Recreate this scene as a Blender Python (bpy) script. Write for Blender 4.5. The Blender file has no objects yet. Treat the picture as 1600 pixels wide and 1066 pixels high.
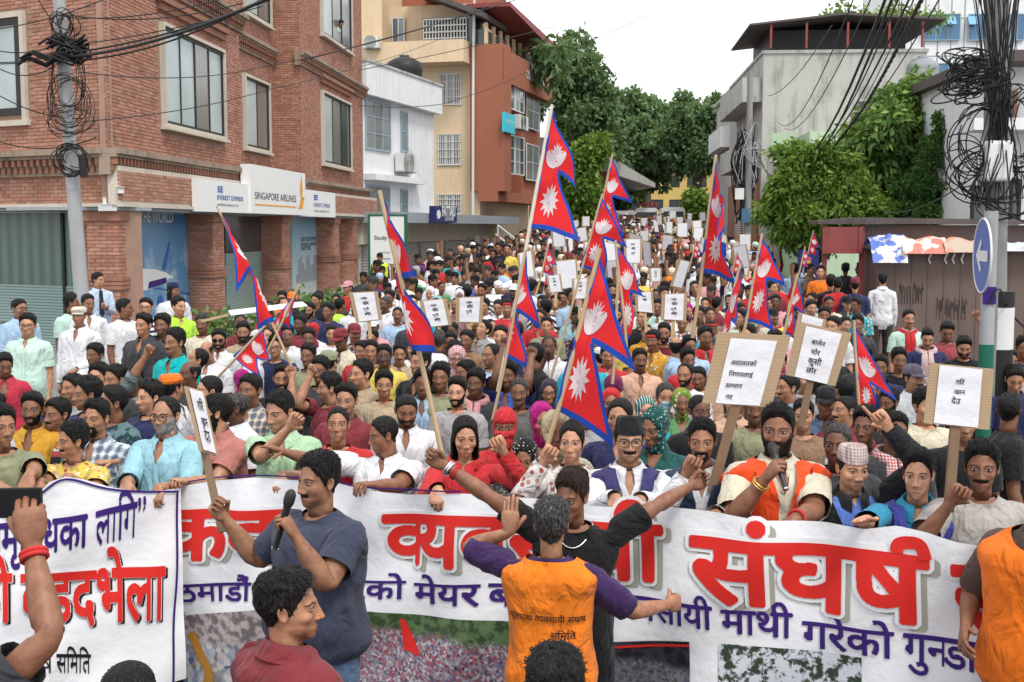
import bpy, bmesh, math, random
import numpy as np
from mathutils import Matrix, Vector
R = math.radians
rng = np.random.default_rng(7)
random.seed(7)
S = bpy.context.scene
COL = S.collection
# ---------------------------------------------------------------- camera
F_PX, YAW, PITCH, CAM_Z = 1900.0, R(4.21), R(5.35), 2.7
cam_d = bpy.data.cameras.new('camera'); cam = bpy.data.objects.new('camera', cam_d); COL.objects.link(cam)
cam_d.sensor_width = 36; cam_d.lens = 36*F_PX/1600; cam_d.clip_start = .05; cam_d.clip_end = 3000
cam.location = (0, 0, CAM_Z); cam.rotation_euler = (math.pi/2-PITCH, 0, YAW)
S.camera = cam
# ---------------------------------------------------------------- sky, sun, exposure (bright overcast)
SUN_EL, SUN_AZ = 56, 148          # azimuth clockwise from +Y: behind the camera, to its right
w = bpy.data.worlds.new('World'); S.world = w; w.use_nodes = True
nt = w.node_tree; nt.nodes.clear()
def _n(t, **k):
    n = nt.nodes.new(t)
    for a, b in k.items(): setattr(n, a, b)
    return n
sky = _n('ShaderNodeTexSky', sky_type='NISHITA', sun_disc=False, sun_elevation=R(SUN_EL), sun_rotation=R(SUN_AZ))
bg1 = _n('ShaderNodeBackground'); bg1.inputs[1].default_value = .08
nt.links.new(sky.outputs[0], bg1.inputs[0])
tc = _n('ShaderNodeTexCoord'); mp = _n('ShaderNodeMapping'); mp.inputs['Scale'].default_value = (1, 1, 2.6)
nz = _n('ShaderNodeTexNoise'); nz.inputs['Scale'].default_value = 2.2; nz.inputs['Detail'].default_value = 6
cr = _n('ShaderNodeValToRGB')
cr.color_ramp.elements[0].position = .3; cr.color_ramp.elements[0].color = (.80, .83, .87, 1)
cr.color_ramp.elements[1].position = .62; cr.color_ramp.elements[1].color = (.97, .98, 1, 1)
nt.links.new(tc.outputs['Generated'], mp.inputs[0]); nt.links.new(mp.outputs[0], nz.inputs[0]); nt.links.new(nz.outputs[0], cr.inputs[0])
bg2 = _n('ShaderNodeBackground'); bg2.inputs[1].default_value = .98
nt.links.new(cr.outputs[0], bg2.inputs[0])
mx = _n('ShaderNodeMixShader'); mx.inputs[0].default_value = .93
ow = _n('ShaderNodeOutputWorld')
nt.links.new(bg1.outputs[0], mx.inputs[1]); nt.links.new(bg2.outputs[0], mx.inputs[2]); nt.links.new(mx.outputs[0], ow.inputs[0])
sun_d = bpy.data.lights.new('sun', 'SUN'); sun_d.energy = 1.5; sun_d.angle = R(14); sun_d.color = (1, .965, .91)
sun = bpy.data.objects.new('sun', sun_d); COL.objects.link(sun)
az = R(SUN_AZ); el = R(SUN_EL)
sdir = Vector((math.sin(az)*math.cos(el), math.cos(az)*math.cos(el), math.sin(el)))
sun.rotation_euler = sdir.to_track_quat('Z', 'Y').to_euler(); sun.location = (0, -5, 30)
S.view_settings.view_transform = 'Standard'; S.view_settings.look = 'None'
S.view_settings.exposure = 0.8; S.view_settings.gamma = 1; S.view_settings.use_curve_mapping = False
# ---------------------------------------------------------------- geometry of the view
CY, SY, CP, SP = math.cos(YAW), math.sin(YAW), math.cos(PITCH), math.sin(PITCH)
def ray(px, py):
    x = (px-800)/F_PX; y = -(py-533)/F_PX
    f, u = CP + y*SP, -SP + y*CP            # forward, up
    return np.array([x*CY - f*SY, x*SY + f*CY, u])
def at(px, py, Y):
    d = ray(px, py); return np.array([0, 0, CAM_Z]) + d*(Y/d[1])
def at_x(px, py, X):
    d = ray(px, py); return np.array([0, 0, CAM_Z]) + d*(X/d[0])
def proj(p):
    x, y, z = p[0], p[1], p[2]-CAM_Z
    r = x*CY + y*SY; f = -x*SY + y*CY
    u = f*SP + z*CP; f2 = f*CP - z*SP
    return 800 + F_PX*r/f2, 533 - F_PX*u/f2
def gz(y):
    t = y-12.0
    return 0.0 if t <= 0 else .02*t+.0001*t*t
# ---------------------------------------------------------------- helpers
def link(o, parent=None):
    COL.objects.link(o)
    if parent is not None: o.parent = parent
    return o
def tag(o, label=None, cat=None, group=None, kind=None):
    if label: o['label'] = label
    if cat: o['category'] = cat
    if group: o['group'] = group
    if kind: o['kind'] = kind
    return o
def empty(name, loc=(0,0,0), rz=0, label=None, cat=None, group=None):
    o = bpy.data.objects.new(name, None); link(o); o.location = [float(v) for v in loc]; o.rotation_euler = (0, 0, rz)
    o.empty_display_size = .1
    return tag(o, label, cat, group)
def mesh_np(name, V, Fc, mats=(), midx=None, smooth=True, attrs=None):
    """V (n,3) array; Fc list/array of faces (quads array (m,4), or list of arrays of equal width)"""
    me = bpy.data.meshes.new(name)
    V = np.asarray(V, dtype=np.float32)
    if isinstance(Fc, np.ndarray): Fc = [Fc]
    Fc = [np.asarray(f, dtype=np.int32) for f in Fc if len(f)]
    nl = sum(f.size for f in Fc); nf = sum(len(f) for f in Fc)
    me.vertices.add(len(V)); me.vertices.foreach_set('co', V.ravel())
    me.loops.add(nl); me.polygons.add(nf)
    me.loops.foreach_set('vertex_index', np.concatenate([f.ravel() for f in Fc]))
    tot = np.concatenate([np.full(len(f), f.shape[1], dtype=np.int32) for f in Fc])
    st = np.concatenate([[0], np.cumsum(tot)[:-1]]).astype(np.int32)
    me.polygons.foreach_set('loop_start', st); me.polygons.foreach_set('loop_total', tot)
    if midx is not None: me.polygons.foreach_set('material_index', np.asarray(midx, dtype=np.int32))
    me.polygons.foreach_set('use_smooth', np.full(nf, smooth, dtype=bool))
    for m in mats: me.materials.append(m)
    if attrs:
        for k, v in attrs.items():
            v = np.asarray(v, dtype=np.float32)
            if v.ndim == 2:
                a = me.attributes.new(k, 'FLOAT_VECTOR', 'POINT'); a.data.foreach_set('vector', v.ravel())
            else:
                a = me.attributes.new(k, 'FLOAT', 'POINT'); a.data.foreach_set('value', v)
    me.update(calc_edges=True)
    return me
class MB:
    """collects boxes, prisms, tubes; build() links them as one mesh object"""
    def __init__(s): s.v = []; s.f = []; s.sm = []
    def add(s, vs, fs, smooth=False):
        b = len(s.v); s.v += [tuple(map(float, v)) for v in vs]
        s.f += [tuple(b+i for i in f) for f in fs]; s.sm += [smooth]*len(fs); return s
    def box(s, x0, x1, y0, y1, z0, z1):
        vs = [(x,y,z) for z in (z0,z1) for y in (y0,y1) for x in (x0,x1)]
        return s.add(vs, [(0,2,3,1),(4,5,7,6),(0,1,5,4),(2,6,7,3),(0,4,6,2),(1,3,7,5)])
    def bar(s, a, b, w, h=None, up=(0,0,1)):
        a, b = Vector(a), Vector(b); d = (b-a).normalized(); u = Vector(up)
        if abs(d.dot(u)) > .99: u = Vector((0,1,0))
        x = d.cross(u).normalized(); y = x.cross(d); h = h or w
        vs = [p + x*sx*w/2 + y*sy*h/2 for p in (a,b) for sx,sy in ((-1,-1),(1,-1),(1,1),(-1,1))]
        return s.add(vs, [(0,3,2,1),(4,5,6,7),(0,1,5,4),(1,2,6,5),(2,3,7,6),(3,0,4,7)])
    def tube(s, pts, r, n=6, cap=True, closed=False):
        P = [Vector(p) for p in pts]; K = len(P); rr = r if hasattr(r, '__len__') else [r]*K
        vs = []; prev = None
        for i in range(K):
            if closed: t = (P[(i+1)%K]-P[i-1])
            else: t = P[min(i+1,K-1)]-P[max(i-1,0)]
            t = t.normalized() if t.length > 1e-9 else Vector((0,0,1))
            if prev is None:
                u = Vector((0,0,1)) if abs(t.z) < .9 else Vector((1,0,0)); x = t.cross(u).normalized()
            else: x = (prev - t*prev.dot(t)).normalized()
            prev = x; y = t.cross(x)
            vs += [P[i] + (x*math.cos(a)+y*math.sin(a))*rr[i] for a in [2*math.pi*k/n for k in range(n)]]
        fs = []
        for i in range(K if closed else K-1):
            j = (i+1)%K
            for k in range(n): fs.append((i*n+k, i*n+(k+1)%n, j*n+(k+1)%n, j*n+k))
        s.add(vs, fs, True)
        if cap and not closed: s.add(vs[:n][::-1], [tuple(range(n))]); s.add(vs[-n:], [tuple(range(n))])
        return s
    def lathe(s, prof, c=(0,0,0), n=16, sx=1, sy=1):
        vs = [(c[0]+r*math.cos(2*math.pi*k/n)*sx, c[1]+r*math.sin(2*math.pi*k/n)*sy, c[2]+z) for r,z in prof for k in range(n)]
        fs = [(i*n+k, i*n+(k+1)%n, (i+1)*n+(k+1)%n, (i+1)*n+k) for i in range(len(prof)-1) for k in range(n)]
        return s.add(vs, fs, True)
    def prism(s, poly, axis, a, b):
        """poly: 2-D outline, extruded along axis ('x','y','z') from a to b"""
        n = len(poly)
        def P(u, v, t): return {'x': (t,u,v), 'y': (u,t,v), 'z': (u,v,t)}[axis]
        vs = [P(u,v,a) for u,v in poly] + [P(u,v,b) for u,v in poly]
        return s.add(vs, [tuple(range(n))[::-1], tuple(range(n,2*n))] + [(i,(i+1)%n,n+(i+1)%n,n+i) for i in range(n)])
    def xf(s, M):
        s.v = [tuple(M @ Vector(v)) for v in s.v]; return s
    def mesh(s, name, mat):
        me = bpy.data.meshes.new(name); me.from_pydata(s.v, [], s.f); me.polygons.foreach_set('use_smooth', s.sm)
        if mat: me.materials.append(mat)
        bm = bmesh.new(); bm.from_mesh(me); bmesh.ops.recalc_face_normals(bm, faces=bm.faces); bm.to_mesh(me); bm.free()
        me.update(); return me
    def build(s, name, mat, parent=None):
        return link(bpy.data.objects.new(name, s.mesh(name, mat)), parent)
def copy_tree(o, parent=None):
    c = o.copy(); COL.objects.link(c); c.parent = parent
    for ch in o.children: copy_tree(ch, c)
    return c
def srgb(h):
    h = h.lstrip('#'); v = [int(h[i:i+2],16)/255 for i in (0,2,4)]
    return tuple(c/12.92 if c <= .04045 else ((c+.055)/1.055)**2.4 for c in v)
# ---------------------------------------------------------------- materials
class NT:
    def __init__(s, name, rough=.8, spec=.3):
        s.m = bpy.data.materials.new(name); s.m.use_nodes = True; s.t = s.m.node_tree; s.t.nodes.clear()
        s.out = s.t.nodes.new('ShaderNodeOutputMaterial'); s.b = s.t.nodes.new('ShaderNodeBsdfPrincipled')
        s.t.links.new(s.b.outputs[0], s.out.inputs[0])
        s.b.inputs['Roughness'].default_value = rough; s.b.inputs['Specular IOR Level'].default_value = spec
    def put(s, sock, v):
        if hasattr(v, 'links') or isinstance(v, bpy.types.NodeSocket): s.t.links.new(v, sock)
        elif isinstance(v, (tuple, list)): sock.default_value = tuple(v)+((1,) if len(v) == 3 and len(sock.default_value) == 4 else ())
        else: sock.default_value = v
    def node(s, typ, ins=None, **k):
        n = s.t.nodes.new(typ)
        for a, b in k.items(): setattr(n, a, b)
        for a, b in (ins or {}).items(): s.put(n.inputs[a], b)
        return n
    def math(s, op, a, b=0., c=None):
        n = s.t.nodes.new('ShaderNodeMath'); n.operation = op; s.put(n.inputs[0], a); s.put(n.inputs[1], b)
        if c is not None: s.put(n.inputs[2], c)
        return n.outputs[0]
    def mix(s, f, a, b, mode='MIX'):
        n = s.t.nodes.new('ShaderNodeMix'); n.data_type = 'RGBA'; n.blend_type = mode
        s.put(n.inputs[0], f); s.put(n.inputs[6], a); s.put(n.inputs[7], b); return n.outputs[2]
    def noise(s, vec, scale, detail=3, rough=.5):
        return s.node('ShaderNodeTexNoise', {'Vector': vec, 'Scale': scale, 'Detail': detail, 'Roughness': rough}).outputs[0]
    def ramp(s, f, stops):
        n = s.t.nodes.new('ShaderNodeValToRGB'); e = n.color_ramp.elements
        while len(e) < len(stops): e.new(.5)
        for i, (p, c) in enumerate(stops):
            e[i].position = p; e[i].color = tuple(c)+(1,) if hasattr(c, '__len__') else (c,c,c,1)
        s.put(n.inputs[0], f); return n.outputs[0]
    def step(s, v, a, b):
        n = s.t.nodes.new('ShaderNodeMapRange'); n.interpolation_type = 'SMOOTHSTEP'
        s.put(n.inputs[0], v); s.put(n.inputs[1], a); s.put(n.inputs[2], b); return n.outputs[0]
    def obj(s): return s.node('ShaderNodeTexCoord').outputs['Object']
    def gen(s): return s.node('ShaderNodeTexCoord').outputs['Generated']
    def pos(s): return s.node('ShaderNodeNewGeometry').outputs['Position']
    def attr(s, name): return s.node('ShaderNodeAttribute', attribute_name=name)
    def sep(s, v): return s.node('ShaderNodeSeparateXYZ', {0: v}).outputs
    def vec(s, x, y, z): return s.node('ShaderNodeCombineXYZ', {0: x, 1: y, 2: z}).outputs[0]
    def color(s, c): s.put(s.b.inputs['Base Color'], c); return s
    def bump(s, h, strength=.3, dist=.01):
        n = s.node('ShaderNodeBump', {'Height': h, 'Strength': strength, 'Distance': dist}); s.t.links.new(n.outputs[0], s.b.inputs['Normal']); return s
def plain(name, c, rough=.7, var=.12, scale=6, metal=0, spec=.3, bump=0, bscale=60, coords='pos'):
    k = NT(name, rough, spec); p = k.pos() if coords == 'pos' else k.obj()
    if isinstance(c, str): c = srgb(c)
    n = k.noise(p, scale, 5, .6)
    k.color(k.mix(n, tuple(v*(1-var) for v in c), tuple(min(1, v*(1+var)) for v in c)))
    k.b.inputs['Metallic'].default_value = metal
    if bump: k.bump(k.noise(p, bscale, 4), bump, .01)
    return k.m
M = {}
def objcolor(k): return k.node('ShaderNodeObjectInfo').outputs['Color']
def hv(c, f): return tuple(min(1, v*f) for v in c)
# skin: tone from the object's own colour; eyes, brows, lips and stubble by place on the face
EYE_Z, EYE_X, MOUTH_Z, HEAD_Z = .0035, .0315, -.0705, 1.5875
def skin_mat(name, face, stubble=0, lip=(.30,.10,.08), browh=.0042, bindi=False):
    k = NT(name, .52, .35); base = objcolor(k)
    rest = k.attr('rest').outputs['Vector']; n1 = k.noise(rest, 26, 4); n2 = k.noise(rest, 160, 2)
    col = k.mix(k.step(n1, .3, .7), k.mix(1., base, (1.06,1.0,.96,1), 'MULTIPLY'), k.mix(1., base, (.74,.62,.57,1), 'MULTIPLY'))
    if face:
        x, y, z0 = [k.math('DIVIDE', q, .94) for q in k.sep(rest)]; z = k.math('SUBTRACT', z0, HEAD_Z/.94); ax = k.math('ABSOLUTE', x)
        front = k.step(y, -.045, -.06)
        dx = k.math('SUBTRACT', ax, EYE_X); dz = k.math('SUBTRACT', z, EYE_Z)
        # almond: height shrinks towards the corners
        q = k.math('MULTIPLY', k.math('DIVIDE', dx, .0142), k.math('DIVIDE', dx, .0142))
        r = k.math('DIVIDE', dz, .0040); e = k.math('ADD', q, k.math('MULTIPLY', r, r))
        eye = k.math('MULTIPLY', k.math('SUBTRACT', 1., k.step(e, .85, 1.05)), front)
        d2 = k.math('ADD', k.math('MULTIPLY', dx, dx), k.math('MULTIPLY', dz, dz))
        iris = k.math('SUBTRACT', 1., k.step(d2, .0054**2, .0064**2))
        dzl = k.math('SUBTRACT', dz, .0024); rl = k.math('DIVIDE', dzl, .0054)
        lash = k.math('MULTIPLY', k.math('SUBTRACT', 1., k.step(k.math('ADD', q, k.math('MULTIPLY', rl, rl)), .9, 1.25)), front)
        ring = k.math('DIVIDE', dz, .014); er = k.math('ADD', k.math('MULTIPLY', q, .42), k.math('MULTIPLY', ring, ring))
        col = k.mix(k.math('MULTIPLY', k.math('MULTIPLY', k.math('SUBTRACT', 1., k.step(er, .3, 1.2)), front), .62), col, k.mix(1., base, (.52,.42,.40,1), 'MULTIPLY'))  # socket shade painted in as darker skin round the eyes
        col = k.mix(k.math('MULTIPLY', lash, .92), col, (.012,.009,.008,1))
        col = k.mix(eye, col, k.mix(iris, (.40,.35,.32,1), (.012,.008,.006,1)))
        bx = k.math('DIVIDE', k.math('SUBTRACT', ax, .0335), .0215)
        arch = k.math('MULTIPLY', k.math('MULTIPLY', bx, bx), -.0035)
        bz = k.math('DIVIDE', k.math('SUBTRACT', k.math('SUBTRACT', z, .0225), arch), browh)
        bw = k.math('ADD', k.math('POWER', k.math('ABSOLUTE', bx), 4), k.math('MULTIPLY', bz, bz))
        brow = k.math('MULTIPLY', k.math('SUBTRACT', 1., k.step(k.math('ADD', bw, k.math('MULTIPLY', k.math('SUBTRACT', n2, .5), .9)), .6, 1.15)), front)
        col = k.mix(k.math('MULTIPLY', brow, .9), col, (.016,.012,.010,1))
        mx_ = k.math('DIVIDE', x, .0255); mz = k.math('ADD', k.math('SUBTRACT', z, MOUTH_Z), k.math('MULTIPLY', k.math('MULTIPLY', x, x), 8.5))
        mr = k.math('DIVIDE', mz, .0088); ml = k.math('ADD', k.math('MULTIPLY', mx_, mx_), k.math('MULTIPLY', mr, mr))
        lips = k.math('MULTIPLY', k.math('SUBTRACT', 1., k.step(ml, .6, 1.05)), front)
        col = k.mix(k.math('MULTIPLY', lips, .75), col, k.mix(.6, base, lip+(1,)))
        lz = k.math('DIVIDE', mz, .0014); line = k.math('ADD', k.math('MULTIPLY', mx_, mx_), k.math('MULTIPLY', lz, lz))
        col = k.mix(k.math('MULTIPLY', k.math('MULTIPLY', k.math('SUBTRACT', 1., k.step(line, .6, 1.3)), front), .85), col, (.035,.012,.010,1))  # shaded crease between the lips, painted as a dark line
        if stubble:
            low = k.step(k.math('ADD', z, k.math('MULTIPLY', ax, -.9)), -.052-.045, -.078-.045)
            must = k.math('MULTIPLY', k.step(k.math('ABSOLUTE', k.math('SUBTRACT', z, -.054)), .0095, .006), k.step(ax, .036, .028))
            s_ = k.math('MULTIPLY', k.math('MULTIPLY', k.math('MAXIMUM', low, must), k.step(y, -.0, -.03)), k.step(n2, .25, .75))
            s_ = k.math('MULTIPLY', s_, k.math('SUBTRACT', 1., lips))
            col = k.mix(k.math('MULTIPLY', s_, stubble), col, (.02,.017,.015,1))
        if bindi:
            bd = k.math('ADD', k.math('MULTIPLY', x, x), k.math('MULTIPLY', k.math('SUBTRACT', z, .036), k.math('SUBTRACT', z, .036)))
            col = k.mix(k.math('MULTIPLY', k.math('SUBTRACT', 1., k.step(bd, .0048**2, .0062**2)), front), col, (.55,.03,.02,1))
    k.color(col)
    k.b.inputs['Subsurface Weight'].default_value = .0
    k.bump(k.math('ADD', n2, k.math('MULTIPLY', n1, .8)), .45, .003)
    return k.m
M['skin'] = skin_mat('skin', False)
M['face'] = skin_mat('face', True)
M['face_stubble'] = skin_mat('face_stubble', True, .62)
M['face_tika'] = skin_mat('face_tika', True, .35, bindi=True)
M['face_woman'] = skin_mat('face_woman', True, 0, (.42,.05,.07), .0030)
# cloth: colour from the object, weave and folds from the rest shape
def cloth_mat(name, pattern=None, c2=(.8,.8,.8), c3=None, rough=.85, own=None):
    k = NT(name, rough, .15); base = objcolor(k) if own is None else own+(1,)
    p = k.attr('rest').outputs['Vector']; x, y, z = k.sep(p)
    n = k.noise(p, 9, 5, .6); fine = k.noise(p, 420, 2)
    def band(v, period, duty, off=0.):
        fr = k.math('FRACT', k.math('ADD', k.math('DIVIDE', v, period), off)); return k.math('LESS_THAN', fr, duty)
    col = base
    if pattern == 'stripe': col = k.mix(band(z, .06, .5), base, c2+(1,))
    elif pattern == 'pinstripe': col = k.mix(band(x, .018, .22), base, c2+(1,))
    elif pattern == 'plaid':
        col = k.mix(k.math('MULTIPLY', band(x, .05, .45), .75), base, c2+(1,)); col = k.mix(k.math('MULTIPLY', band(z, .05, .45), .6), col, (c3 or c2)+(1,))
        col = k.mix(k.math('MULTIPLY', k.math('MAXIMUM', band(x, .05, .07, .3), band(z, .05, .07, .3)), .7), col, (.85,.85,.82,1))
    elif pattern == 'gingham':
        a, b = band(x, .016, .5), band(z, .016, .5); col = k.mix(k.math('MULTIPLY', k.math('ADD', a, b), .5), base, c2+(1,))
    elif pattern == 'floral':
        vo = k.node('ShaderNodeTexVoronoi', {'Vector': p, 'Scale': 26.}); d = vo.outputs['Distance']
        col = k.mix(k.math('LESS_THAN', d, .36), base, k.mix(k.step(vo.outputs['Color'], .3, .6), c2+(1,), (c3 or c2)+(1,)))
    elif pattern == 'camo':
        col = k.mix(k.step(k.noise(p, 16, 2), .5, .54), base, c2+(1,)); col = k.mix(k.step(k.noise(p, 23, 2), .58, .6), col, (c3 or c2)+(1,))
    elif pattern == 'dots':
        vo = k.node('ShaderNodeTexVoronoi', {'Vector': p, 'Scale': 60.}); col = k.mix(k.math('LESS_THAN', vo.outputs['Distance'], .22), base, c2+(1,))
    elif pattern == 'blocks':
        col = k.mix(band(z, .14, .42), base, c2+(1,))
        col = k.mix(band(z, .14, .12, .32), col, (c3 or c2)+(1,))
    col = k.mix(k.step(n, .25, .75), k.mix(1., col, (.80,.80,.81,1), 'MULTIPLY'), col)
    k.color(col)
    xs = k.vec(k.math('MULTIPLY', x, 1.4), y, k.math('MULTIPLY', z, .75))
    fold = k.node('ShaderNodeTexNoise', {'Vector': xs, 'Scale': 8., 'Detail': 3., 'Distortion': .55}).outputs[0]
    h = k.math('ADD', k.math('MULTIPLY', fold, 1.), k.math('MULTIPLY', fine, .025))
    k.bump(h, .9, .075)
    k.b.inputs['Sheen Weight'].default_value = .08
    return k.m
M['cloth'] = cloth_mat('cloth')
M['cloth_pin'] = cloth_mat('cloth_pinstripe', 'pinstripe', (.75,.76,.78))
M['cloth_stripe'] = cloth_mat('cloth_stripe', 'stripe', (.72,.73,.75))
M['cloth_plaid'] = cloth_mat('cloth_plaid', 'plaid', (.05,.08,.14), (.08,.10,.16))
M['cloth_redplaid'] = cloth_mat('cloth_redplaid', 'plaid', (.28,.03,.04), (.02,.02,.03))
M['cloth_gingham'] = cloth_mat('cloth_gingham', 'gingham', (.62,.60,.58))
M['cloth_floral'] = cloth_mat('cloth_floral', 'floral', (.55,.18,.03), (.65,.62,.5))
M['cloth_print'] = cloth_mat('cloth_print', 'floral', (.70,.70,.66), (.4,.10,.08))
M['cloth_camo'] = cloth_mat('cloth_camo', 'camo', (.02,.05,.06), (.10,.16,.17))
M['cloth_dots'] = cloth_mat('cloth_dots', 'dots', (.75,.72,.66))
M['cloth_blocks'] = cloth_mat('cloth_blocks', 'blocks', (.02,.02,.025), (.5,.5,.5))
M['cloth_vis'] = cloth_mat('cloth_hivis', None)
PAT = {'pin':'cloth_pin','stripe':'cloth_stripe','plaid':'cloth_plaid','redplaid':'cloth_redplaid','gingham':'cloth_gingham','floral':'cloth_floral','print':'cloth_print','camo':'cloth_camo','dots':'cloth_dots','blocks':'cloth_blocks'}
def hair_mat(name, c, c2):
    k = NT(name, .55, .22); p = k.obj(); x, y, z = k.sep(p)
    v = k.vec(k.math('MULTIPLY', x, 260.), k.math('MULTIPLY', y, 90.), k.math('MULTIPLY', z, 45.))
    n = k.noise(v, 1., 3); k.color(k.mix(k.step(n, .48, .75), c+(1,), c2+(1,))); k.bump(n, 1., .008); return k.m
M['hair'] = hair_mat('hair_black', (.004,.0035,.003), (.034,.031,.029))  # paler streaks paint a grey sky sheen onto the black strands
M['hair_brown'] = hair_mat('hair_brown', (.018,.009,.006), (.075,.036,.022))
M['hair_grey'] = hair_mat('hair_grey', (.02,.019,.018), (.20,.19,.18))
M['hair_white'] = hair_mat('hair_white', (.22,.21,.20), (.5,.49,.47))
M['plastic_black'] = plain('plastic_black', (.012,.012,.013), .4, .1, spec=.5)
M['chrome'] = plain('chrome', (.6,.6,.6), .3, .05, metal=1)
M['gold'] = plain('gold', (.75,.48,.13), .35, .05, metal=1)
M['lens'] = plain('glass_dark', (.01,.01,.012), .12, 0, spec=.6)
M['thread_red'] = plain('thread_red', (.48,.03,.03), .9, .2)
M['shoe'] = plain('shoe_leather', (.03,.027,.025), .6, .3)
M['mask_blue'] = plain('mask_blue', (.38,.58,.72), .9, .06)
# ---------------------------------------------------------------- people: one template, posed by skinning
HC = .0094       # size of one head centimetre
HZ = HEAD_Z      # head origin (between the ears) in the rest body, metres
BN = ['pelvis','spine','chest','neck','head']
SB = ['clav','uarm','farm','hand','i1','i2','m1','m2','r1','r2','p1','p2','t1','t2','thigh','shin','foot']
for s_ in 'LR': BN += [b+s_ for b in SB]
BI = {b: i for i, b in enumerate(BN)}
NB = len(BN)
ARM1, ARM2, PALM = .285, .25, .088
J = {'pelvis': (0,0,.92), 'spine': (0,.005,1.04), 'chest': (0,.01,1.2), 'neck': (0,.012,1.45), 'head': (0,.005,1.525)}
AD, AN = {}, {}
for s_, sg in (('L', 1), ('R', -1)):
    d = np.array([sg*.7071, 0, -.7071]); n = np.array([-sg*.7071, 0, -.7071]); fy = np.array([0, -1., 0])
    AD[s_], AN[s_] = d, n
    sh = np.array([sg*.160, .012, 1.373]); el = sh+d*ARM1; wr = el+d*ARM2
    J['clav'+s_] = np.array([sg*.03, 0, 1.42]); J['uarm'+s_] = sh; J['farm'+s_] = el; J['hand'+s_] = wr
    for k, off, ln, back in (('i', .027, .074, .0), ('m', .009, .082, -.004), ('r', -.010, .076, .0), ('p', -.028, .060, .008)):
        b = wr+d*(PALM-back)+fy*off; J[k+'1'+s_] = b; J[k+'2'+s_] = b+d*ln*.48
    td = d*.74+fy*.62+n*.25; td /= np.linalg.norm(td)
    tb = wr+d*.022+fy*.026+n*.006; J['t1'+s_] = tb; J['t2'+s_] = tb+td*.042; J['td'+s_] = td
    J['thigh'+s_] = np.array([sg*.092, 0, .88]); J['shin'+s_] = np.array([sg*.1, -.005, .48]); J['foot'+s_] = np.array([sg*.102, .015, .085])
J = {k: np.array(v, dtype=float) for k, v in J.items()}
FLEN = {'i': .074, 'm': .082, 'r': .076, 'p': .060}
def sstep(x, a, b):
    t = np.clip((x-a)/(b-a), 0, 1); return t*t*(3-2*t)
def swave(P, f, seed):
    r = np.random.default_rng(seed); o = np.zeros(len(P))
    for i in range(7):
        k = r.normal(size=3)*f*(1+.35*i); o += np.sin(P@k + r.uniform(0, 6.28))/(1+.35*i)
    return o/2.6
def grid_faces(K, n, closed=True):
    i = np.arange(K-1)[:, None]; k = np.arange(n if closed else n-1)[None, :]
    k2 = (k+1) % n
    return np.stack([i*n+k, i*n+k2, (i+1)*n+k2, (i+1)*n+k], -1).reshape(-1, 4)
class Part:
    def __init__(s, V, F, W, T=None): s.V, s.F, s.W = V, F, W; s.T = np.zeros((0,3), int) if T is None else T
def join(parts):
    V, F, T, W, o = [], [], [], [], 0
    for p in parts:
        V.append(p.V); F.append(p.F+o); T.append(p.T+o); W.append(p.W); o += len(p.V)
    return Part(np.concatenate(V), np.concatenate(F), np.concatenate(W), np.concatenate(T))
def wz(n): return np.zeros((n, NB), dtype=np.float32)
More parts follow.
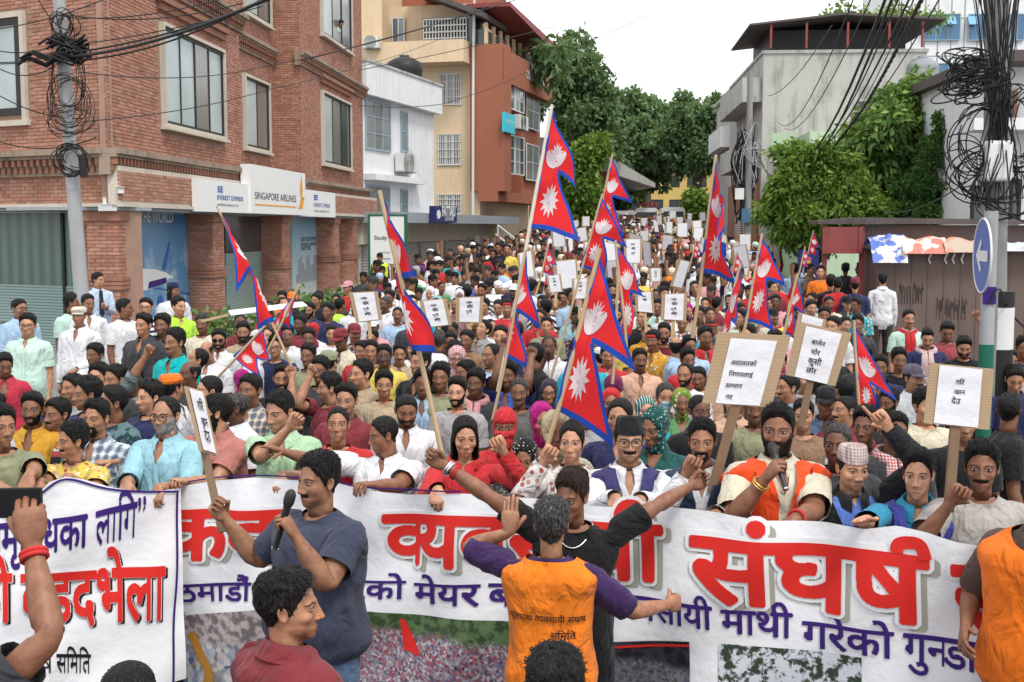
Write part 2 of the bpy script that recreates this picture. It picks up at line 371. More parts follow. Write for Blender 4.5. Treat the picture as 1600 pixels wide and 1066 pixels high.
# torso sections: z, half width, half depth, centre y
TOR_M = np.array([(.80,.075,.075,.0),(.835,.140,.100,.005),(.88,.166,.112,.008),(.94,.168,.116,.006),(1.0,.156,.112,.0),(1.06,.149,.106,-.003),(1.13,.150,.104,-.002),(1.20,.160,.110,-.002),(1.27,.170,.117,-.003),(1.33,.178,.114,.002),(1.375,.178,.100,.008),(1.402,.163,.085,.012),(1.425,.130,.073,.013),(1.445,.090,.064,.012),(1.462,.066,.058,.009),(1.49,.056,.056,.004)])
TOR_F = TOR_M.copy(); TOR_F[:,1] *= np.interp(TOR_F[:,0], [.8,.94,1.08,1.3,1.45], [1.02,1.04,.90,.90,.88]); TOR_F[:,2] *= np.interp(TOR_F[:,0], [.8,1.1,1.26,1.36,1.45],[1.02,.95,1.10,1.0,.9])
def torso(n, zs, infl=0., female=False, bulk=1., belly=0., av=None, dip=0.):
    t = TOR_F if female else TOR_M
    hw = np.interp(zs, t[:,0], t[:,1]); hd = np.interp(zs, t[:,0], t[:,2]); cy = np.interp(zs, t[:,0], t[:,3])
    bk = 1+(bulk-1)*sstep(np.asarray(zs), 1.47, 1.36)
    hw = hw*bk; hd = hd*(1+(bk-1)*1.3)
    hd = hd + belly*np.exp(-((zs-1.04)/.12)**2)*.5; cy = cy - belly*np.exp(-((zs-1.04)/.12)**2)*.5
    inf = infl(zs) if callable(infl) else infl
    hw = hw+inf; hd = hd+inf
    zs = np.asarray(zs, float)
    if av is None: a = np.repeat(np.linspace(0, 2*np.pi, n, endpoint=False)[None], len(zs), 0)
    else:          # open strip: av(z) is the half width of the opening in front
        wv = np.clip(av(zs), 0, None); a0 = np.minimum((wv/np.maximum(hw, .02))**1.25, 1.15); n = n+1
        a = a0[:, None]+(2*np.pi-2*a0[:, None])*np.linspace(0, 1, n)[None]
    c, s = np.sin(a), -np.cos(a)     # a=0 is the front (-y)
    fc = np.maximum(0, -s)**2
    ex = 2/2.5; c = np.sign(c)*np.abs(c)**ex; s = np.sign(s)*np.abs(s)**ex
    Z = np.repeat(zs[:, None], n, 1)-dip*sstep(zs, 1.39, 1.462)[:, None]*fc
    X = hw[:, None]*c; Y = cy[:, None]+hd[:, None]*s-dip*.45*sstep(zs, 1.39, 1.462)[:, None]*fc
    # slope the shoulder line: points near the side drop
    V = np.stack([X, Y, Z], -1).reshape(-1, 3)
    W = wz(len(V)); z = V[:,2]
    cp = sstep(z, 1.30, 1.14); sp = sstep(z, 1.10, .98); nk = sstep(z, 1.45, 1.50)
    W[:, BI['pelvis']] = sp; W[:, BI['spine']] = (1-sp)*cp; W[:, BI['chest']] = (1-cp)*(1-nk); W[:, BI['neck']] = nk*(1-cp)
    for sd, sg in (('L', 1), ('R', -1)):
        k = sstep(V[:,0]*sg, .105, .185)*sstep(z, 1.20, 1.36)*.55*(1-nk)
        W *= (1-k)[:, None]; W[:, BI['uarm'+sd]] += k
    return Part(V, grid_faces(len(zs), n, av is None), W)
def frame_loft(C, A, B, ra, rb, n, ex=2.0):
    a = np.linspace(0, 2*np.pi, n, endpoint=False); c, s = np.cos(a), np.sin(a)
    if ex != 2: c = np.sign(c)*np.abs(c)**(2/ex); s = np.sign(s)*np.abs(s)**(2/ex)
    return (C[:, None]+A[None, None]*(ra[:, None]*c)[..., None]+B[None, None]*(rb[:, None]*s)[..., None]).reshape(-1, 3)
ARM_S = np.array([-.085,-.045,0,.04,.09,.15,.20,.25,.285,.32,.37,.43,.48,.515,.535])
ARM_A = np.array([.008,.040,.056,.056,.051,.047,.045,.041,.039,.041,.041,.035,.029,.026,.027])   # in the palm plane (front-back)
ARM_B = np.array([.008,.038,.054,.055,.049,.045,.043,.040,.038,.039,.037,.031,.025,.021,.021])
def arm_w(s, sd):
    W = wz(len(s)); e = sstep(s, ARM1-.045, ARM1+.045); w_ = sstep(s, ARM1+ARM2-.03, ARM1+ARM2+.02); sh = sstep(s, .07, -.06)*.92
    W[:, BI['uarm'+sd]] = (1-e)*(1-sh); W[:, BI['chest']] = (1-e)*sh; W[:, BI['farm'+sd]] = e*(1-w_); W[:, BI['hand'+sd]] = e*w_
    return W
def arm(sd, n, K, infl=0., s0=-.08, s1=.535, bulk=1., palm=False):
    d, nn = AD[sd], AN[sd]; fy = np.array([0,-1.,0])
    S_ = np.linspace(s0, s1, K)
    ra = np.interp(S_, ARM_S, ARM_A); rb = np.interp(S_, ARM_S, ARM_B)
    bk = 1+(bulk-1)*sstep(S_, .6, .35); inf = infl(S_) if callable(infl) else infl
    inf = inf*sstep(S_, -.085, -.01)
    ra = ra*bk+inf; rb = rb*bk+inf
    if palm:
        e = ARM1+ARM2
        S2 = e+np.array([.012,.03,.055,.078,.092,.098]); S_ = np.concatenate([S_, S2])
        ra = np.concatenate([ra, [.030,.038,.042,.042,.038,.02]]); rb = np.concatenate([rb, [.020,.019,.018,.016,.013,.005]])
    C = J['uarm'+sd]+d*S_[:, None]
    V = frame_loft(C, fy, nn, ra, rb, n, 2.3 if palm else 2)
    W = arm_w(np.repeat(S_, n), sd)
    p = Part(V, grid_faces(len(S_), n), W)
    return p
def finger(sd, k, n, K):
    d, nn = AD[sd], AN[sd]; fy = np.array([0,-1.,0])
    if k == 't': b = J['t1'+sd]-J['td'+sd]*.012; dd = J['td'+sd]; L = .082; r0 = .0125; split = .054
    else: b = J[k+'1'+sd]-d*.018; dd = d; L = FLEN[k]+.018; r0 = {'i':.0095,'m':.0098,'r':.0092,'p':.0080}[k]; split = .018+FLEN[k]*.48
    S_ = np.linspace(0, L, K); t = S_/L
    r = r0*(1.05-.22*t); r[-1] = r0*.35; S_[-1] = L; S_[-2] = L-.006
    x = np.cross(dd, nn); x /= np.linalg.norm(x); y = np.cross(x, dd)
    V = frame_loft(b+dd*S_[:, None], x, y, r, r*.92, n)
    s = np.repeat(S_, n); W = wz(len(s)); a = sstep(s, .004, .022); e = sstep(s, split-.009, split+.009)
    W[:, BI['hand'+sd]] = 1-a; W[:, BI[k+'1'+sd]] = a*(1-e); W[:, BI[k+'2'+sd]] = a*e
    F = grid_faces(K, n); V = np.concatenate([V, [b+dd*(L+.001)]]); W = np.concatenate([W, W[-1:]])
    T = np.array([[(K-1)*n+i, (K-1)*n+(i+1) % n, len(V)-1] for i in range(n)])
    return Part(V, F, W, T)
LEG_Z = np.array([.90,.86,.78,.68,.58,.50,.46,.38,.30,.20,.12,.09])
LEG_R = np.array([.088,.088,.082,.073,.063,.055,.052,.055,.052,.040,.034,.036])
def leg(sd, n, K, infl=0., z1=.09):
    sg = 1 if sd == 'L' else -1
    z = np.linspace(.90, z1, K); r = np.interp(z, LEG_Z[::-1], LEG_R[::-1]); r = r+(infl(z) if callable(infl) else infl)
    cx = np.interp(z, [.085,.48,.88], [.102,.1,.088])*sg; cy = np.interp(z, [.085,.3,.48,.88], [.015,.012,-.005,.002])
    C = np.stack([cx, cy, z], -1)
    V = frame_loft(C, np.array([1.,0,0]), np.array([0,1.,0]), r, r*1.08, n)
    zz = np.repeat(z, n); W = wz(len(V)); hp = sstep(zz, .84, .93); kn = sstep(zz, .53, .43); an = sstep(zz, .12, .07)
    W[:, BI['pelvis']] = hp; W[:, BI['thigh'+sd]] = (1-hp)*(1-kn); W[:, BI['shin'+sd]] = kn*(1-an); W[:, BI['foot'+sd]] = an
    return Part(V, grid_faces(K, n), W)
def foot(sd, n=10, infl=0.):
    sg = 1 if sd == 'L' else -1; c = J['foot'+sd]
    y = np.array([.06,.05,.02,-.03,-.08,-.13,-.165,-.18]); top = np.array([.06,.085,.10,.085,.065,.05,.04,.03]); hw = np.array([.02,.034,.038,.042,.047,.049,.040,.018])+infl
    a = np.linspace(0, 2*np.pi, n, endpoint=False); V = []
    for k in range(len(y)):
        h = top[k]+infl
        for t in a:
            cx, cz = math.cos(t), math.sin(t)
            V.append((c[0]+hw[k]*cx*(1 if cz < .5 else .8), c[1]+y[k], max(.002, h/2+h/2*np.sign(cz)*abs(cz)**.7)))
    V = np.array(V); W = wz(len(V)); W[:, BI['foot'+sd]] = 1
    T = [[0, i+1, i+2] for i in range(n-2)] + [[len(V)-n, len(V)-n+i+2, len(V)-n+i+1] for i in range(n-2)]
    return Part(V, grid_faces(len(y), n), W, np.array(T))
# ------------------------------------------------ head: star-shaped surface of a small distance field (cm)
def el_(P, c, r):
    q = (P-np.array(c))/np.array(r); k0 = np.linalg.norm(q, axis=1); k1 = np.linalg.norm(q/np.array(r), axis=1)
    return k0*(k0-1)/np.maximum(k1, 1e-6)
def cap_(P, a, b, ra, rb):
    a, b = np.array(a, float), np.array(b, float); ab = b-a; t = np.clip(((P-a)@ab)/(ab@ab), 0, 1)
    return np.linalg.norm(P-a-t[:, None]*ab, axis=1)-(ra+(rb-ra)*t)
def smin(a, b, k):
    h = np.clip(.5+.5*(b-a)/k, 0, 1); return b+(a-b)*h-k*h*(1-h)
def smax(a, b, k): return -smin(-a, -b, k)
def head_sdf(P, q):
    """P in cm: x right, y forward, z up; origin between the ears"""
    Q = P.copy(); Q[:,0] = np.abs(Q[:,0])
    w, jw, ns, fat, chin = q['w'], q['jaw'], q['nose'], q['fat'], q['chin']
    d = el_(Q, (0,-1.3,3.0), (7.35*w,9.2,8.1))
    d = smin(d, el_(Q, (0,1.6,-1.5), (6.55*w,7.0,6.4)), 1.6)
    d = smin(d, el_(Q, (0,2.2,-5.2), (5.05*w*jw,6.2,5.9)), 1.6)
    d = smin(d, el_(Q, (3.05*jw,1.2,-6.2), (2.1,3.6,2.6)), 1.6)      # jaw corner
    d = smin(d, el_(Q, (0,6.1,-9.3*chin), (2.2,2.1,1.9)), 1.5)      # chin
    d = smin(d, el_(Q, (4.1,5.2,-2.6), (1.9+fat,2.1+fat,1.9+fat)), 1.3)      # cheek
    d = smin(d, cap_(Q, (0,8.0,2.3), (4.6,6.5,2.1), .85, .7), 1.0)  # brow
    d = smax(d, -el_(Q, (3.15,9.6,.2), (2.25,2.0,1.45)), .9)        # socket
    d = smin(d, el_(Q, (3.15,6.75,.35), (1.55,1.38,1.28)), .25)     # eyeball under its lids
    d = smin(d, cap_(Q, (3.15-1.5,7.95,1.25), (3.15+1.5,7.3,1.2), .22, .25), .35)   # upper lid fold
    d = smin(d, cap_(Q, (0,8.4,1.6), (0,10.0*ns,-3.2), .50, .85), .6)      # nose ridge
    d = smin(d, el_(Q, (0,9.85*ns,-3.5), (1.05,1.05,.9)), .5)
    d = smin(d, el_(Q, (1.2*q['nw'],8.8,-3.8), (.78,.95,.7)), .4)     # nostril wing
    d = smin(d, el_(Q, (0,7.0,-6.9), (2.9,1.6,1.8)), .9)            # mouth mound
    d = smin(d, cap_(Q, (0,8.45,-6.45), (2.1,7.45,-7.35), .50, .22), .3)   # upper lip
    d = smin(d, cap_(Q, (0,8.30,-7.75), (1.8,7.5,-7.85), .58, .22), .35)  # lower lip
    d = smax(d, -cap_(Q, (0,9.15,-7.06), (2.3,7.9,-7.6), .22, .12), .2)
    d = smin(d, cap_(Q, (0,-1.9,-5), (0,-.8,-17), 4.7*q['nk'], 5.5*q['nk']), 1.6)     # neck
    return d
HEADS = {}
HP = [dict(w=1., jaw=1., nose=1., fat=0., chin=1., nw=1., nk=1.), dict(w=.96, jaw=.93, nose=1.02, fat=-.2, chin=1.02, nw=.95, nk=.93),
      dict(w=1.05, jaw=1.12, nose=1., fat=.5, chin=.98, nw=1.15, nk=1.12), dict(w=.98, jaw=1.05, nose=1.03, fat=-.1, chin=1.03, nw=1.05, nk=1.0),
      dict(w=.95, jaw=.88, nose=.975, fat=.1, chin=.97, nw=.92, nk=.80), dict(w=.97, jaw=.95, nose=.98, fat=.45, chin=.96, nw=.98, nk=.84),
      dict(w=1.02, jaw=.90, nose=1.05, fat=-.4, chin=1.06, nw=1.0, nk=.95), dict(w=1.07, jaw=1.02, nose=.97, fat=.7, chin=.95, nw=1.2, nk=1.1), dict(w=.93, jaw=1.1, nose=1.04, fat=-.5, chin=1.03, nw=1.1, nk=1.02)]
def radius(D, q, off=0.):
    t = np.full(len(D), 19.5)      # from outside inwards
    for _ in range(48):
        s = head_sdf(D*t[:, None], q)-off
        t = np.clip(t-np.where(np.abs(s) < .004, 0, s*.75), 1.5, 19.5)
    return t
def head_dirs(nl, nm):
    # longitude crowded to the face, latitude crowded between brow and chin
    u = np.linspace(0, 1, nl, endpoint=False); ph = 2*np.pi*u; ph = ph-.60*np.sin(ph)
    g = np.linspace(-1.42, 1.5707, 400); dn = .45+1.6*np.exp(-((g+.28)/.42)**4); cd = np.cumsum(dn); cd = (cd-cd[0])/(cd[-1]-cd[0])
    la = np.interp(np.linspace(0, 1, nm), cd, g)
    PH, LA = np.meshgrid(ph, la)
    return np.stack([np.sin(PH)*np.cos(LA), np.cos(PH)*np.cos(LA), np.sin(LA)], -1).reshape(-1, 3)
def to_body(P):   # head cm -> rest body metres (person faces -Y)
    return np.stack([-P[:,0]*HC, -P[:,1]*HC, P[:,2]*HC+HZ], -1)
def head_part(hi, nl, nm):
    key = (hi, nl, nm)
    if key in HEADS: return HEADS[key]
    D = head_dirs(nl, nm); q = HP[hi]; r = radius(D, q)
    P = D*r[:, None]
    P[:,2] = np.maximum(P[:,2], -15.2)
    V = to_body(P); W = wz(len(V)); nk = sstep(P[:,2], -8., -13.5)*sstep(P[:,1], 6.5, 4.)
    W[:, BI['head']] = 1-nk; W[:, BI['neck']] = nk
    parts = [Part(V, grid_faces(nm, nl)[:, ::-1], W)]
    # ears
    n = 8 if nl > 40 else 6
    for sg in (1, -1):
        a = np.linspace(0, 2*np.pi, n*2, endpoint=False); ez = 2.9*np.sin(a)-.5; ey = 1.55*np.cos(a)*(1+.15*np.sin(a))-1.2-.15*ez
        ez = np.where(np.sin(a) < 0, ez*.9, ez)
        xr = 7.2*q['w']; rings = []
        for (sc, xo) in ((.7,-1.0),(.85,-.2),(1.,.35),(.97,.65),(.8,.6),(.5,.15),(.1,.0)):
            rings.append(np.stack([np.full(2*n, sg*(xr+xo))-sg*.10*np.abs(ez*0)+sg*(-(ey+1.2)*.28)*(xo > 0), (ey+1.2)*sc-1.2, ez*sc], -1))
        P2 = np.concatenate(rings); V2 = to_body(P2); W2 = wz(len(V2)); W2[:, BI['head']] = 1
        F2 = grid_faces(len(rings), 2*n); parts.append(Part(V2, F2 if sg < 0 else F2[:, ::-1], W2))
    HEADS[key] = join(parts)
    return HEADS[key]
# ------------------------------------------------ posing
def rot_between(a, b):
    a = a/np.linalg.norm(a); b = b/np.linalg.norm(b); v = np.cross(a, b); c = a@b
    if c < -.9999:
        x = np.cross(a, [1,0,0]); 
        if np.linalg.norm(x) < .1: x = np.cross(a, [0,1,0])
        return axis_rot(x, math.pi)
    K = np.array([[0,-v[2],v[1]],[v[2],0,-v[0]],[-v[1],v[0],0]]); return np.eye(3)+K+K@K/(1+c)
def axis_rot(ax, an):
    ax = np.asarray(ax, float); ax = ax/np.linalg.norm(ax); K = np.array([[0,-ax[2],ax[1]],[ax[2],0,-ax[0]],[-ax[1],ax[0],0]])
    return np.eye(3)+math.sin(an)*K+(1-math.cos(an))*K@K
def rotx(a): return axis_rot([1,0,0], a)
def roty(a): return axis_rot([0,1,0], a)
def rotz(a): return axis_rot([0,0,1], a)
FING = {'relax': (.45,.5,.15), 'fist': (1.45,1.75,.75), 'grip': (1.15,1.45,.7), 'open': (.08,.1,-.15), 'curl': (.8,.9,.35), 'flat': (.15,.2,.1)}
def pose(p, arms=None, lean=0., side=0., twist=0., head=(0,0,0), legs=None):
    """p: dict; returns {bone: (R, jrest, jposed)} in the person's own frame (feet at origin, facing -Y, metres at scale 1)
    arms: {'L': spec}; spec = dict(to=(x,y,z) wrist target in own frame, pole=(x,y,z), palm=(x,y,z), fingers=(dir), hand='grip')"""
    G, P0 = {}, {}
    Rp = np.eye(3)
    Rs = rotz(twist*.4)@rotx(lean*.45)@roty(side*.4); Rc = rotz(twist)@rotx(lean)@roty(side)
    G['pelvis'] = Rp; P0['pelvis'] = J['pelvis']
    P0['spine'] = J['spine']; G['spine'] = Rs
    P0['chest'] = P0['spine']+Rs@(J['chest']-J['spine']); G['chest'] = Rc
    P0['neck'] = P0['chest']+Rc@(J['neck']-J['chest'])
    yaw, pit, til = head     # relative to the person's own facing: yaw>0 turns to its left (+X), pit>0 looks down
    Rh = rotz(yaw)@rotx(pit)@roty(til)
    Rn = rotz(yaw*.45)@rotx(lean*.5+pit*.4)@roty(side*.4+til*.4)
    G['neck'] = Rn; P0['head'] = P0['neck']+Rn@(J['head']-J['neck']); G['head'] = Rh
    for sd, sg in (('L', 1), ('R', -1)):
        a = (arms or {}).get(sd) or {}
        d, nn = AD[sd], AN[sd]
        lift = 0.
        S0 = P0['chest']+Rc@(J['uarm'+sd]-J['chest'])
        if 'to' in a:
            T = np.array(a['to'], float)
            up = max(0, (T[2]-S0[2]))
            S0 = S0+np.array([0, 0, min(.05, up*.12)])
            v = T-S0; L = np.linalg.norm(v); L = min(max(L, .14), ARM1+ARM2-.004); v = v/np.linalg.norm(v)
            ca = (ARM1**2+L*L-ARM2**2)/(2*ARM1*L); sa = math.sqrt(max(0, 1-ca*ca))
            pole = np.array(a.get('pole', (sg*.6, .3, -1.)), float); pole = pole-v*(pole@v); pole /= np.linalg.norm(pole)
            u1 = v*ca+pole*sa; E = S0+u1*ARM1; u2 = (S0+v*L-E)/ARM2
        else:
            sw = a.get('swing', .05); sp = a.get('spread', .13); bend = a.get('bend', .25)
            u1 = Rc@np.array([sg*math.sin(sp), -math.sin(sw), -math.cos(sp)*math.cos(sw)]); u1 /= np.linalg.norm(u1)
            u2 = axis_rot(Rc@np.array([1., 0, 0]), -bend)@u1
            u2 = u2+Rc@np.array([-sg*.12, 0, 0]); u2 /= np.linalg.norm(u2)
            E = S0+u1*ARM1
        G1 = rot_between(Rc@d, u1)@Rc
        G2 = rot_between(G1@d, u2)@G1
        Wp = E+u2*ARM2
        tw = 0.
        if 'palm' in a:
            Pd = np.array(a['palm'], float); Pd = Pd-u2*(Pd@u2); cur = G2@nn; cur = cur-u2*(cur@u2)
            if np.linalg.norm(Pd) > 1e-3 and np.linalg.norm(cur) > 1e-3:
                tw = math.atan2(np.cross(cur, Pd)@u2, cur@Pd)
        G2f = axis_rot(u2, tw*.5)@G2; Gh = axis_rot(u2, tw)@G2
        if 'fingers' in a: Gh = rot_between(u2, np.array(a['fingers'], float))@Gh
        G['clav'+sd] = Rc; P0['clav'+sd] = P0['chest']+Rc@(J['clav'+sd]-J['chest'])
        G['uarm'+sd], P0['uarm'+sd] = G1, S0; G['farm'+sd], P0['farm'+sd] = G2f, E; G['hand'+sd], P0['hand'+sd] = Gh, Wp
        mode = a.get('hand', 'relax')
        for k in 'imrp':
            c1, c2, ct = FING['fist' if mode == 'point' and k != 'i' else 'open' if mode == 'point' else mode]
            j = {'i': 0, 'm': .04, 'r': .08, 'p': .14}[k] if mode not in ('open', 'flat') else 0
            ax = np.cross(d, nn)
            Ra = axis_rot(ax, c1+j); Rb = axis_rot(ax, c1+c2+j*1.5)
            if mode == 'open': sp_ = {'i': .14, 'm': .03, 'r': -.08, 'p': -.2}[k]; Ra = axis_rot(nn, sp_*(-sg))@Ra; Rb = axis_rot(nn, sp_*(-sg))@Rb
            P0[k+'1'+sd] = Wp+Gh@(J[k+'1'+sd]-J['hand'+sd]); G[k+'1'+sd] = Gh@Ra
            P0[k+'2'+sd] = P0[k+'1'+sd]+Gh@Ra@(J[k+'2'+sd]-J[k+'1'+sd]); G[k+'2'+sd] = Gh@Rb
        ct = FING['fist' if mode == 'point' else mode][2]
        ax = np.cross(J['td'+sd], nn*.8+np.array([0,1.,0])*.6)
        Ra = axis_rot(ax, ct*.7); Rb = axis_rot(ax, ct*1.5)
        P0['t1'+sd] = Wp+Gh@(J['t1'+sd]-J['hand'+sd]); G['t1'+sd] = Gh@Ra
        P0['t2'+sd] = P0['t1'+sd]+Gh@Ra@(J['t2'+sd]-J['t1'+sd]); G['t2'+sd] = Gh@Rb
        th, kn = (legs or {}).get(sd, (0., 0.))
        Rt = rotx(-th)@roty(-sg*.03); Rk = rotx(-th+kn)
        P0['thigh'+sd] = J['thigh'+sd]; G['thigh'+sd] = Rt
        P0['shin'+sd] = P0['thigh'+sd]+Rt@(J['shin'+sd]-J['thigh'+sd]); G['shin'+sd] = Rk
        P0['foot'+sd] = P0['shin'+sd]+Rk@(J['foot'+sd]-J['shin'+sd]); G['foot'+sd] = np.eye(3)
    return {b: (G[b], J[b], P0[b]) for b in BN}
def skin(part, ps):
    out = np.zeros_like(part.V); W = part.W/np.maximum(part.W.sum(1, keepdims=True), 1e-6)
    for i, b in enumerate(BN):
        w_ = W[:, i]
        nz_ = np.nonzero(w_ > 1e-4)[0]
        if len(nz_): 
            G_, j0, j1 = ps[b]; out[nz_] += w_[nz_, None]*((part.V[nz_]-j0)@G_.T+j1)
    return out
LODS = {0: dict(hl=60, hm=54, tn=40, tk=40, an=14, ak=24, fn=7, fk=8, ln=12, lk=10), 1: dict(hl=32, hm=28, tn=22, tk=18, an=8, ak=13, fn=4, fk=5, ln=8, lk=6), 2: dict(hl=20, hm=18, tn=16, tk=12, an=6, ak=9, fn=3, fk=4, ln=6, lk=4)}
TPL = {}
def body_tpl(lod, hi, female, bulk):
    key = (lod, hi, female, bulk)
    if key in TPL: return TPL[key]
    L = LODS[lod]; hp = head_part(hi, L['hl'], L['hm'])
    parts = [hp, torso(L['tn'], np.concatenate([np.linspace(.80, 1.30, L['tk']//2), np.linspace(1.33, 1.455, L['tk']//2)]), lambda z: -.022*sstep(z, 1.41, 1.455), female, bulk)]
    for sd in 'LR':
        parts.append(arm(sd, L['an'], L['ak'], 0., bulk=(.86 if female else 1)*bulk, palm=True))
        parts += [finger(sd, k, L['fn'], L['fk']) for k in 'imrpt']
        parts += [leg(sd, L['ln'], L['lk']), foot(sd, 8 if lod == 0 else 5)]
    b = join(parts); nh = len(hp.F)
    mi = np.concatenate([np.zeros(nh, int), np.ones(len(b.F)-nh+len(b.T), int)])
    TPL[key] = (b, mi)
    return TPL[key]
# ------------------------------------------------ clothes
def crumple(part, amp, seed, f=16.):
    """push a garment's points outwards along their rings by a smooth random field"""
    c = part.V.copy(); m = swave(part.V*np.array([1., 1., .8]), f, seed)*amp
    ctr = part.V.copy(); ctr[:, 0] *= 0; r = np.abs(m)*.6+m*.6
    dirv = part.V-np.stack([np.sign(part.V[:,0])*np.clip(np.abs(part.V[:,0])-.17, 0, 1), np.zeros(len(part.V)), part.V[:,2]], -1)
    n = np.linalg.norm(dirv, axis=1, keepdims=True); c += dirv/np.maximum(n, 1e-4)*np.clip(r, -.3*amp, 2*amp)[:, None]
    part.V = c; return part
def cut(part, keep):
    """drop faces for which keep(centres) is false"""
    c = part.V[part.F].mean(1); return Part(part.V, part.F[keep(c)], part.W, part.T)
def top_part(lod, sleeve, female, bulk, hem=.80, vneck=0., seed=0, loose=1., belly=0., sleeveless=False, open_front=0.):
    L = LODS[lod]
    inf = lambda z: (.010+.018*sstep(z, 1.25, .95)*loose)*np.where(z > 1.40, np.interp(z, [1.40,1.47], [1., .55]), 1)
    ztop = 1.462
    zs = np.concatenate([np.linspace(hem, 1.28, L['tk']//2), np.linspace(1.31, ztop, L['tk']//2+2)])
    if vneck > .045: t = torso(L['tn'], zs, inf, female, bulk, belly, av=lambda z: (z-(1.45-vneck))*.42)
    else: t = torso(L['tn'], zs, inf, female, bulk, belly, dip=vneck)
    if hem < .80:
        lo = t.V[:,2] < .82; k = np.clip((.82-t.V[:,2])/.3, 0, 1); r = np.interp(.84, TOR_M[:,0], TOR_M[:,1])+.03
        a = np.arctan2(t.V[:,0], -t.V[:,1]); t.V[lo,0] = (np.sin(a)*(r+.05*k))[lo]; t.V[lo,1] = (-np.cos(a)*(r*.72+.05*k))[lo]
    if lod < 2: crumple(t, (.016 if lod == 0 else .011)*loose, seed)
    parts = [t]
    if not sleeveless:
        for sd in 'LR':
            e = {'short': .20, 'half': .25, 'roll': .36, 'long': .525}[sleeve]
            si = lambda s: .012+.012*loose*sstep(s, .0, .18)*(1 if sleeve in ('short','half') else .45)
            a = arm(sd, L['an'], max(6, int(L['ak']*(e+.10)/.58)), si, -.08, e, (.86 if female else 1)*bulk)
            if lod < 2:
                m = swave(a.V, 34., seed+5)*.009; ax = J['uarm'+sd]+AD[sd]*((a.V-J['uarm'+sd])@AD[sd])[:, None]; dv = a.V-ax; a.V = a.V+dv/np.maximum(np.linalg.norm(dv, axis=1, keepdims=True), 1e-4)*np.abs(m)[:, None]
            parts.append(a)
    return join(parts)
def vest_part(lod, female, bulk, hem=.84, seed=0, gap=.026, extra=.013, belly=0.):
    L = LODS[lod]
    extra = extra if gap > 0 else .024
    inf = lambda z: .010+extra+.014*sstep(z, 1.25, .95)+(.030 if gap > 0 else .014)*np.exp(-((z-1.375)/.06)**2)
    t = torso(L['tn'], np.concatenate([np.linspace(hem, 1.26, L['tk']//2), np.linspace(1.29, 1.455, L['tk']//2+2)]), inf, female, bulk*1.02, belly, av=lambda z: gap*sstep(z, hem-.2, hem+.15)+np.maximum(0, (z-1.30)*.30)) if gap > 0 else torso(L['tn'], np.concatenate([np.linspace(hem, 1.26, L['tk']//2), np.linspace(1.29, 1.455, L['tk']//2+2)]), inf, female, bulk*1.02, belly, dip=.06)
    if lod == 0: crumple(t, .006, seed)
    return t
def collar_part(lod, female, bulk, spread=1.):
    """folded shirt collar: stand, fold, leaf with points, open in front"""
    n = 26 if lod == 0 else 14
    a = np.linspace(.22, 2*np.pi-.22, n); fr = np.abs(np.cos(a/2))            # 1 at the front ends, 0 at the back
    fr = np.abs(a-np.pi)/(np.pi-.22)
    V = []
    for k, (r, z) in enumerate(((.064, 1.452), (.063, 1.480), (.067, 1.486), (.082, 1.462), (.100, 1.434))):
        rr = r*(.93 if female else 1)+(.014*fr**3*spread if k >= 3 else 0); zz = z-.030*fr**1.5-(.024*fr**4 if k == 4 else 0)+(.012*(1-fr))
        yy = .010-np.cos(a)*(rr*.98)-.006*fr
        V.append(np.stack([np.sin(a)*rr*1.04, yy, zz+0*a], -1))
    V = np.concatenate(V); W = wz(len(V)); W[:, BI['chest']] = .75; W[:, BI['neck']] = .25
    return Part(V, grid_faces(5, n, False), W)
def trouser_part(lod, seed=0, wide=0.):
    L = LODS[lod]; t = torso(L['tn'], np.linspace(.80, 1.0, 6), lambda z: .010+0*z)
    parts = [t]
    for sd in 'LR': parts.append(leg(sd, L['ln'], L['lk'], lambda z: .016+.022*sstep(z, .6, .15)+wide*sstep(z, .8, .2), .05))
    return join(parts)
def shoe_part(lod):
    return join([foot(sd, 10 if lod == 0 else 5, .007) for sd in 'LR'])
def scarf_part(lod, seed, tails=.42, wide=.05):
    """cloth looped round the neck, two tails down the chest"""
    n = 8; K = 28 if lod == 0 else 16; parts = []
    a = np.linspace(.35, 2*np.pi-.35, K); C = np.stack([np.sin(a)*.098, .014-np.cos(a)*.095, 1.452+.022*np.cos(a+math.pi)+0*a], -1)
    pth = [C[0]+np.array([-.015*0, -.02, -tails*t]) for t in (1., .75, .5, .25)] + list(C) + [C[-1]+np.array([0, -.02, -tails*.85*t]) for t in (.25, .5, .75, 1.)]
    P = np.array(pth); P[:4, 1] -= .03; P[-4:, 1] -= .03
    r = np.concatenate([[.05,.047,.043,.036], np.full(K, .030), [.036,.043,.047,.05]])*(wide/.05)
    V = []
    for i in range(len(P)):
        t = P[min(i+1, len(P)-1)]-P[max(i-1, 0)]; t /= np.linalg.norm(t)
        out = P[i]-np.array([0, .01, P[i][2]]); out[2] = 0 if i < 4 or i >= len(P)-4 else .05; out /= np.linalg.norm(out)+1e-6; b = np.cross(t, out)
        b /= np.linalg.norm(b)+1e-6
        for k in range(n):
            g = 2*math.pi*k/n; V.append(P[i]+out*math.cos(g)*.016*(1+.25*math.sin(3*i+k))+b*math.sin(g)*r[i])
    V = np.array(V); W = wz(len(V)); W[:, BI['chest']] = .85; W[:, BI['neck']] = .15
    return Part(V, grid_faces(len(P), n), W)
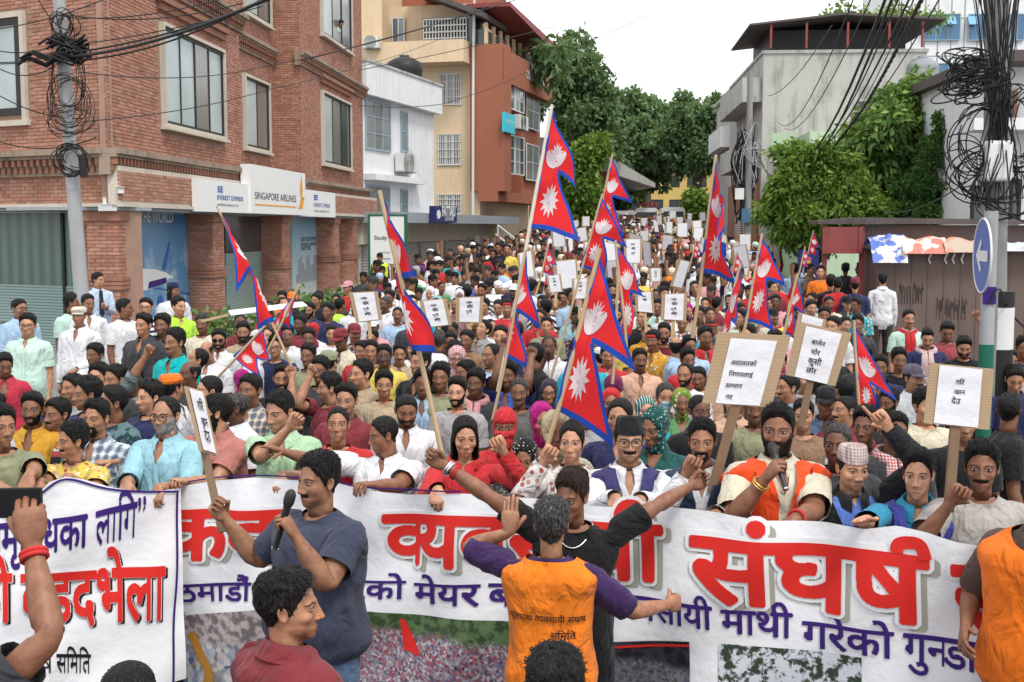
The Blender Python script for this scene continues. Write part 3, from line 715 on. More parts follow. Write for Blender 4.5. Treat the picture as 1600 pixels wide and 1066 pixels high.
# ------------------------------------------------ things worn on the head (built in head cm, rigid)
def hairline(ph, style):
    tab = {'short': ([0,.45,.75,1.05,1.28,1.45,1.62,1.9,2.4,3.15], [7.6,7.2,5.4,3.0,.2,-1.6,2.4,-1.0,-5.0,-6.6]),
           'recede': ([0,.35,.6,.95,1.25,1.45,1.62,1.9,2.4,3.15], [9.6,9.9,9.3,5.2,.6,-1.0,2.4,-1.0,-5.0,-6.4]),
           'woman': ([0,.45,.75,1.05,1.3,1.6,1.9,2.4,3.15], [7.4,6.6,4.4,1.0,-2.5,-5.,-7,-9.,-10.])}[style]
    return np.interp(np.abs(ph), *tab)
HAIRM = {}; RAD = {}
def hair_mesh(style, lod, hi, seed=0):
    """styles: short, crop, messy, fringe, side, quiff, recede, bald, long, tied"""
    key = (style, lod, hi, seed)
    if key in HAIRM: return HAIRM[key]
    nl, nm = ((72, 56) if lod == 0 else (34, 28) if lod == 1 else (20, 16))
    u = np.linspace(0, 2*np.pi, nl, endpoint=False); la = np.linspace(-.78, np.pi/2, nm)
    PH, LA = np.meshgrid(u, la); D = np.stack([np.sin(PH)*np.cos(LA), np.cos(PH)*np.cos(LA), np.sin(LA)], -1).reshape(-1, 3)
    r = RAD.get(('h', hi, lod)); r = radius(D, HP[hi]) if r is None else r; RAD[('h', hi, lod)] = r; P = D*r[:, None]; z = P[:,2]
    ph = np.arctan2(P[:,0], P[:,1])
    base = 'recede' if style in ('recede', 'bald') else 'woman' if style in ('long', 'tied') else 'short'
    jit = swave(P, .8, seed+3)*.35
    hl = hairline(ph, base)+jit
    m = z-hl
    top = sstep(z, 3., 9.); frt = sstep(P[:,1], -2., 6.)
    T = {'short': .7+1.3*top+.5*top*frt, 'crop': .45+.35*top, 'under': .6, 'messy': .9+2.0*top+.6*frt*top, 'fringe': .9+2.0*top, 'side': .7+1.7*top+.9*top*sstep(P[:,0], -6, 6),
         'quiff': .5+1.4*top+1.8*top*frt, 'recede': .55+.5*top, 'bald': .5, 'long': 1.0+.6*top, 'tied': .7+.3*top}[style]*np.ones(len(z))
    if style == 'bald': m = np.minimum(m, (6.2-z)+np.abs(ph)*0+jit); m = np.where(np.abs(ph) < 1.1, -3, m)
    if style == 'recede': m = np.where((z > 9.0) & (P[:,1] > -2.5), np.minimum(m, 1.2), m)
    if style == 'under': m = np.minimum(m, (6.0-z)*.6)
    edge = sstep(m, -.35, .9)
    rough = {'crop': .12, 'tied': .12, 'bald': .12, 'under': .1, 'messy': .85, 'fringe': .6, 'long': .3, 'recede': .2}.get(style, .42)
    n1 = swave(D*10, 1.0, seed+11); n2 = swave(D*np.array([22., 9., 22.]), 1., seed+17)
    th = T*edge+rough*edge*(n1*.7+n2*.5)*(.35+.65*top)
    th = np.where(m < -.35, -.5, np.maximum(th, -.15))
    V = P+D*th[:, None]
    keep = m > -.9
    F = grid_faces(nm, nl)[:, ::-1]; F = F[keep[F].all(1)]
    Vs, Fs, Ts = [V], [F], []
    o = len(V)
    rg = np.random.default_rng(seed+5)
    nt_ = {0: 800, 1: 170, 2: 40}[lod]
    if style in ('bald', 'crop', 'tied', 'recede', 'under', 'long'): nt_ = int(nt_*.3)
    cand = np.nonzero((m > .1) & (LA.ravel() < 1.5))[0]
    wgt = (np.cos(LA.ravel())*(.3+top))[cand]; cand = rg.choice(cand, nt_, p=wgt/wgt.sum()) if nt_ else []
    part_x = {'side': 3.5}.get(style, 0)
    for c in cand:
        p = V[c]-D[c]*.35; d = D[c]; tp = top[c]
        flow = np.array([0, .9, -.2]) if style in ('fringe', 'messy', 'short', 'quiff') else np.array([-1. if P[c,0] < part_x else 1., .3, -.2])
        if style == 'quiff': flow = np.array([.2, .3, .9])
        if tp < .3: flow = np.array([0, -.25, -1.])
        fl = flow+rg.normal(size=3)*(.55 if style == 'messy' else .35); fl = fl-d*(fl@d)*.85
        fl /= np.linalg.norm(fl); L_ = (1.1+1.7*tp)*rg.uniform(.6, 1.25)*(.45 if style in ('crop', 'bald', 'tied', 'recede', 'under') else 1.25 if style in ('messy', 'fringe') else 1)
        lift = .30*tp+.12 if style not in ('long', 'tied') else .02; sd_ = np.cross(d, fl); w_ = rg.uniform(.08, .24)*(1.7 if lod else 1)
        p1 = p+(fl+d*lift)*L_*.5; p2 = p+(fl*1.0+d*(lift-.22))*L_-np.array([0,0,.12*L_])
        Vs.append(np.array([p-sd_*w_, p+sd_*w_, p1+sd_*w_*.8+d*.12, p1-sd_*w_*.8+d*.12, p2])); Fs.append(np.array([[o, o+1, o+2, o+3]])); Ts.append([o+3, o+2, o+4]); o += 5
    if style == 'long':
        # locks hanging to the shoulders
        for sgn in np.linspace(-2.6, 2.6, 17 if lod == 0 else 9):
            a0 = math.pi+sgn*.62 if abs(sgn) < 2.7 else 0
            base_p = np.array([math.sin(a0)*7.0, math.cos(a0)*7.6-1., 4.]); 
            K = 8
            for i in range(K):
                t = i/(K-1); wv = .5*math.sin(3*t+sgn*3); c_ = base_p*np.array([1+.16*math.sin(min(1, t*2.5)*1.57)-.1*t, 1+.1*math.sin(min(1, t*2.5)*1.57), 1])+np.array([wv*.3, -1.2*t, -23*t*rg.uniform(.93, 1.03)])
                w_ = (1.75-.9*t**2)*(1 if lod == 0 else 1.7); tg = np.array([math.cos(a0), -math.sin(a0), 0]); ou = np.array([math.sin(a0), math.cos(a0), 0])
                Vs.append(np.array([c_-tg*w_, c_+ou*.9, c_+tg*w_, c_-ou*.9]))
            for i in range(K-1):
                b = o+i*4
                Fs.append(np.array([[b+k, b+(k+1)%4, b+4+(k+1)%4, b+4+k] for k in range(4)]))
            o += 4*K
    if style == 'tied':
        K = 7; nn_ = 8
        for i in range(K):
            t = i/(K-1); rr = 3.0*math.sin(math.pi*min(.97, max(.08, t)))
            for k in range(nn_): g = 2*math.pi*k/nn_; Vs.append(np.array([[rr*math.cos(g), -8.6-3.6*t, -1.2+rr*math.sin(g)]]))
        Fs.append(grid_faces(K, nn_)+o); o += K*nn_
    V = np.concatenate(Vs); V = np.stack([-V[:,0]*HC, -V[:,1]*HC, V[:,2]*HC], -1)
    V = V+np.array([0, 0, HZ])-J['head']
    F = np.concatenate(Fs)
    fl = [F]+([np.array(Ts)] if Ts else [])
    HAIRM[key] = mesh_np('hair', V, fl, [None])
    return HAIRM[key]
def shell(hi, lod, mask, thick, seed=0, rough=0., la0=-1.25, la1=np.pi/2, name='shell', post=None):
    nl, nm = ((64, 48) if lod == 0 else (32, 24) if lod == 1 else (18, 14))
    u = np.linspace(0, 2*np.pi, nl, endpoint=False); u = u-.35*np.sin(u); la = np.linspace(la0, la1, nm)
    PH, LA = np.meshgrid(u, la); D = np.stack([np.sin(PH)*np.cos(LA), np.cos(PH)*np.cos(LA), np.sin(LA)], -1).reshape(-1, 3)
    r = RAD.get((hi, lod, la0, la1)); r = radius(D, HP[hi]) if r is None else r; RAD[(hi, lod, la0, la1)] = r; P = D*r[:, None]; m = mask(P, PH.ravel()); e = sstep(m, -.25, .5)
    th = thick(P)*e+rough*e*(swave(D*14, 1., seed)+swave(D*34, 1., seed+1)*.7); th = np.where(m < -.25, -.5, th)
    V = P+D*th[:, None]
    if post is not None: V = post(V, D, m)
    F = grid_faces(nm, nl)[:, ::-1]; F = F[(m > -.8)[F].all(1)]
    V = np.stack([-V[:,0]*HC, -V[:,1]*HC, V[:,2]*HC], -1)
    rest = V+np.array([0, 0, HZ])
    V = V+np.array([0, 0, HZ])-J['head']
    return mesh_np(name, V, F, [None], attrs={'rest': rest})
WEAR = {}
def beard_mesh(hi, lod, kind):
    key = ('beard', hi, lod, kind)
    if key in WEAR: return WEAR[key]
    def mask(P, ph):
        ax = np.abs(P[:,0]); z = P[:,2]; y = P[:,1]
        jt = swave(P, 2.6, 5)*.28
        must = jt+np.minimum.reduce([.95-np.abs(z+5.35-.12*ax)*1.3, 3.5-ax, y-5])
        if kind == 'moustache': return must
        lim = np.interp(ax, [0,1.5,2.6,3.6,5,6.6], [-8.35,-8.1,-6.6,-5.4,-4.2,-.5])
        b = np.minimum.reduce([lim-z, z+12.2+.0*ax, y+1.2+.3*(z+6)])
        if kind == 'goatee': b = np.minimum(b, 2.7-ax)
        side = np.minimum.reduce([1.0-np.abs(ax-3.0)*1.2, z+8.5, -5.2-z, y-4])
        return np.maximum.reduce([must, b+jt*1.6, side])
    tk = {'moustache': .26, 'short': .2, 'full': .75, 'goatee': .28}[kind]
    WEAR[key] = shell(hi, lod, mask, lambda P: tk+(.5*sstep(P[:,2], -7., -10.) if kind == 'full' else 0), 3, .14 if kind == 'moustache' else .2*tk+.1, -1.2, .2, 'beard')
    return WEAR[key]
def scarf_head_mesh(hi, lod, kind):
    """cloth over the head: hood (face free), wrap (face below the eyes covered), keffiyeh"""
    key = ('hs', hi, lod, kind)
    if key in WEAR: return WEAR[key]
    def mask(P, ph):
        ax = np.abs(P[:,0]); z = P[:,2]; y = P[:,1]
        if kind == 'wrap':     # band open only at the eyes
            o = np.minimum(5.9-ax, 2.3-np.abs(z-1.0)); f = np.where(y > 2, o, -5)
            return -f
        rx, top, bot = (5.6, 7.6, -10.8) if kind == 'hood' else (5.9, 5.0, -10.8)
        q = np.sqrt((ax/rx)**2+((z-(top+bot)/2)/((top-bot)/2))**2)
        return np.where(y > 1.0, (q-1)*5., 4.)
    def post(V, D, m):
        z = V[:,2]; k = sstep(z, -6.5, -15.)
        ang = np.arctan2(V[:,0], V[:,1]); rad = 1+k*(.75 if kind != 'wrap' else .55)
        V[:,0] *= rad*(1+.05*np.sin(ang*9)*k); V[:,1] = V[:,1]*(1+k*.45)-k*.5; V[:,2] -= k*3.
        V += D*(.22*np.sin(ang*7+V[:,2]*.8)+.25*swave(D*9, 1., 4))[:, None]*sstep(m, 0, 1)[:, None]
        return V
    WEAR[key] = shell(hi, lod, mask, lambda P: 1.35+.5*sstep(P[:,2], 2, 8)+(.6 if kind == 'keffiyeh' else 0)*sstep(P[:,2], 0, 5), 9, .1 if kind != 'keffiyeh' else .3, -1.42, np.pi/2, 'headscarf', post)
    return WEAR[key]
def hat_mesh(kind, lod):
    key = ('hat', kind, lod)
    if key in WEAR: return WEAR[key]
    nl = 36 if lod == 0 else 20; parts = []
    a = np.linspace(0, 2*np.pi, nl, endpoint=False); sx, cx = np.sin(a), np.cos(a)
    def ring(rx, ry, z, yo=-1.2, tilt=0.): return np.stack([sx*rx, cx*ry+yo, z+tilt*cx], -1)
    if kind == 'topi':
        rs = [ring(7.9, 9.6, 4.4, -1., -.3), ring(7.9, 9.6, 5.6, -1, -.3), ring(7.6, 9.2, 8.6, -1, .2), ring(6.9, 8.5, 12.3, -1.2, 1.0), ring(6.0, 7.4, 13.2, -1.2, 1.1), ring(3., 4.5, 13.4, -1.2, .9), ring(.1, .1, 13.4, -1.2, 0)]
    elif kind in ('cap', 'flatcap'):
        rs = [ring(7.95, 9.7, 4.2, -1.2, .3), ring(7.95, 9.7, 5.4, -1.2, .3), ring(7.8, 9.5, 7.6), ring(7.0, 8.7, 10.2), ring(5.2, 6.6, 12.), ring(2.6, 3.4, 12.9), ring(.1, .1, 13.1)]
        if kind == 'flatcap': rs = [ring(7.95, 9.9, 4.4, -1, -.2), ring(8.1, 10.3, 5.4, -.8), ring(8.6, 11.2, 7.6, -.2), ring(8.2, 10.4, 9.4, -.6), ring(6, 8., 10.9, -1.2), ring(.1, .1, 11.3, -1.2)]
    elif kind == 'beanie':
        rs = [ring(7.95, 9.7, 4.6, -1.2, -.2), ring(8.1, 9.8, 6.6, -1.2), ring(7.9, 9.6, 9.6), ring(7.2, 8.8, 11.6), ring(5.6, 6.9, 12.8), ring(.1, .1, 13.)]
    elif kind == 'turban':
        rs = []
        for k in range(9):
            t = k/8; z = 4.2+7.2*t; b = 1.6*math.sin(math.pi*min(1, t*1.15)); w_ = .35*math.sin(t*18)
            rs.append(ring(7.7+b+w_, 9.4+b+w_, z, -1.2, .6*math.sin(t*6)))
        rs += [ring(6.2, 7.4, 12.2), ring(.1, .1, 12.6)]
    elif kind == 'band':
        rs = [ring(7.6, 9.5, 4.2, -1.1, .2), ring(8.15, 10., 4.9, -1.1, .2), ring(8.2, 10.05, 6.6, -1.1, .4), ring(7.8, 9.6, 7.4, -1.1, .5), ring(7.3, 9.2, 6.9, -1.1, .4)]
    V = np.concatenate(rs); F = grid_faces(len(rs), nl)[:, ::-1]
    if kind in ('cap', 'flatcap'):
        o = len(V); n = 14; L_ = 6.5 if kind == 'cap' else 2.6
        b = np.linspace(-1.05, 1.05, n); P = []
        for (k, dz) in ((0., .2), (.5, .0), (1., -.9), (1., -1.15), (.5, -.35), (0., -.1)):
            P.append(np.stack([np.sin(b)*(7.8+.3*k), np.cos(b)*9.6-1.2+L_*k*np.cos(b*1.45)**.8, 4.6+dz-1.2*k*k*.6-.8*np.sin(b)**2*k+0*b], -1))
        V = np.concatenate([V]+P); F = np.concatenate([F, grid_faces(6, n, False)+o])
    rest = V*.01
    if kind == 'turban': V += np.random.default_rng(1).normal(size=V.shape)*.06
    V = np.stack([-V[:,0]*HC, -V[:,1]*HC, V[:,2]*HC], -1)+np.array([0, 0, HZ])-J['head']
    WEAR[key] = mesh_np(kind, V, F, [None], attrs={'rest': rest})
    return WEAR[key]
def H(x, y, z): return Vector((-x*HC, -y*HC, z*HC+HZ-J['head'][2]))-Vector((J['head'][0], J['head'][1], 0))
def glasses_mesh(kind):
    if ('gl', kind) in WEAR: return WEAR[('gl', kind)]
    m = MB()
    for sg in (1, -1):
        c = (sg*3.3, 8.9, .1); n = 20
        if kind == 'dark':
            pts = [H(c[0]+2.7*math.cos(t), c[1]-.28*abs(c[0]+2.7*math.cos(t))+.9, c[2]+2.1*math.sin(t)*(1 if math.sin(t) > 0 else 1.1)) for t in [2*math.pi*k/n for k in range(n)]]
            m.add(pts+[H(c[0], c[1]-.3, c[2])], [(k, (k+1) % n, n) for k in range(n)])
        else:
            def sq(t, p): return math.copysign(abs(t)**p, t)
            m.tube([H(c[0]+2.75*sq(math.cos(t), .8), c[1]-.22*abs(c[0]+2.6*math.cos(t))+.75, c[2]+2.0*sq(math.sin(t), .8)) for t in [2*math.pi*k/n for k in range(n)]], .0022, 5, closed=True)
        m.tube([H(sg*6.0, 7.9, .9), H(sg*7.2, 6.6, 1.0), H(sg*7.7, 1., 1.0), H(sg*7.4, -2., -.3)], .0018, 4)
    m.tube([H(-.9, 9.4, .8), H(0, 9.7, 1.0), H(.9, 9.4, .8)], .0018, 4)
    WEAR[('gl', kind)] = m.mesh('glasses', None)
    return WEAR[('gl', kind)]
def facemask_mesh(lod):
    if ('fm',) in WEAR: return WEAR[('fm',)]
    def mask(P, ph):
        ax = np.abs(P[:,0]); return np.where(P[:,1] > 2.5, np.minimum.reduce([5.6-ax, -1.6-.16*ax-P[:,2], P[:,2]+10.6-.25*ax]), -3)
    WEAR[('fm',)] = shell(4, lod, mask, lambda P: .5+0*P[:,0], 2, .05, -1.2, .3, 'face_mask'); return WEAR[('fm',)]
# ------------------------------------------------ a person
SKINS = {'d': (.21,.104,.062), 'm': (.325,.172,.104), 'l': (.44,.25,.16), 'x': (.125,.063,.040)}
def set_mat(o, m):
    if not o.data.materials: o.data.materials.append(None)
    o.material_slots[0].link = 'OBJECT'; o.material_slots[0].material = m
def person(loc, yaw=0., scale=1., lod=1, tone='m', hi=0, female=False, bulk=1., hair='short', haircol='hair', top='tee', col=(.5,.5,.5), pat=None, sleeve='short',
           trouser=(.03,.035,.05), arms=None, lean=0., side=0., twist=0., head=(0,0,0), beard=None, glasses=None, hat=None, hatcol=(.02,.02,.02), hatpat=None,
           scarf=None, scarfcol=(.6,.05,.05), scarfpat=None, vest=None, vestcol=(.8,.2,.02), face=None, under=None, mask=False, hood=None, hoodcol=(.4,.02,.05), hoodpat=None,
           belly=0., vneck=None, legs=None, seed=0, extras=None, tonef=1., hem=None, pack=None, beardcol=None):
    root = empty('person', loc, yaw)
    root.scale = (scale,)*3
    ps = pose(None, arms, lean, side, twist, head, legs)
    tpl, mi = body_tpl(lod, hi, female, round(bulk, 2))
    rh = random.Random(seed*13+5); hsc = np.array([rh.uniform(.94, 1.06), rh.uniform(.96, 1.05), rh.uniform(.95, 1.06)])
    wh = tpl.W[:, BI['head']][:, None]; V = skin(Part(tpl.V+(tpl.V-J['head'])*(hsc-1)*wh, tpl.F, tpl.W), ps)
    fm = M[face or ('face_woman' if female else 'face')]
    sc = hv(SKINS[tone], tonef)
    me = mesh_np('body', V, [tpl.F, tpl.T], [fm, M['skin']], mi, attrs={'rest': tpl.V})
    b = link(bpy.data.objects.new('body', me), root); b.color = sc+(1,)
    def cl(name, part, c, p=None, matname=None):
        me = mesh_np(name, skin(part, ps), [part.F]+([part.T] if len(part.T) else []), [M[matname or PAT.get(p, 'cloth')]], attrs={'rest': part.V})
        o = link(bpy.data.objects.new(name, me), root); o.color = tuple(c)+(1,)
        return o
    vn = vneck if vneck is not None else {'tee': .03, 'polo': .085, 'shirt': .13, 'kurta': .11}[top]
    hm = hem if hem is not None else {'tee': .83, 'polo': .83, 'shirt': .80, 'kurta': .52}[top]
    t = top_part(lod, sleeve, female, round(bulk, 2), hm, vn, seed % 5, 1.15 if top in ('shirt', 'kurta') else 1., belly)
    tn = {'tee': 'tshirt', 'polo': 'polo_shirt', 'shirt': 'shirt', 'kurta': 'kurta'}[top]
    to = cl(tn, t, col, pat)
    if top in ('polo', 'shirt'):
        p = collar_part(lod, female, bulk)
        me = mesh_np('collar', skin(p, ps), p.F, [M[PAT.get(pat, 'cloth')]], attrs={'rest': p.V}); o = link(bpy.data.objects.new('collar', me), to); o.color = tuple(col)+(1,)
    if lod < 2 and top != 'tee' and not vest and hm < 1:
        zs = np.linspace(hm+.01, 1.45-vn, 14); t_ = TOR_F if female else TOR_M; b_ = round(bulk, 2); f_ = lambda c: np.interp(zs, t_[:,0], t_[:,c]); g_ = np.exp(-((zs-1.04)/.12)**2)*belly
        y = f_(3)-g_*.5-(f_(2)*(1+(b_-1)*1.3)+g_*.5+.012+.020*sstep(zs, 1.25, .95)*1.15+(.016 if lod == 0 else .012)); y = np.where(zs < .84, y[np.argmin(np.abs(zs-.84))], y)
        vv = np.concatenate([np.stack([np.full(14, x), y+d, zs], -1) for x, d in ((-.017, .008), (-.014, 0), (.014, 0), (.017, .008))]); w_ = wz(56); z4 = np.tile(zs, 4); c_ = sstep(z4, 1.30, 1.14); s_ = sstep(z4, 1.10, .98); w_[:, BI['pelvis']] = s_; w_[:, BI['spine']] = (1-s_)*c_; w_[:, BI['chest']] = 1-c_
        pk = Part(vv, grid_faces(4, 14, False), w_); o = cl('placket', pk, col, pat); o.parent = to
    if under is not None:
        u = top_part(lod, 'short', female, round(bulk, 2), .9, .05, 1, .2, sleeveless=True); u.V = u.V*np.array([.975, .95, 1.]); cl('undershirt', u, under)
    if vest: cl('vest', vest_part(lod, female, round(bulk, 2), .84 if vest != 'long' else .72, 2, .028 if vest != 'shut' else -1., belly=belly), vestcol)
    if scarf: cl('scarf', scarf_part(lod, seed), scarfcol, scarfpat)
    cl('trousers', trouser_part(lod), trouser)
    cl('shoes', shoe_part(lod), (.03,.028,.026))
    # rigid head wear
    Gh, _, hp = ps['head']
    Mh = Matrix.Translation(hp) @ Matrix([list(map(float, r)) for r in Gh]).to_4x4() @ Matrix.Diagonal(Vector([float(v) for v in hsc])).to_4x4()
    def rigid(name, me, m, c=None):
        o = link(bpy.data.objects.new(name, me), root); o.matrix_local = Mh; set_mat(o, m)
        if c is not None: o.color = tuple(c)+(1,)
        return o
    if hair and hat and hat != 'band' and hair not in ('long', 'tied'): hair = 'under'
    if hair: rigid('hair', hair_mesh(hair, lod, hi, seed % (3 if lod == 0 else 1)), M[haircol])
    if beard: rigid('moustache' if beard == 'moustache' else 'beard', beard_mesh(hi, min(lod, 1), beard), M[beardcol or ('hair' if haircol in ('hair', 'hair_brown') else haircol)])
    if hat: rigid({'topi': 'topi_cap', 'cap': 'cap', 'flatcap': 'flat_cap', 'beanie': 'cap', 'turban': 'turban', 'band': 'headband'}[hat], hat_mesh(hat, min(lod, 1)), M[PAT.get(hatpat, 'cloth')], hatcol)
    if hood: rigid('headscarf', scarf_head_mesh(hi, min(lod, 1), hood), M[PAT.get(hoodpat, 'cloth')], hoodcol)
    if glasses: rigid('glasses' if glasses != 'dark' else 'sunglasses', glasses_mesh(glasses), M['plastic_black' if glasses != 'dark' else 'lens'])
    if mask: rigid('face_mask', facemask_mesh(min(lod, 1)), M['mask_blue'])
    if pack:
        mp_ = MB(); mp_.box(-.15, .15, .13, .27, 1.02, 1.42); o = mp_.build('backpack', M['plastic_black'], root)
    if extras: extras(root, ps)
    return root, ps
def wpos(root, p):
    """own frame -> world"""
    return np.array(Matrix.Translation(root.location) @ Matrix.Rotation(root.rotation_euler.z, 4, 'Z') @ Matrix.Diagonal(root.scale).to_4x4() @ Vector(p))
def own(loc, yaw, scale, p):
    v = Vector([float(a-b) for a, b in zip(p, loc)]); v = Matrix.Rotation(-yaw, 3, 'Z') @ v; return np.array(v)/scale
# ---------------------------------------------------------------- text as flat print
_tc = {}
def text_mesh(s, bold=0.):
    """2-D outline of a line of text: verts (n,2) with x from 0, baseline 0, cap height about .7; tris"""
    if (s, bold) in _tc: return _tc[(s, bold)]
    if '\u094d' in s:          # half letter: the stem is cut off and the next letter moves up against it
        i = s.index('\u094d'); V1, F1 = text_mesh(s[:i], bold); V2, F2 = text_mesh(s[i+1:], bold); wl_ = text_mesh(s[i-1], bold)[0][:,0].max(); x = V1[:,0].max()-wl_*.30
        bm = bmesh.new(); vs = [bm.verts.new((a, b, 0)) for a, b in V1]
        for f in F1: bm.faces.new([vs[k] for k in f])
        bmesh.ops.bisect_plane(bm, geom=bm.verts[:]+bm.edges[:]+bm.faces[:], plane_co=(x, 0, 0), plane_no=(1, 0, 0), clear_outer=True); bmesh.ops.triangulate(bm, faces=bm.faces); bm.verts.index_update()
        V1 = np.array([v.co[:2] for v in bm.verts]); F1 = [tuple(v.index for v in f.verts) for f in bm.faces]; bm.free()
        _tc[(s, bold)] = (np.concatenate([V1, V2+np.array([x-.012, 0])]), F1+[tuple(k+len(V1) for k in f) for f in F2]); return _tc[(s, bold)]
    c = bpy.data.curves.new('t', 'FONT'); c.body = s; c.size = 1; c.offset = bold; c.resolution_u = 3
    o = bpy.data.objects.new('t', c); me = bpy.data.meshes.new_from_object(o)
    bm = bmesh.new(); bm.from_mesh(me); bmesh.ops.triangulate(bm, faces=bm.faces)
    V = np.array([v.co[:2] for v in bm.verts]); F = [tuple(v.index for v in f.verts) for f in bm.faces]
    bm.free(); bpy.data.objects.remove(o); bpy.data.curves.remove(c); bpy.data.meshes.remove(me)
    if len(V): V[:,0] -= V[:,0].min()
    _tc[(s, bold)] = (V, F); return V, F
def sign_text(parent, s, u, z, width, n, mat, name='lettering', bold=0., height=None, frame=lambda u, z, n: (u, -n, z)):
    """text on a flat board; u to the right, z up, n towards the viewer, in the parent's own axes"""
    V, F = text_mesh(s, bold); k = width/max(1e-6, V[:,0].max()); kz = k if height is None else height/max(1e-6, V[:,1].max()-V[:,1].min())
    vs = [frame(u+x*k, z+y*kz, n) for x, y in V]
    m = MB(); m.add(vs, F); return m.build(name, mat, parent)
# ---------------------------------------------------------------- facades: a frame fixed by the photograph's vanishing points
class Facade:
    """local axes: x along the wall, y into the building, z up; origin on the ground at the wall's start"""
    def __init__(s, P0, vp, left=False):
        d = ray(vp, 355)[:2]; d = d/np.linalg.norm(d)
        s.P = np.array(P0[:2], float); s.d = -d if left else d
        s.rz = math.atan2(s.d[1], s.d[0])
        s.n = np.array([-s.d[1], s.d[0]])          # local +y
    def u(s, px, y=0.):
        r = ray(px, 355)[:2]; P = s.P+s.n*y; A = np.array([[r[0], -s.d[0]], [r[1], -s.d[1]]]); t = np.linalg.solve(A, P); return t[1]
    def uz(s, px, py, y=0.):
        r = ray(px, py); P = s.P+s.n*y; A = np.array([[r[0], -s.d[0]], [r[1], -s.d[1]]]); t = np.linalg.solve(A, P); return t[1], CAM_Z+r[2]*t[0]
    def rect(s, px0, px1, py0, py1, y=0.):
        """pixel box -> (u0,u1,z0,z1); py given at the box's middle"""
        m = (px0+px1)/2; u0, _ = s.uz(px0, (py0+py1)/2, y); u1, _ = s.uz(px1, (py0+py1)/2, y)
        return min(u0, u1), max(u0, u1), s.uz(m, py1, y)[1], s.uz(m, py0, y)[1]
    def world(s, u, y=0.): return s.P+s.d*u+s.n*y
    def root(s, name, label, cat, group=None):
        return empty(name, (s.P[0], s.P[1], 0), s.rz, label, cat, group)
def brick_mat():
    k = NT('brick', .9, .2); p = k.pos(); a = k.attr('rnd').outputs['Fac']; r = k.math('FRACT', k.math('ADD', a, k.node('ShaderNodeObjectInfo').outputs['Random']))
    c = k.ramp(r, [(0,(.29,.135,.093)),(.3,(.35,.165,.113)),(.6,(.39,.188,.13)),(.85,(.43,.23,.168)),(1,(.34,.185,.14))])
    n = k.noise(p, 5, 5, .65); c = k.mix(k.math('MULTIPLY', k.step(n, .52, .72), .4), c, (.50,.36,.28,1)); c = k.mix(k.math('MULTIPLY', k.step(k.noise(p, 1.1, 4), .56, .72), .45), c, (.14,.09,.07,1))
    k.color(c); k.bump(k.noise(p, 70, 4), .3, .006); return k.m
M['brick'] = brick_mat()
M['mortar'] = plain('mortar', (.32,.20,.15), .95, .25, 3)
def stain_mat(name, c, dark, amt=.6, rough=.9, streak=True):
    k = NT(name, rough, .2); p = k.pos(); x, y, z = k.sep(p)
    n = k.noise(p, .8, 6, .65); st = k.noise(k.vec(k.math('MULTIPLY', x, 3.), k.math('MULTIPLY', y, 3.), k.math('MULTIPLY', z, .35)), 1.4, 5, .6)
    m = k.step(k.math('ADD', k.math('MULTIPLY', n, .5), k.math('MULTIPLY', st, .5)) if streak else n, .44, .66)
    col = k.mix(k.math('MULTIPLY', m, amt), c+(1,), dark+(1,)); col = k.mix(k.math('MULTIPLY', k.noise(p, 9, 4), .25), col, hv(c, .6)+(1,))
    k.color(col); k.bump(k.noise(p, 30, 4), .2, .01); return k.m
M['stone_cornice'] = stain_mat('cornice', (.33,.25,.19), (.09,.075,.06), .8)
M['terracotta'] = stain_mat('terracotta', (.32,.155,.105), (.12,.07,.05), .6)
M['cream'] = stain_mat('cream_trim', (.56,.50,.42), (.3,.25,.2), .4)
M['white_wall'] = stain_mat('white_plaster', (.74,.75,.75), (.42,.42,.40), .35)
M['beige_wall'] = stain_mat('beige_plaster', (.66,.51,.34), (.42,.32,.22), .35)
M['brown_wall'] = stain_mat('brown_plaster', (.33,.125,.075), (.24,.10,.065), .35)
M['concrete'] = stain_mat('raw_concrete', (.46,.45,.42), (.17,.165,.15), .75)
M['grey_panel'] = stain_mat('grey_panel', (.30,.32,.34), (.2,.21,.22), .3)
M['green_wall'] = stain_mat('green_plaster', (.44,.58,.40), (.3,.38,.28), .4)
M['yellow_wall'] = stain_mat('yellow_plaster', (.62,.45,.15), (.38,.27,.1), .5)
M['brown_tin'] = stain_mat('brown_tin', (.15,.108,.095), (.105,.075,.066), .5, .6)
M['red_tin'] = stain_mat('red_tin', (.27,.065,.06), (.16,.05,.05), .7, .6)
M['rust_roof'] = stain_mat('rusty_sheet', (.11,.09,.085), (.05,.04,.038), .6, .7)
M['frame_black'] = plain('frame_black', (.022,.021,.020), .5, .15)
M['frame_blue'] = plain('frame_blue', (.28,.37,.41), .6, .15)
M['frame_white'] = plain('frame_white', (.6,.6,.58), .6, .1)
M['sign_white'] = plain('sign_white', (.74,.74,.72), .5, .05, 1.5)
M['ink_blue'] = plain('ink_blue', (.03,.10,.36), .6, .05); M['ink_dark'] = plain('ink_dark', (.02,.02,.035), .7, .1); M['ink_orange'] = plain('ink_orange', (.75,.32,.03), .6, .05)
M['ink_purple'] = plain('ink_purple', (.038,.012,.15), .7, .15, 9); M['ink_red'] = plain('ink_red', (.64,.022,.016), .65, .1, 9); M['ink_black'] = plain('ink_black', (.008,.008,.009), .7, .1); M['ink_shadow'] = plain('ink_shadow', (.36,.36,.30), .7, .15, 5); M['ink_white'] = plain('ink_white', (.78,.78,.79), .7, .03)
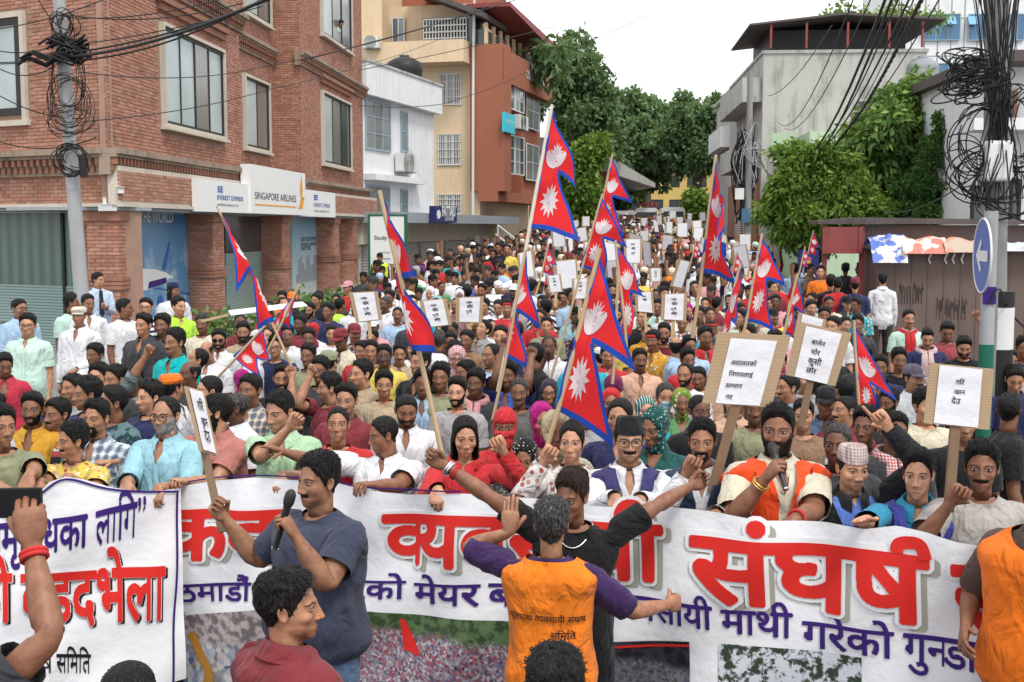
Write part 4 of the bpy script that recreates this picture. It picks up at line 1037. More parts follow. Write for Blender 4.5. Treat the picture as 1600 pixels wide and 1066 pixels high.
def glass_mat(name, c, rough=.12, spec=.7, curtain=None, scale=20):
    k = NT(name, rough, spec); p = k.pos(); x, y, z = k.sep(p); n = k.noise(p, .9, 3)
    col = k.mix(n, hv(c, .6)+(1,), hv(c, 1.3)+(1,))
    if curtain:
        w_ = k.node('ShaderNodeTexWave', {'Vector': k.vec(k.math('ADD', x, y), 0., 0.), 'Scale': scale, 'Distortion': 1.}).outputs['Fac']
        col = k.mix(w_, curtain+(1,), hv(curtain, .62)+(1,))
    k.color(col); return k.m
M['glass'] = glass_mat('glass_dark', (.05,.06,.065)); M['glass_blue'] = glass_mat('glass_blue', (.05,.15,.27), .1); M['pane_frost'] = glass_mat('pane_frosted', (.40,.47,.46), .3, .5)
M['pane_curtain'] = glass_mat('pane_curtain', (.2,.2,.2), .2, .5, (.22,.21,.18), 3.); M['pane_green'] = glass_mat('pane_green_curtain', (.1,.15,.13), .25, .5, (.13,.20,.175), 2.2); M['pane_grey'] = glass_mat('pane_grey', (.20,.23,.24), .2)
def stripe_glass():
    k = NT('glass_frosted_stripes', .3, .5); x, y, z = k.sep(k.pos()); b = k.math('LESS_THAN', k.math('FRACT', k.math('DIVIDE', z, .055)), .62)
    k.color(k.mix(b, (.12,.18,.165,1), (.27,.38,.36,1))); return k.m
M['glass_stripe'] = stripe_glass()
def shutter_mat():
    k = NT('roller_shutter', .6, .4); x, y, z = k.sep(k.pos()); s = k.math('SINE', k.math('MULTIPLY', z, 62.)); n = k.noise(k.pos(), 2, 5)
    k.color(k.mix(n, (.30,.29,.27,1), (.44,.43,.40,1))); k.bump(s, .6, .02); return k.m
M['shutter'] = shutter_mat()
M['hedge'] = None
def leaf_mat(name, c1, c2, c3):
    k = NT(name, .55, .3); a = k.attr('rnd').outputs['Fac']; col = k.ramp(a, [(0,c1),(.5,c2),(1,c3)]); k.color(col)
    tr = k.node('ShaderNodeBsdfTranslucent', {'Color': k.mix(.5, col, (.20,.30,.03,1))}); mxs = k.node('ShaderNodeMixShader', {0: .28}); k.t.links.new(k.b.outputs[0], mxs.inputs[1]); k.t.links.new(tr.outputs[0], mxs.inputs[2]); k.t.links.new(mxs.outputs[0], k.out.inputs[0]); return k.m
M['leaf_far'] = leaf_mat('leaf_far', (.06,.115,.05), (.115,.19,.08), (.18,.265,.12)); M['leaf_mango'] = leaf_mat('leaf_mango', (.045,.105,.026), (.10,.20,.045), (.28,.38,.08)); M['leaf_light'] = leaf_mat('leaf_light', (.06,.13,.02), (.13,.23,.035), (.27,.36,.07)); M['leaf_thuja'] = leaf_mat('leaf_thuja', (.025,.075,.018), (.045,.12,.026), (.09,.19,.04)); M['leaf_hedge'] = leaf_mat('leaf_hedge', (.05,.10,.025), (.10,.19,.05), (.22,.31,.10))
M['bark'] = plain('bark', (.075,.06,.048), .95, .35, 14, bump=.6)
# ---------------------------------------------------------------- ground
def ground_mat():
    k = NT('asphalt', .92, .25); p = k.pos(); n = k.noise(p, 1.2, 6, .6); f = k.noise(p, 90, 3)
    k.color(k.mix(n, (.040,.040,.041,1), k.mix(f, (.055,.054,.053,1), (.085,.083,.08,1)))); k.bump(f, .4, .006); return k.m
ys = np.concatenate([np.linspace(-14, 12, 8), np.linspace(14, 140, 40), [200, 400]])
V = [(x, y, gz(y)) for y in ys for x in (-160, -20, -6, 0, 6, 20, 160)]
tag(link(bpy.data.objects.new('road', mesh_np('road', np.array(V), grid_faces(len(ys), 7, False), [ground_mat()]))), kind='structure')
M['paving'] = stain_mat('paving', (.27,.255,.235), (.16,.15,.14), .5, streak=False)
def pavement(name, x0, x1, y0, y1, h):
    m = MB(); n = 14; Y = np.linspace(y0, y1, n)
    for i in range(n-1):
        a, b = Y[i], Y[i+1]; za, zb = gz(a), gz(b)
        m.add([(x0,a,za+h),(x1,a,za+h),(x1,b,zb+h),(x0,b,zb+h),(x0,a,za-.2),(x1,a,za-.2),(x1,b,zb-.2),(x0,b,zb-.2)], [(0,1,2,3),(1,5,6,2),(0,3,7,4)]+([(0,4,5,1)] if i == 0 else []))
    tag(m.build(name, M['paving']), kind='structure')
pavement('pavement_left', -16, -4.6, 9.6, 70, .14); pavement('pavement_right', 4.7, 14, 11, 60, .14)
# ---------------------------------------------------------------- brick corner building
BX = -8.4
def brick_wall(m_acc, u0, u1, z0, z1, holes, y=0., L=.21, Hh=.064, rgen=np.random.default_rng(3)):
    """rows of single bricks, proud of the mortar; m_acc collects (u,y,z centre, length)"""
    k = 0; z = z0
    while z+Hh <= z1+1e-6:
        u = u0-(L/2 if k % 2 else 0)
        while u < u1:
            a, b = max(u, u0), min(u+L-.012, u1)
            if b-a > .03 and not any(a < h[1] and b > h[0] and z < h[3] and z+Hh > h[2] for h in holes): m_acc.append((a, b, y-.010-rgen.uniform(0, .008), z, z+Hh-.012))
            u += L
        z += Hh; k += 1
def bricks_build(root, acc, single, name='brickwork'):
    """the listed singles become objects of their own, the rest one joined part"""
    unit = MB(); unit.box(-.5, .5, 0, 1, 0, 1); ume = unit.mesh('brick', M['brick'])
    V, F, Rn = [], [], []; base = np.array([[0,0,0],[1,0,0],[1,0,1],[0,0,1],[0,1,0],[1,1,0],[1,1,1],[0,1,1]]); fc = np.array([[0,1,2,3],[1,5,6,2],[4,0,3,7],[3,2,6,7],[4,5,1,0]])
    rr = np.random.default_rng(5)
    for i, (a, b, y, z0, z1) in enumerate(acc):
        if single and single(a, b, z0, i):
            o = link(bpy.data.objects.new('brick', ume), root); o.location = ((a+b)/2, y, z0); o.scale = (b-a, .06, z1-z0); continue
        F.append(fc+len(V)*8); V.append(base*np.array([b-a, .06, z1-z0])+np.array([a, y, z0])); Rn.append(np.full(8, rr.random()))
    if V:
        o = link(bpy.data.objects.new(name, mesh_np(name, np.concatenate(V), np.concatenate(F), [M['brick']], smooth=False, attrs={'rnd': np.concatenate(Rn)})), root); o['kind'] = 'stuff'
def window(parent, u0, u1, z0, z1, npane, y=0., mats=('pane_frost',), frame='frame_black', sur=None, fw=.06, depth=.10, bars=0, name='window'):
    m = MB(); d0, d1 = y-.06, y-.003
    m.box(u0, u0+fw, d0, d1, z0, z1); m.box(u1-fw, u1, d0, d1, z0, z1); m.box(u0+fw, u1-fw, d0, d1, z1-fw, z1); m.box(u0+fw, u1-fw, d0, d1, z0, z0+fw)
    wd = (u1-u0-2*fw)/npane
    for i in range(1, npane): m.box(u0+fw+wd*i-fw*.4, u0+fw+wd*i+fw*.4, d0+.006, d1, z0+fw, z1-fw)
    for i in range(1, bars+1): zz = z0+(z1-z0)*i/(bars+1); m.box(u0+fw, u1-fw, d0+.01, d1-.01, zz-.018, zz+.018)
    w_ = m.build(name, M[frame], parent)
    for i in range(npane):
        p = MB(); a = u0+fw+wd*i+(fw*.4 if i else 0); b = u0+fw+wd*(i+1)-(fw*.4 if i < npane-1 else 0)
        p.box(a, b, d0+.025+(i % 2)*.012, d0+.032+(i % 2)*.012, z0+fw, z1-fw); p.build('pane', M[mats[i % len(mats)]], w_)
    if sur:
        s = MB(); t = .065
        s.box(u0-t, u0, y-.11, y-.003, z0-t, z1+t); s.box(u1, u1+t, y-.11, y-.003, z0-t, z1+t); s.box(u0, u1, y-.11, y-.003, z1, z1+t); s.box(u0-t-.05, u1+t+.05, y-.16, y-.003, z0-t-.06, z0-t); s.box(u0, u1, y-.11, y-.003, z0-t, z0)
        s.build('surround', M[sur], w_)
    return w_
def cornice(parent, u0, u1, z, y=0., h=.45, proj=.28, name='cornice', step=.16):
    """stacked mouldings with a row of dentils below"""
    m = MB(); m.box(u0, u1, y-proj, y+.1, z-h*.22, z); m.box(u0, u1, y-proj*.78, y+.1, z-h*.34, z-h*.22-.002); m.box(u0, u1, y-proj*.35, y+.1, z-h, z-h*.34-.002)
    c = m.build(name, M['stone_cornice'], parent)
    d = MB(); u = u0+.03
    while u < u1-.08: d.box(u, u+step*.5, y-proj*.72, y-proj*.35-.002, z-h*.62, z-h*.36); d.box(u, u+step*.5, y-proj*.5, y-proj*.35-.002, z-h*.86, z-h*.66); u += step
    d.build('dentils', M['terracotta'], c)['kind'] = 'stuff'; return c
Y0 = at_x(172, 300, BX)[1]
fR = Facade((BX, Y0), 940)
fL = Facade((BX, Y0), -2700)        # runs away to the left; its local +x points left
rb = fR.root('brick_building', 'red brick corner building with black framed windows above a glass shopfront', 'building')
zf0 = fR.uz(178, 318)[1]; zc = fR.uz(178, 233)[1]; zc_b = fR.uz(178, 262)[1]; ZT = 11.2
u379, u431, u472, u568, u580 = [fR.u(p) for p in (379, 431, 472, 568, 580)]
REC = .75
u431 = u472-.001
w1 = fR.rect(252, 345, 62, 203); w2 = fR.rect(380, 417, 127, 232, REC); w3 = fR.rect(502, 545, 155, 258); w4 = fR.rect(500, 546, -60, 66); w5 = fR.rect(380, 418, -80, 28, REC)
w1b = (w1[0], w1[1], w1[2]+3.35, w1[3]+3.35)
m = MB(); m.box(0, u379, .0, .15, zf0, ZT); m.box(u379-.15, u379, .152, REC+.3, zf0, ZT); m.box(u379+.001, u472-.001, REC, REC+.3, zf0, ZT); m.box(u472, u568, .0, REC+.3, zf0, ZT); m.box(u568-.2, u568, REC+.302, 7, 0, ZT)
m.build('wall', M['mortar'], rb)
acc = []
def pad(h, t=.10): return (h[0]-t, h[1]+t, h[2]-t-.08, h[3]+t)
brick_wall(acc, 0, u379, zf0, ZT, [pad(w1), pad(w1b)]); brick_wall(acc, u379, u472, zf0, ZT, [pad(w2), pad(w5)], REC); brick_wall(acc, u472, u568, zf0, ZT, [pad(w3), pad(w4)])
brick_wall(acc, 0, u379, zf0, zc_b, [], -.0)
bricks_build(rb, acc, lambda a, b, z, i: False)
for w_ in (w1, w1b): window(rb, *w_, 4, mats=('pane_frost', 'pane_frost', 'pane_curtain', 'pane_frost'), sur='cream')
for w_ in (w2, w5): window(rb, *w_, 2, REC, ('pane_frost', 'pane_curtain'), sur='cream')
for w_ in (w3, w4): window(rb, *w_, 3, mats=('pane_frost', 'pane_curtain', 'glass'), sur='cream')
for w_ in (w1, w3):       # small hood moulding over the windows
    m = MB(); m.box(w_[0]-.25, w_[1]+.25, -.16, .02, w_[3]+.42, w_[3]+.52); m.box(w_[0]-.18, w_[1]+.18, -.09, .02, w_[3]+.28, w_[3]+.418); m.build('hood_moulding', M['terracotta'], rb)
cornice(rb, -.2, u379+.15, zc); cornice(rb, u472-.15, u568+.25, zc); cornice(rb, u379+.152, u472-.152, zc, REC)
zc2 = w1[3]+1.05; cornice(rb, -.2, u379+.15, zc2, h=.4, proj=.22); cornice(rb, u472-.15, u568+.2, zc2, h=.4, proj=.22); cornice(rb, u379+.152, u472-.152, zc2, REC, h=.4, proj=.22)
# side of the projecting bay towards the camera
acc = []; m = MB(); brick_wall(acc, 0, REC, zf0, ZT, [])
sb = link(bpy.data.objects.new('bay_side', None), rb); sb.location = (u472, 0, 0); sb.rotation_euler = (0, 0, -math.pi/2); sb.location = (u472-.002, REC, 0); 
V = []; F = []; Rn = []
for (a, b, y, z0, z1) in acc:
    base = np.array([[0,0,0],[1,0,0],[1,0,1],[0,0,1],[0,1,0],[1,1,0],[1,1,1],[0,1,1]])*np.array([b-a, .06, z1-z0])+np.array([a, y, z0]); F.append(np.array([[0,1,2,3],[1,5,6,2],[4,0,3,7],[3,2,6,7],[4,5,1,0]])+len(V)*8); V.append(base); Rn.append(np.full(8, rng.random()))
o = link(bpy.data.objects.new('brickwork', mesh_np('brickwork', np.concatenate(V), np.concatenate(F), [M['brick']], smooth=False, attrs={'rnd': np.concatenate(Rn)})), sb); o['kind'] = 'stuff'
# ground floor: fascia, soffit, brick columns with stone bands, shopfront
m = MB(); m.box(-.1, u580, -.22, .0-.002, zf0, zc_b+.02); m.build('fascia', M['cream'], rb)
acc = []; brick_wall(acc, -.1, u580, zf0+.05, zc_b, [], -.222); bricks_build(rb, acc, None, 'fascia_brickwork')
m = MB(); m.box(-.14, u580+.04, -.28, .02, zf0-.06, zf0-.002); m.build('fascia_edge', M['cream'], rb)
m = MB(); m.box(-.1, u580, -.2, 1.8, zf0-.12, zf0-.062); m.build('soffit', M['grey_panel'], rb)
COLS = [(fR.u(174), fR.u(201)), (fR.u(323), fR.u(352)), (fR.u(433), fR.u(456)), (fR.u(515), fR.u(533)), (fR.u(546), fR.u(564))]
gb = gz(Y0)
for ci, (a, b) in enumerate(COLS):
    a, b = a, min(b, a+.75); c = link(bpy.data.objects.new('column', None), rb); c.location = (a, -.12, 0)
    m = MB(); m.box(0, b-a, .0, .55, gb, zf0-.121); m.build('core', M['mortar'], c)
    acc = []; brick_wall(acc, 0, b-a, gb, zf0-.13, [(0, 9, 1.45+gb, 1.66+gb)]); bricks_build(c, acc, (lambda x, y, z, i: i % 2 == 0) if ci < 2 else None)
    acc2 = []; brick_wall(acc2, 0, .55, gb, zf0-.13, [(0, 9, 1.45+gb, 1.66+gb)])
    V = []; F = []; Rn = []
    for (p, q, y, z0, z1) in acc2:
        base = np.array([[0,0,0],[0,1,0],[0,1,1],[0,0,1],[1,0,0],[1,1,0],[1,1,1],[1,0,1]], float)*np.array([.05, q-p, z1-z0])+np.array([y, p, z0]); F.append(np.array([[0,3,2,1],[1,2,6,5],[0,4,7,3],[2,3,7,6]])+len(V)*8); V.append(base); Rn.append(np.full(8, rng.random()))
    o = link(bpy.data.objects.new('brickwork', mesh_np('brickwork', np.concatenate(V), np.concatenate(F), [M['brick']], smooth=False, attrs={'rnd': np.concatenate(Rn)})), c); o['kind'] = 'stuff'
    m = MB()
    for dz in (0, .075, .15): m.box(-.05+.01*(dz == .075), b-a+.05, -.05, .6, 1.45+gb+dz, 1.45+gb+dz+.062)
    m.box(-.05, b-a+.05, -.05, .6, zf0-.30, zf0-.122); m.build('band', M['terracotta'], c)['kind'] = 'stuff'
def poster_mat(name, top, bot, cloud, z0, z1):
    k = NT(name, .25, .5); p = k.pos(); x, y, z = k.sep(p); t = k.step(z, z0, z1); c = k.mix(t, bot+(1,), top+(1,))
    n = k.noise(p, 2.2, 6, .6); c = k.mix(k.math('MULTIPLY', k.step(n, .48, .66), k.math('MULTIPLY', k.math('SUBTRACT', 1., t), cloud)), c, (.62,.72,.80,1)); k.color(c); return k.m
zs0 = gb+.35; zs1 = zf0-.14
GL = .42
def shop(px0, px1, name, mat, z0=zs0, z1=zs1, y=GL):
    a, b = fR.u(px0, y), fR.u(px1, y); m = MB(); m.box(a, b, y, y+.04, z0, z1); return m.build(name, mat, rb), a, b
pm, pa, pb = shop(203, 304, 'poster_panel', poster_mat('print_sky', (.06,.20,.38), (.13,.32,.52), .9, zs0, zs1))
def plane_print(o, a, b):
    # airliner seen from the side, in flat pieces
    W_ = b-a; q = lambda x, z: (a+W_*x, z)
    H_ = zs1-zs0; Z = lambda t: zs0+H_*t
    m = MB(); y = GL-.006
    body = [(.0,.50),(.06,.545),(.16,.565),(.34,.55),(.5,.515),(.62,.47),(.5,.455),(.36,.42),(.2,.39),(.06,.40),(.0,.43)]
    m.add([(a+W_*x, y, Z(z)) for x, z in body], [tuple(range(len(body)))]); m.build('print_airliner', M['sign_white'], o)
    m = MB(); m.add([(a+W_*x, y-.004, Z(z)) for x, z in [(.22,.40),(.5,.43),(.5,.475),(.24,.455)]], [(0,1,2,3)]); m.build('print_stripe', M['ink_purple'], o)
    m = MB(); m.add([(a+W_*x, y-.004, Z(z)) for x, z in [(.44,.545),(.50,.545),(.58,.77),(.565,.77)]], [(0,1,2,3)]); m.add([(a+W_*x, y-.004, Z(z)) for x, z in [(.3,.40),(.36,.40),(.95,.30),(.93,.29)]], [(0,1,2,3)])
    m.add([(a+W_*(.40+.045*math.cos(t)), y-.006, Z(.28+.055*math.sin(t))) for t in np.linspace(0, 6.28, 15)[:-1]], [tuple(range(14))]); m.build('print_wing', M['ink_blue'], o)
    sign_text(o, 'THE WORLD', a+W_*.13, Z(.93), W_*.5, y*-1+.004, M['sign_white'], 'lettering', frame=lambda u, z, n: (u, -n, z))
plane_print(pm, pa, pb)
shop(304, 322, 'white_panel', M['sign_white']); shop(352, 408, 'glass_panel', M['glass_stripe'], zs0, zs0+1.55); shop(352, 408, 'glass_panel', M['glass'], zs0+1.552, zs1); shop(408, 432, 'white_panel', M['sign_white'])
p2, a2, b2 = shop(456, 499, 'poster_panel', poster_mat('print_skyline', (.22,.42,.55), (.50,.62,.60), .8, zs0, zs1))
m = MB()
for i in range(12): x = a2+(b2-a2)*(.12+.07*i); h = .25+.55*abs(math.sin(i*2.3)); m.box(x, x+.1*(b2-a2)*.7, GL-.006, GL-.003, zs0+.55, zs0+.55+h)
m.build('print_skyline', M['grey_panel'], p2)
for i, t in enumerate(('DAILY FLIGHTS FROM', 'KATHMANDU TO SINGAPORE', 'AND BEYOND')): sign_text(p2, t, a2+(b2-a2)*.3, zs0+1.75-.13*i, (b2-a2)*(.55 if i < 2 else .35), -GL+.006, M['ink_dark'])
shop(499, 514, 'white_panel', M['sign_white']); shop(533, 546, 'glass_panel', M['frame_black'])
m = MB(); m.box(-.1, u580, GL-.1, GL+.3, gb-.3, zs0-.002); m.build('plinth', M['concrete'], rb)
# sign boxes on the fascia
sg1 = fR.rect(312, 391, 284, 332, -.4); sg2 = fR.rect(390.5, 476, 264, 335, -.45); sg3 = fR.rect(476.5, 523, 299, 339, -.4)
sroot = fR.root('shop_sign', 'white stepped airline sign board on the brick fascia', 'sign')
for (a, b, z0, z1), y in ((sg1, -.42), (sg2, -.47), (sg3, -.42)):
    m = MB(); m.box(a, b, y, -.24, z0, z1); m.build('board', M['sign_white'], sroot)
def ft(s, r, fu, fz, fw, y, mat, bold=0., h=.15): sign_text(sroot, s, r[0]+(r[1]-r[0])*fu, r[2]+(r[3]-r[2])*fz, (r[1]-r[0])*fw, -y+.006, M[mat], bold=bold, height=h*(r[3]-r[2]))
ft('EVEREST EXPRESS', sg1, .30, .40, .52, -.42, 'ink_blue', .01); ft('INTERNATIONAL (P) LTD.', sg1, .30, .20, .42, -.42, 'ink_dark', h=.1); ft('EE', sg1, .31, .64, .10, -.42, 'ink_blue', .03, .2)
ft('SINGAPORE AIRLINES', sg2, .06, .30, .74, -.47, 'ink_dark'); ft('EVEREST EXPRESS', sg3, .25, .38, .55, -.42, 'ink_blue'); ft('TOURS & TRAVELS (P) LTD.', sg3, .25, .18, .52, -.42, 'ink_dark', h=.1); ft('EE', sg3, .26, .65, .12, -.42, 'ink_blue', .03, .2)
a, b, z0, z1 = sg2; W_ = b-a; H_ = z1-z0; m = MB(); m.box(a+.06*W_, a+.80*W_, -.476, -.472, z0+.17*H_, z0+.20*H_)
bird = [(.84,.14),(.93,.16),(.95,.30),(.97,.42),(.965,.36),(.93,.44),(.94,.62),(.93,.80),(.915,.92),(.895,.78),(.885,.60),(.90,.42),(.885,.28)]
m.add([(a+W_*x, -.478, z0+H_*z) for x, z in bird], [tuple(range(len(bird)))]); m.build('emblem', M['ink_orange'], sroot)
# left face of the same building (turns the corner)
lb = link(bpy.data.objects.new('left_face', None), rb)
def uzL(px, py, y=0.):
    u, z = fL.uz(px, py, y); return u, z
uE = fL.u(-420); 
Mloc = Matrix.Translation((fL.P[0], fL.P[1], 0)) @ Matrix.Rotation(fL.rz, 4, 'Z'); lb.matrix_local = (Matrix.Translation((fR.P[0], fR.P[1], 0)) @ Matrix.Rotation(fR.rz, 4, 'Z')).inverted() @ Mloc
# in this frame +y points towards the camera or away? outward is the side the camera is on
sgn = 1 if np.dot(fL.n, -fL.P) > 0 else -1
wl = fL.rect(-60, 37, 32, 182)
O = lambda d: -d*sgn         # depth d into the building -> local y
def lbox(m, u0, u1, d0, d1, z0, z1): a_, b_ = sorted((O(d0), O(d1))); return m.box(u0, u1, a_, b_, z0, z1)
m = MB(); lbox(m, .02, uE, .0, .12, zf0, ZT); m.build('wall', M['mortar'], lb)
acc = []; brick_wall(acc, 0.0, uE, zf0, ZT, [pad(wl)])
V, F, Rn = [], [], []; ns = 0; ume = MB().box(-.5, .5, -.5, .5, 0, 1).mesh('brick', M['brick'])
for (a, b, y, z0, z1) in acc:
    yy = O(y+.03)
    if ns < 260 and z0 < zc+2.6 and b-a > .18 and b < 3.2 and z0 > zc:
        o = link(bpy.data.objects.new('brick', ume), lb); o.location = ((a+b)/2, yy, z0); o.scale = (b-a, .06, z1-z0); ns += 1; continue
    base = (np.array([[0,-.5,0],[1,-.5,0],[1,-.5,1],[0,-.5,1],[0,.5,0],[1,.5,0],[1,.5,1],[0,.5,1]]))*np.array([b-a, .06, z1-z0])+np.array([a, yy, z0]); F.append(np.array([[0,1,2,3],[1,5,6,2],[4,0,3,7],[3,2,6,7],[4,5,1,0],[5,4,7,6]])+len(V)*8); V.append(base); Rn.append(np.full(8, rng.random()))
o = link(bpy.data.objects.new('brickwork', mesh_np('brickwork', np.concatenate(V), np.concatenate(F), [M['brick']], smooth=False, attrs={'rnd': np.concatenate(Rn)})), lb); o['kind'] = 'stuff'
def lpart(name, mat, *bx):
    m = MB()
    for b_ in bx: lbox(m, *b_)
    return m.build(name, M[mat], lb)
wf = lpart('window', 'frame_black', (wl[0], wl[0]+.16, -.05, .12, wl[2], wl[3]), (wl[0]+.16, wl[1], -.05, .12, wl[3]-.12, wl[3]), (wl[0]+.16, wl[1], -.05, .12, wl[2], wl[2]+.12), (wl[0]+1.3, wl[0]+1.42, -.05, .12, wl[2]+.12, wl[3]-.12))
p = MB(); lbox(p, wl[0]+.16, wl[1], -.012, -.004, wl[2]+.12, wl[3]-.12); o = p.build('pane', M['pane_frost'], wf)
lpart('surround', 'cream', (wl[0]-.1, wl[0], -.08, -.003, wl[2]-.1, wl[3]+.1), (wl[0], wl[1], -.08, -.003, wl[3], wl[3]+.1), (wl[0]-.15, wl[1], -.1, .05, wl[2]-.2, wl[2]-.1))
lpart('cornice', 'stone_cornice', (-.05, uE, -.28, .06, zc-.1, zc), (-.05, uE, -.2, .06, zc-.16, zc-.102), (-.05, uE, -.1, .06, zc-.45, zc-.162))
m = MB(); u = .05
while u < uE: lbox(m, u, u+.08, -.2, -.102, zc-.28, zc-.17); lbox(m, u, u+.08, -.15, -.102, zc-.40, zc-.30); u += .16
m.build('dentils', M['terracotta'], lb)['kind'] = 'stuff'
lpart('fascia_edge', 'cream', (-.1, uE, -.28, .02, zf0-.06, zf0-.002)); lpart('soffit', 'grey_panel', (-.05, uE, -.2, .9, zf0-.12, zf0-.062))
lpart('glass_panel', 'pane_green', (fL.u(117), uE, .5, .54, zs0+1.1, zs1)); lpart('glass_panel', 'glass_stripe', (fL.u(117), uE, .48, .498, gb+.1, zs0+1.1)); lpart('shopfront_frame', 'frame_black', (fL.u(66), fL.u(62), .46, .6, gb, zs1), (fL.u(119), fL.u(116), .46, .6, gb, zs1))
lpart('corner_pier', 'mortar', (.0, fL.u(124), .1, .7, gb, zf0-.121))
acc = []; brick_wall(acc, 0.0, fL.u(124), gb, zf0-.13, []); V, F, Rn = [], [], []
for (a, b, y, z0, z1) in acc:
    base = (np.array([[0,-.5,0],[1,-.5,0],[1,-.5,1],[0,-.5,1],[0,.5,0],[1,.5,0],[1,.5,1],[0,.5,1]]))*np.array([b-a, .06, z1-z0])+np.array([a, O(y+.11), z0]); F.append(np.array([[0,1,2,3],[1,5,6,2],[4,0,3,7],[3,2,6,7],[4,5,1,0],[5,4,7,6]])+len(V)*8); V.append(base); Rn.append(np.full(8, rng.random()))
o = link(bpy.data.objects.new('brickwork', mesh_np('brickwork', np.concatenate(V), np.concatenate(F), [M['brick']], smooth=False, attrs={'rnd': np.concatenate(Rn)})), lb); o['kind'] = 'stuff'
def box_thing(name, label, cat, loc, parts, rz=0, group=None):
    r = empty(name, loc, rz, label, cat, group)
    for nm, mt, fn in parts:
        m = MB(); fn(m); m.build(nm, M[mt], r)
    return r
for (px, py, Y, rz, lab) in ((187, 298, Y0+.2, .5, 'white bullet camera on the brick fascia above the shop'), (168, 325, Y0-.35, 1.1, 'white bullet camera hanging under the soffit')):
    p = at(px, py, Y-.25)
    box_thing('security_camera', lab, 'camera', p, [('housing', 'frame_white', lambda m: (m.box(-.05, .05, -.17, .17, -.05, .05), m.box(-.06, .06, -.2, .1, .052, .062))), ('mount', 'frame_white', lambda m: m.box(-.02, .02, .05, .09, .064, .17)), ('lens', 'lens', lambda m: m.lathe([(.001, 0), (.035, 0), (.035, .01)], (0, 0, -.03), 10).xf(Matrix.Translation((0, -.17, 0)) @ Matrix.Rotation(R(90), 4, 'X')))], rz)
# ---------------------------------------------------------------- left side, further up the street
fW = Facade(at(568, 355, 45), 1323)
rw = fW.root('white_building', 'white plastered three storey building with blue window frames beside the brick building', 'building')
uw = fW.u(692); uP = fW.u(692, -.35); zp1 = fW.uz(630, 120)[1]; zp0 = fW.uz(630, 166)[1]
m = MB(); m.box(0, uw-1.2, 0, 9, 0, zp0+.5); m.build('wall', M['white_wall'], rw)
m = MB(); m.box(-.4, uP, -.35, 8.9, zp0, zp1); m.build('parapet', M['white_wall'], rw)
m = MB(); m.box(-.45, uP+.05, -.4, 8.95, zp1+.002, zp1+.1); m.build('coping', M['concrete'], rw)
for (a, b, c, d, n, bars) in ((570, 609, 158, 236, 3, 2), (625, 636, 174, 238, 1, 1), (572, 608, 290, 342, 3, 1), (625, 636, 296, 342, 1, 1)):
    window(rw, *fW.rect(a, b, c, d), n, mats=('pane_grey', 'pane_curtain'), frame='frame_blue', bars=bars, fw=.07)
m = MB(); r_ = fW.rect(568, 650, 276, 285); m.box(r_[0], r_[1], -.5, -.002, r_[2], r_[3]); m.build('canopy', M['white_wall'], rw)
def ac_unit(f, px0, px1, py0, py1, lab, y=-.02):
    u0, u1, z0, z1 = f.rect(px0, px1, py0, py1); w_ = f.world((u0+u1)/2, y)
    hw = (u1-u0)/2; hh = (z1-z0)
    r = box_thing('air_conditioner', lab, 'air conditioner', (w_[0], w_[1], z0), [('casing', 'frame_white', lambda m: m.box(-hw, hw, -.36, -.05, 0, hh)), ('bracket', 'grey_panel', lambda m: (m.box(-hw, hw, -.36, 0, -.05, -.002)))], f.rz, 'outdoor air conditioner units')
    m = MB(); rr = min(hh, hw)*.8; n = 18
    for k in range(6): m.tube([(-.1*hw+rr*(k+1)/6*math.cos(t), -.37, hh/2+rr*(k+1)/6*math.sin(t)) for t in np.linspace(0, 6.28, n)[:-1]], .008, 4, closed=True)
    m.build('fan_guard', M['frame_black'], r)
ac_unit(fW, 615, 637, 241, 268, 'outdoor air conditioner on the white wall below the narrow window', -.02)
# black water tank on its roof
p = at(632, 119, 52); box_thing('water_tank', 'small black water tank on the white building roof', 'tank', (p[0], p[1], zp1), [('tank', 'frame_black', lambda m: m.lathe([(.01,0),(.75,0),(.78,.1),(.75,.5),(.78,.55),(.74,.9),(.4,1.1),(.2,1.15),(.01,1.15)], n=18)), ('lid', 'plastic_black', lambda m: m.lathe([(.22,1.15),(.22,1.22),(.01,1.23)], n=12))])
# beige block, wall towards the camera
fB = Facade(at(662, 355, 61), -6630, left=True)
rbg = fB.root('beige_building', 'beige plastered building with barred windows and an open top terrace', 'building')
ub = fB.u(738); zt = fB.uz(690, 104)[1]
m = MB(); m.box(-3, ub, 0, 12, 0, zt); m.build('wall', M['beige_wall'], rbg)
for (a, b, c, d) in ((686, 721, 115, 164), (685, 720, 210, 258), (685, 721, 304, 335)):
    r_ = fB.rect(a, b, c, d); w_ = window(rbg, *r_, 3, mats=('pane_curtain', 'pane_grey'), frame='frame_white', fw=.05)
    g = MB(); 
    for i in range(11): u = r_[0]+(r_[1]-r_[0])*i/10; g.box(u-.015, u+.015, -.06, -.03, r_[2], r_[3])
    for i in range(5): z = r_[2]+(r_[3]-r_[2])*i/4; g.box(r_[0]-.03, r_[1]+.03, -.085, -.062, z-.014, z+.014)
    g.build('grille', M['frame_white'], w_)
zs = fB.uz(650, 72)[1]; uL = fB.u(560)
m = MB(); m.box(uL, ub+.05, -1.6, 12, zt+.002, zs); m.build('balcony_slab', M['beige_wall'], rbg)
zr = fB.uz(690, 8)[1]
m = MB(); m.box(uL, fB.u(600), .0, 12, zs+.002, zr+3); m.box(fB.u(600)+.002, ub-.3, 1.0, 12, zs+.002, zr+.2); m.build('upper_wall', M['beige_wall'], rbg)
window(rbg, *fB.rect(614, 634, 28, 71, 1.0), 2, 1.0-.12, ('glass', 'pane_grey'), 'frame_white')
r_ = fB.rect(662, 729, 30, 70, -.4); w_ = MB()
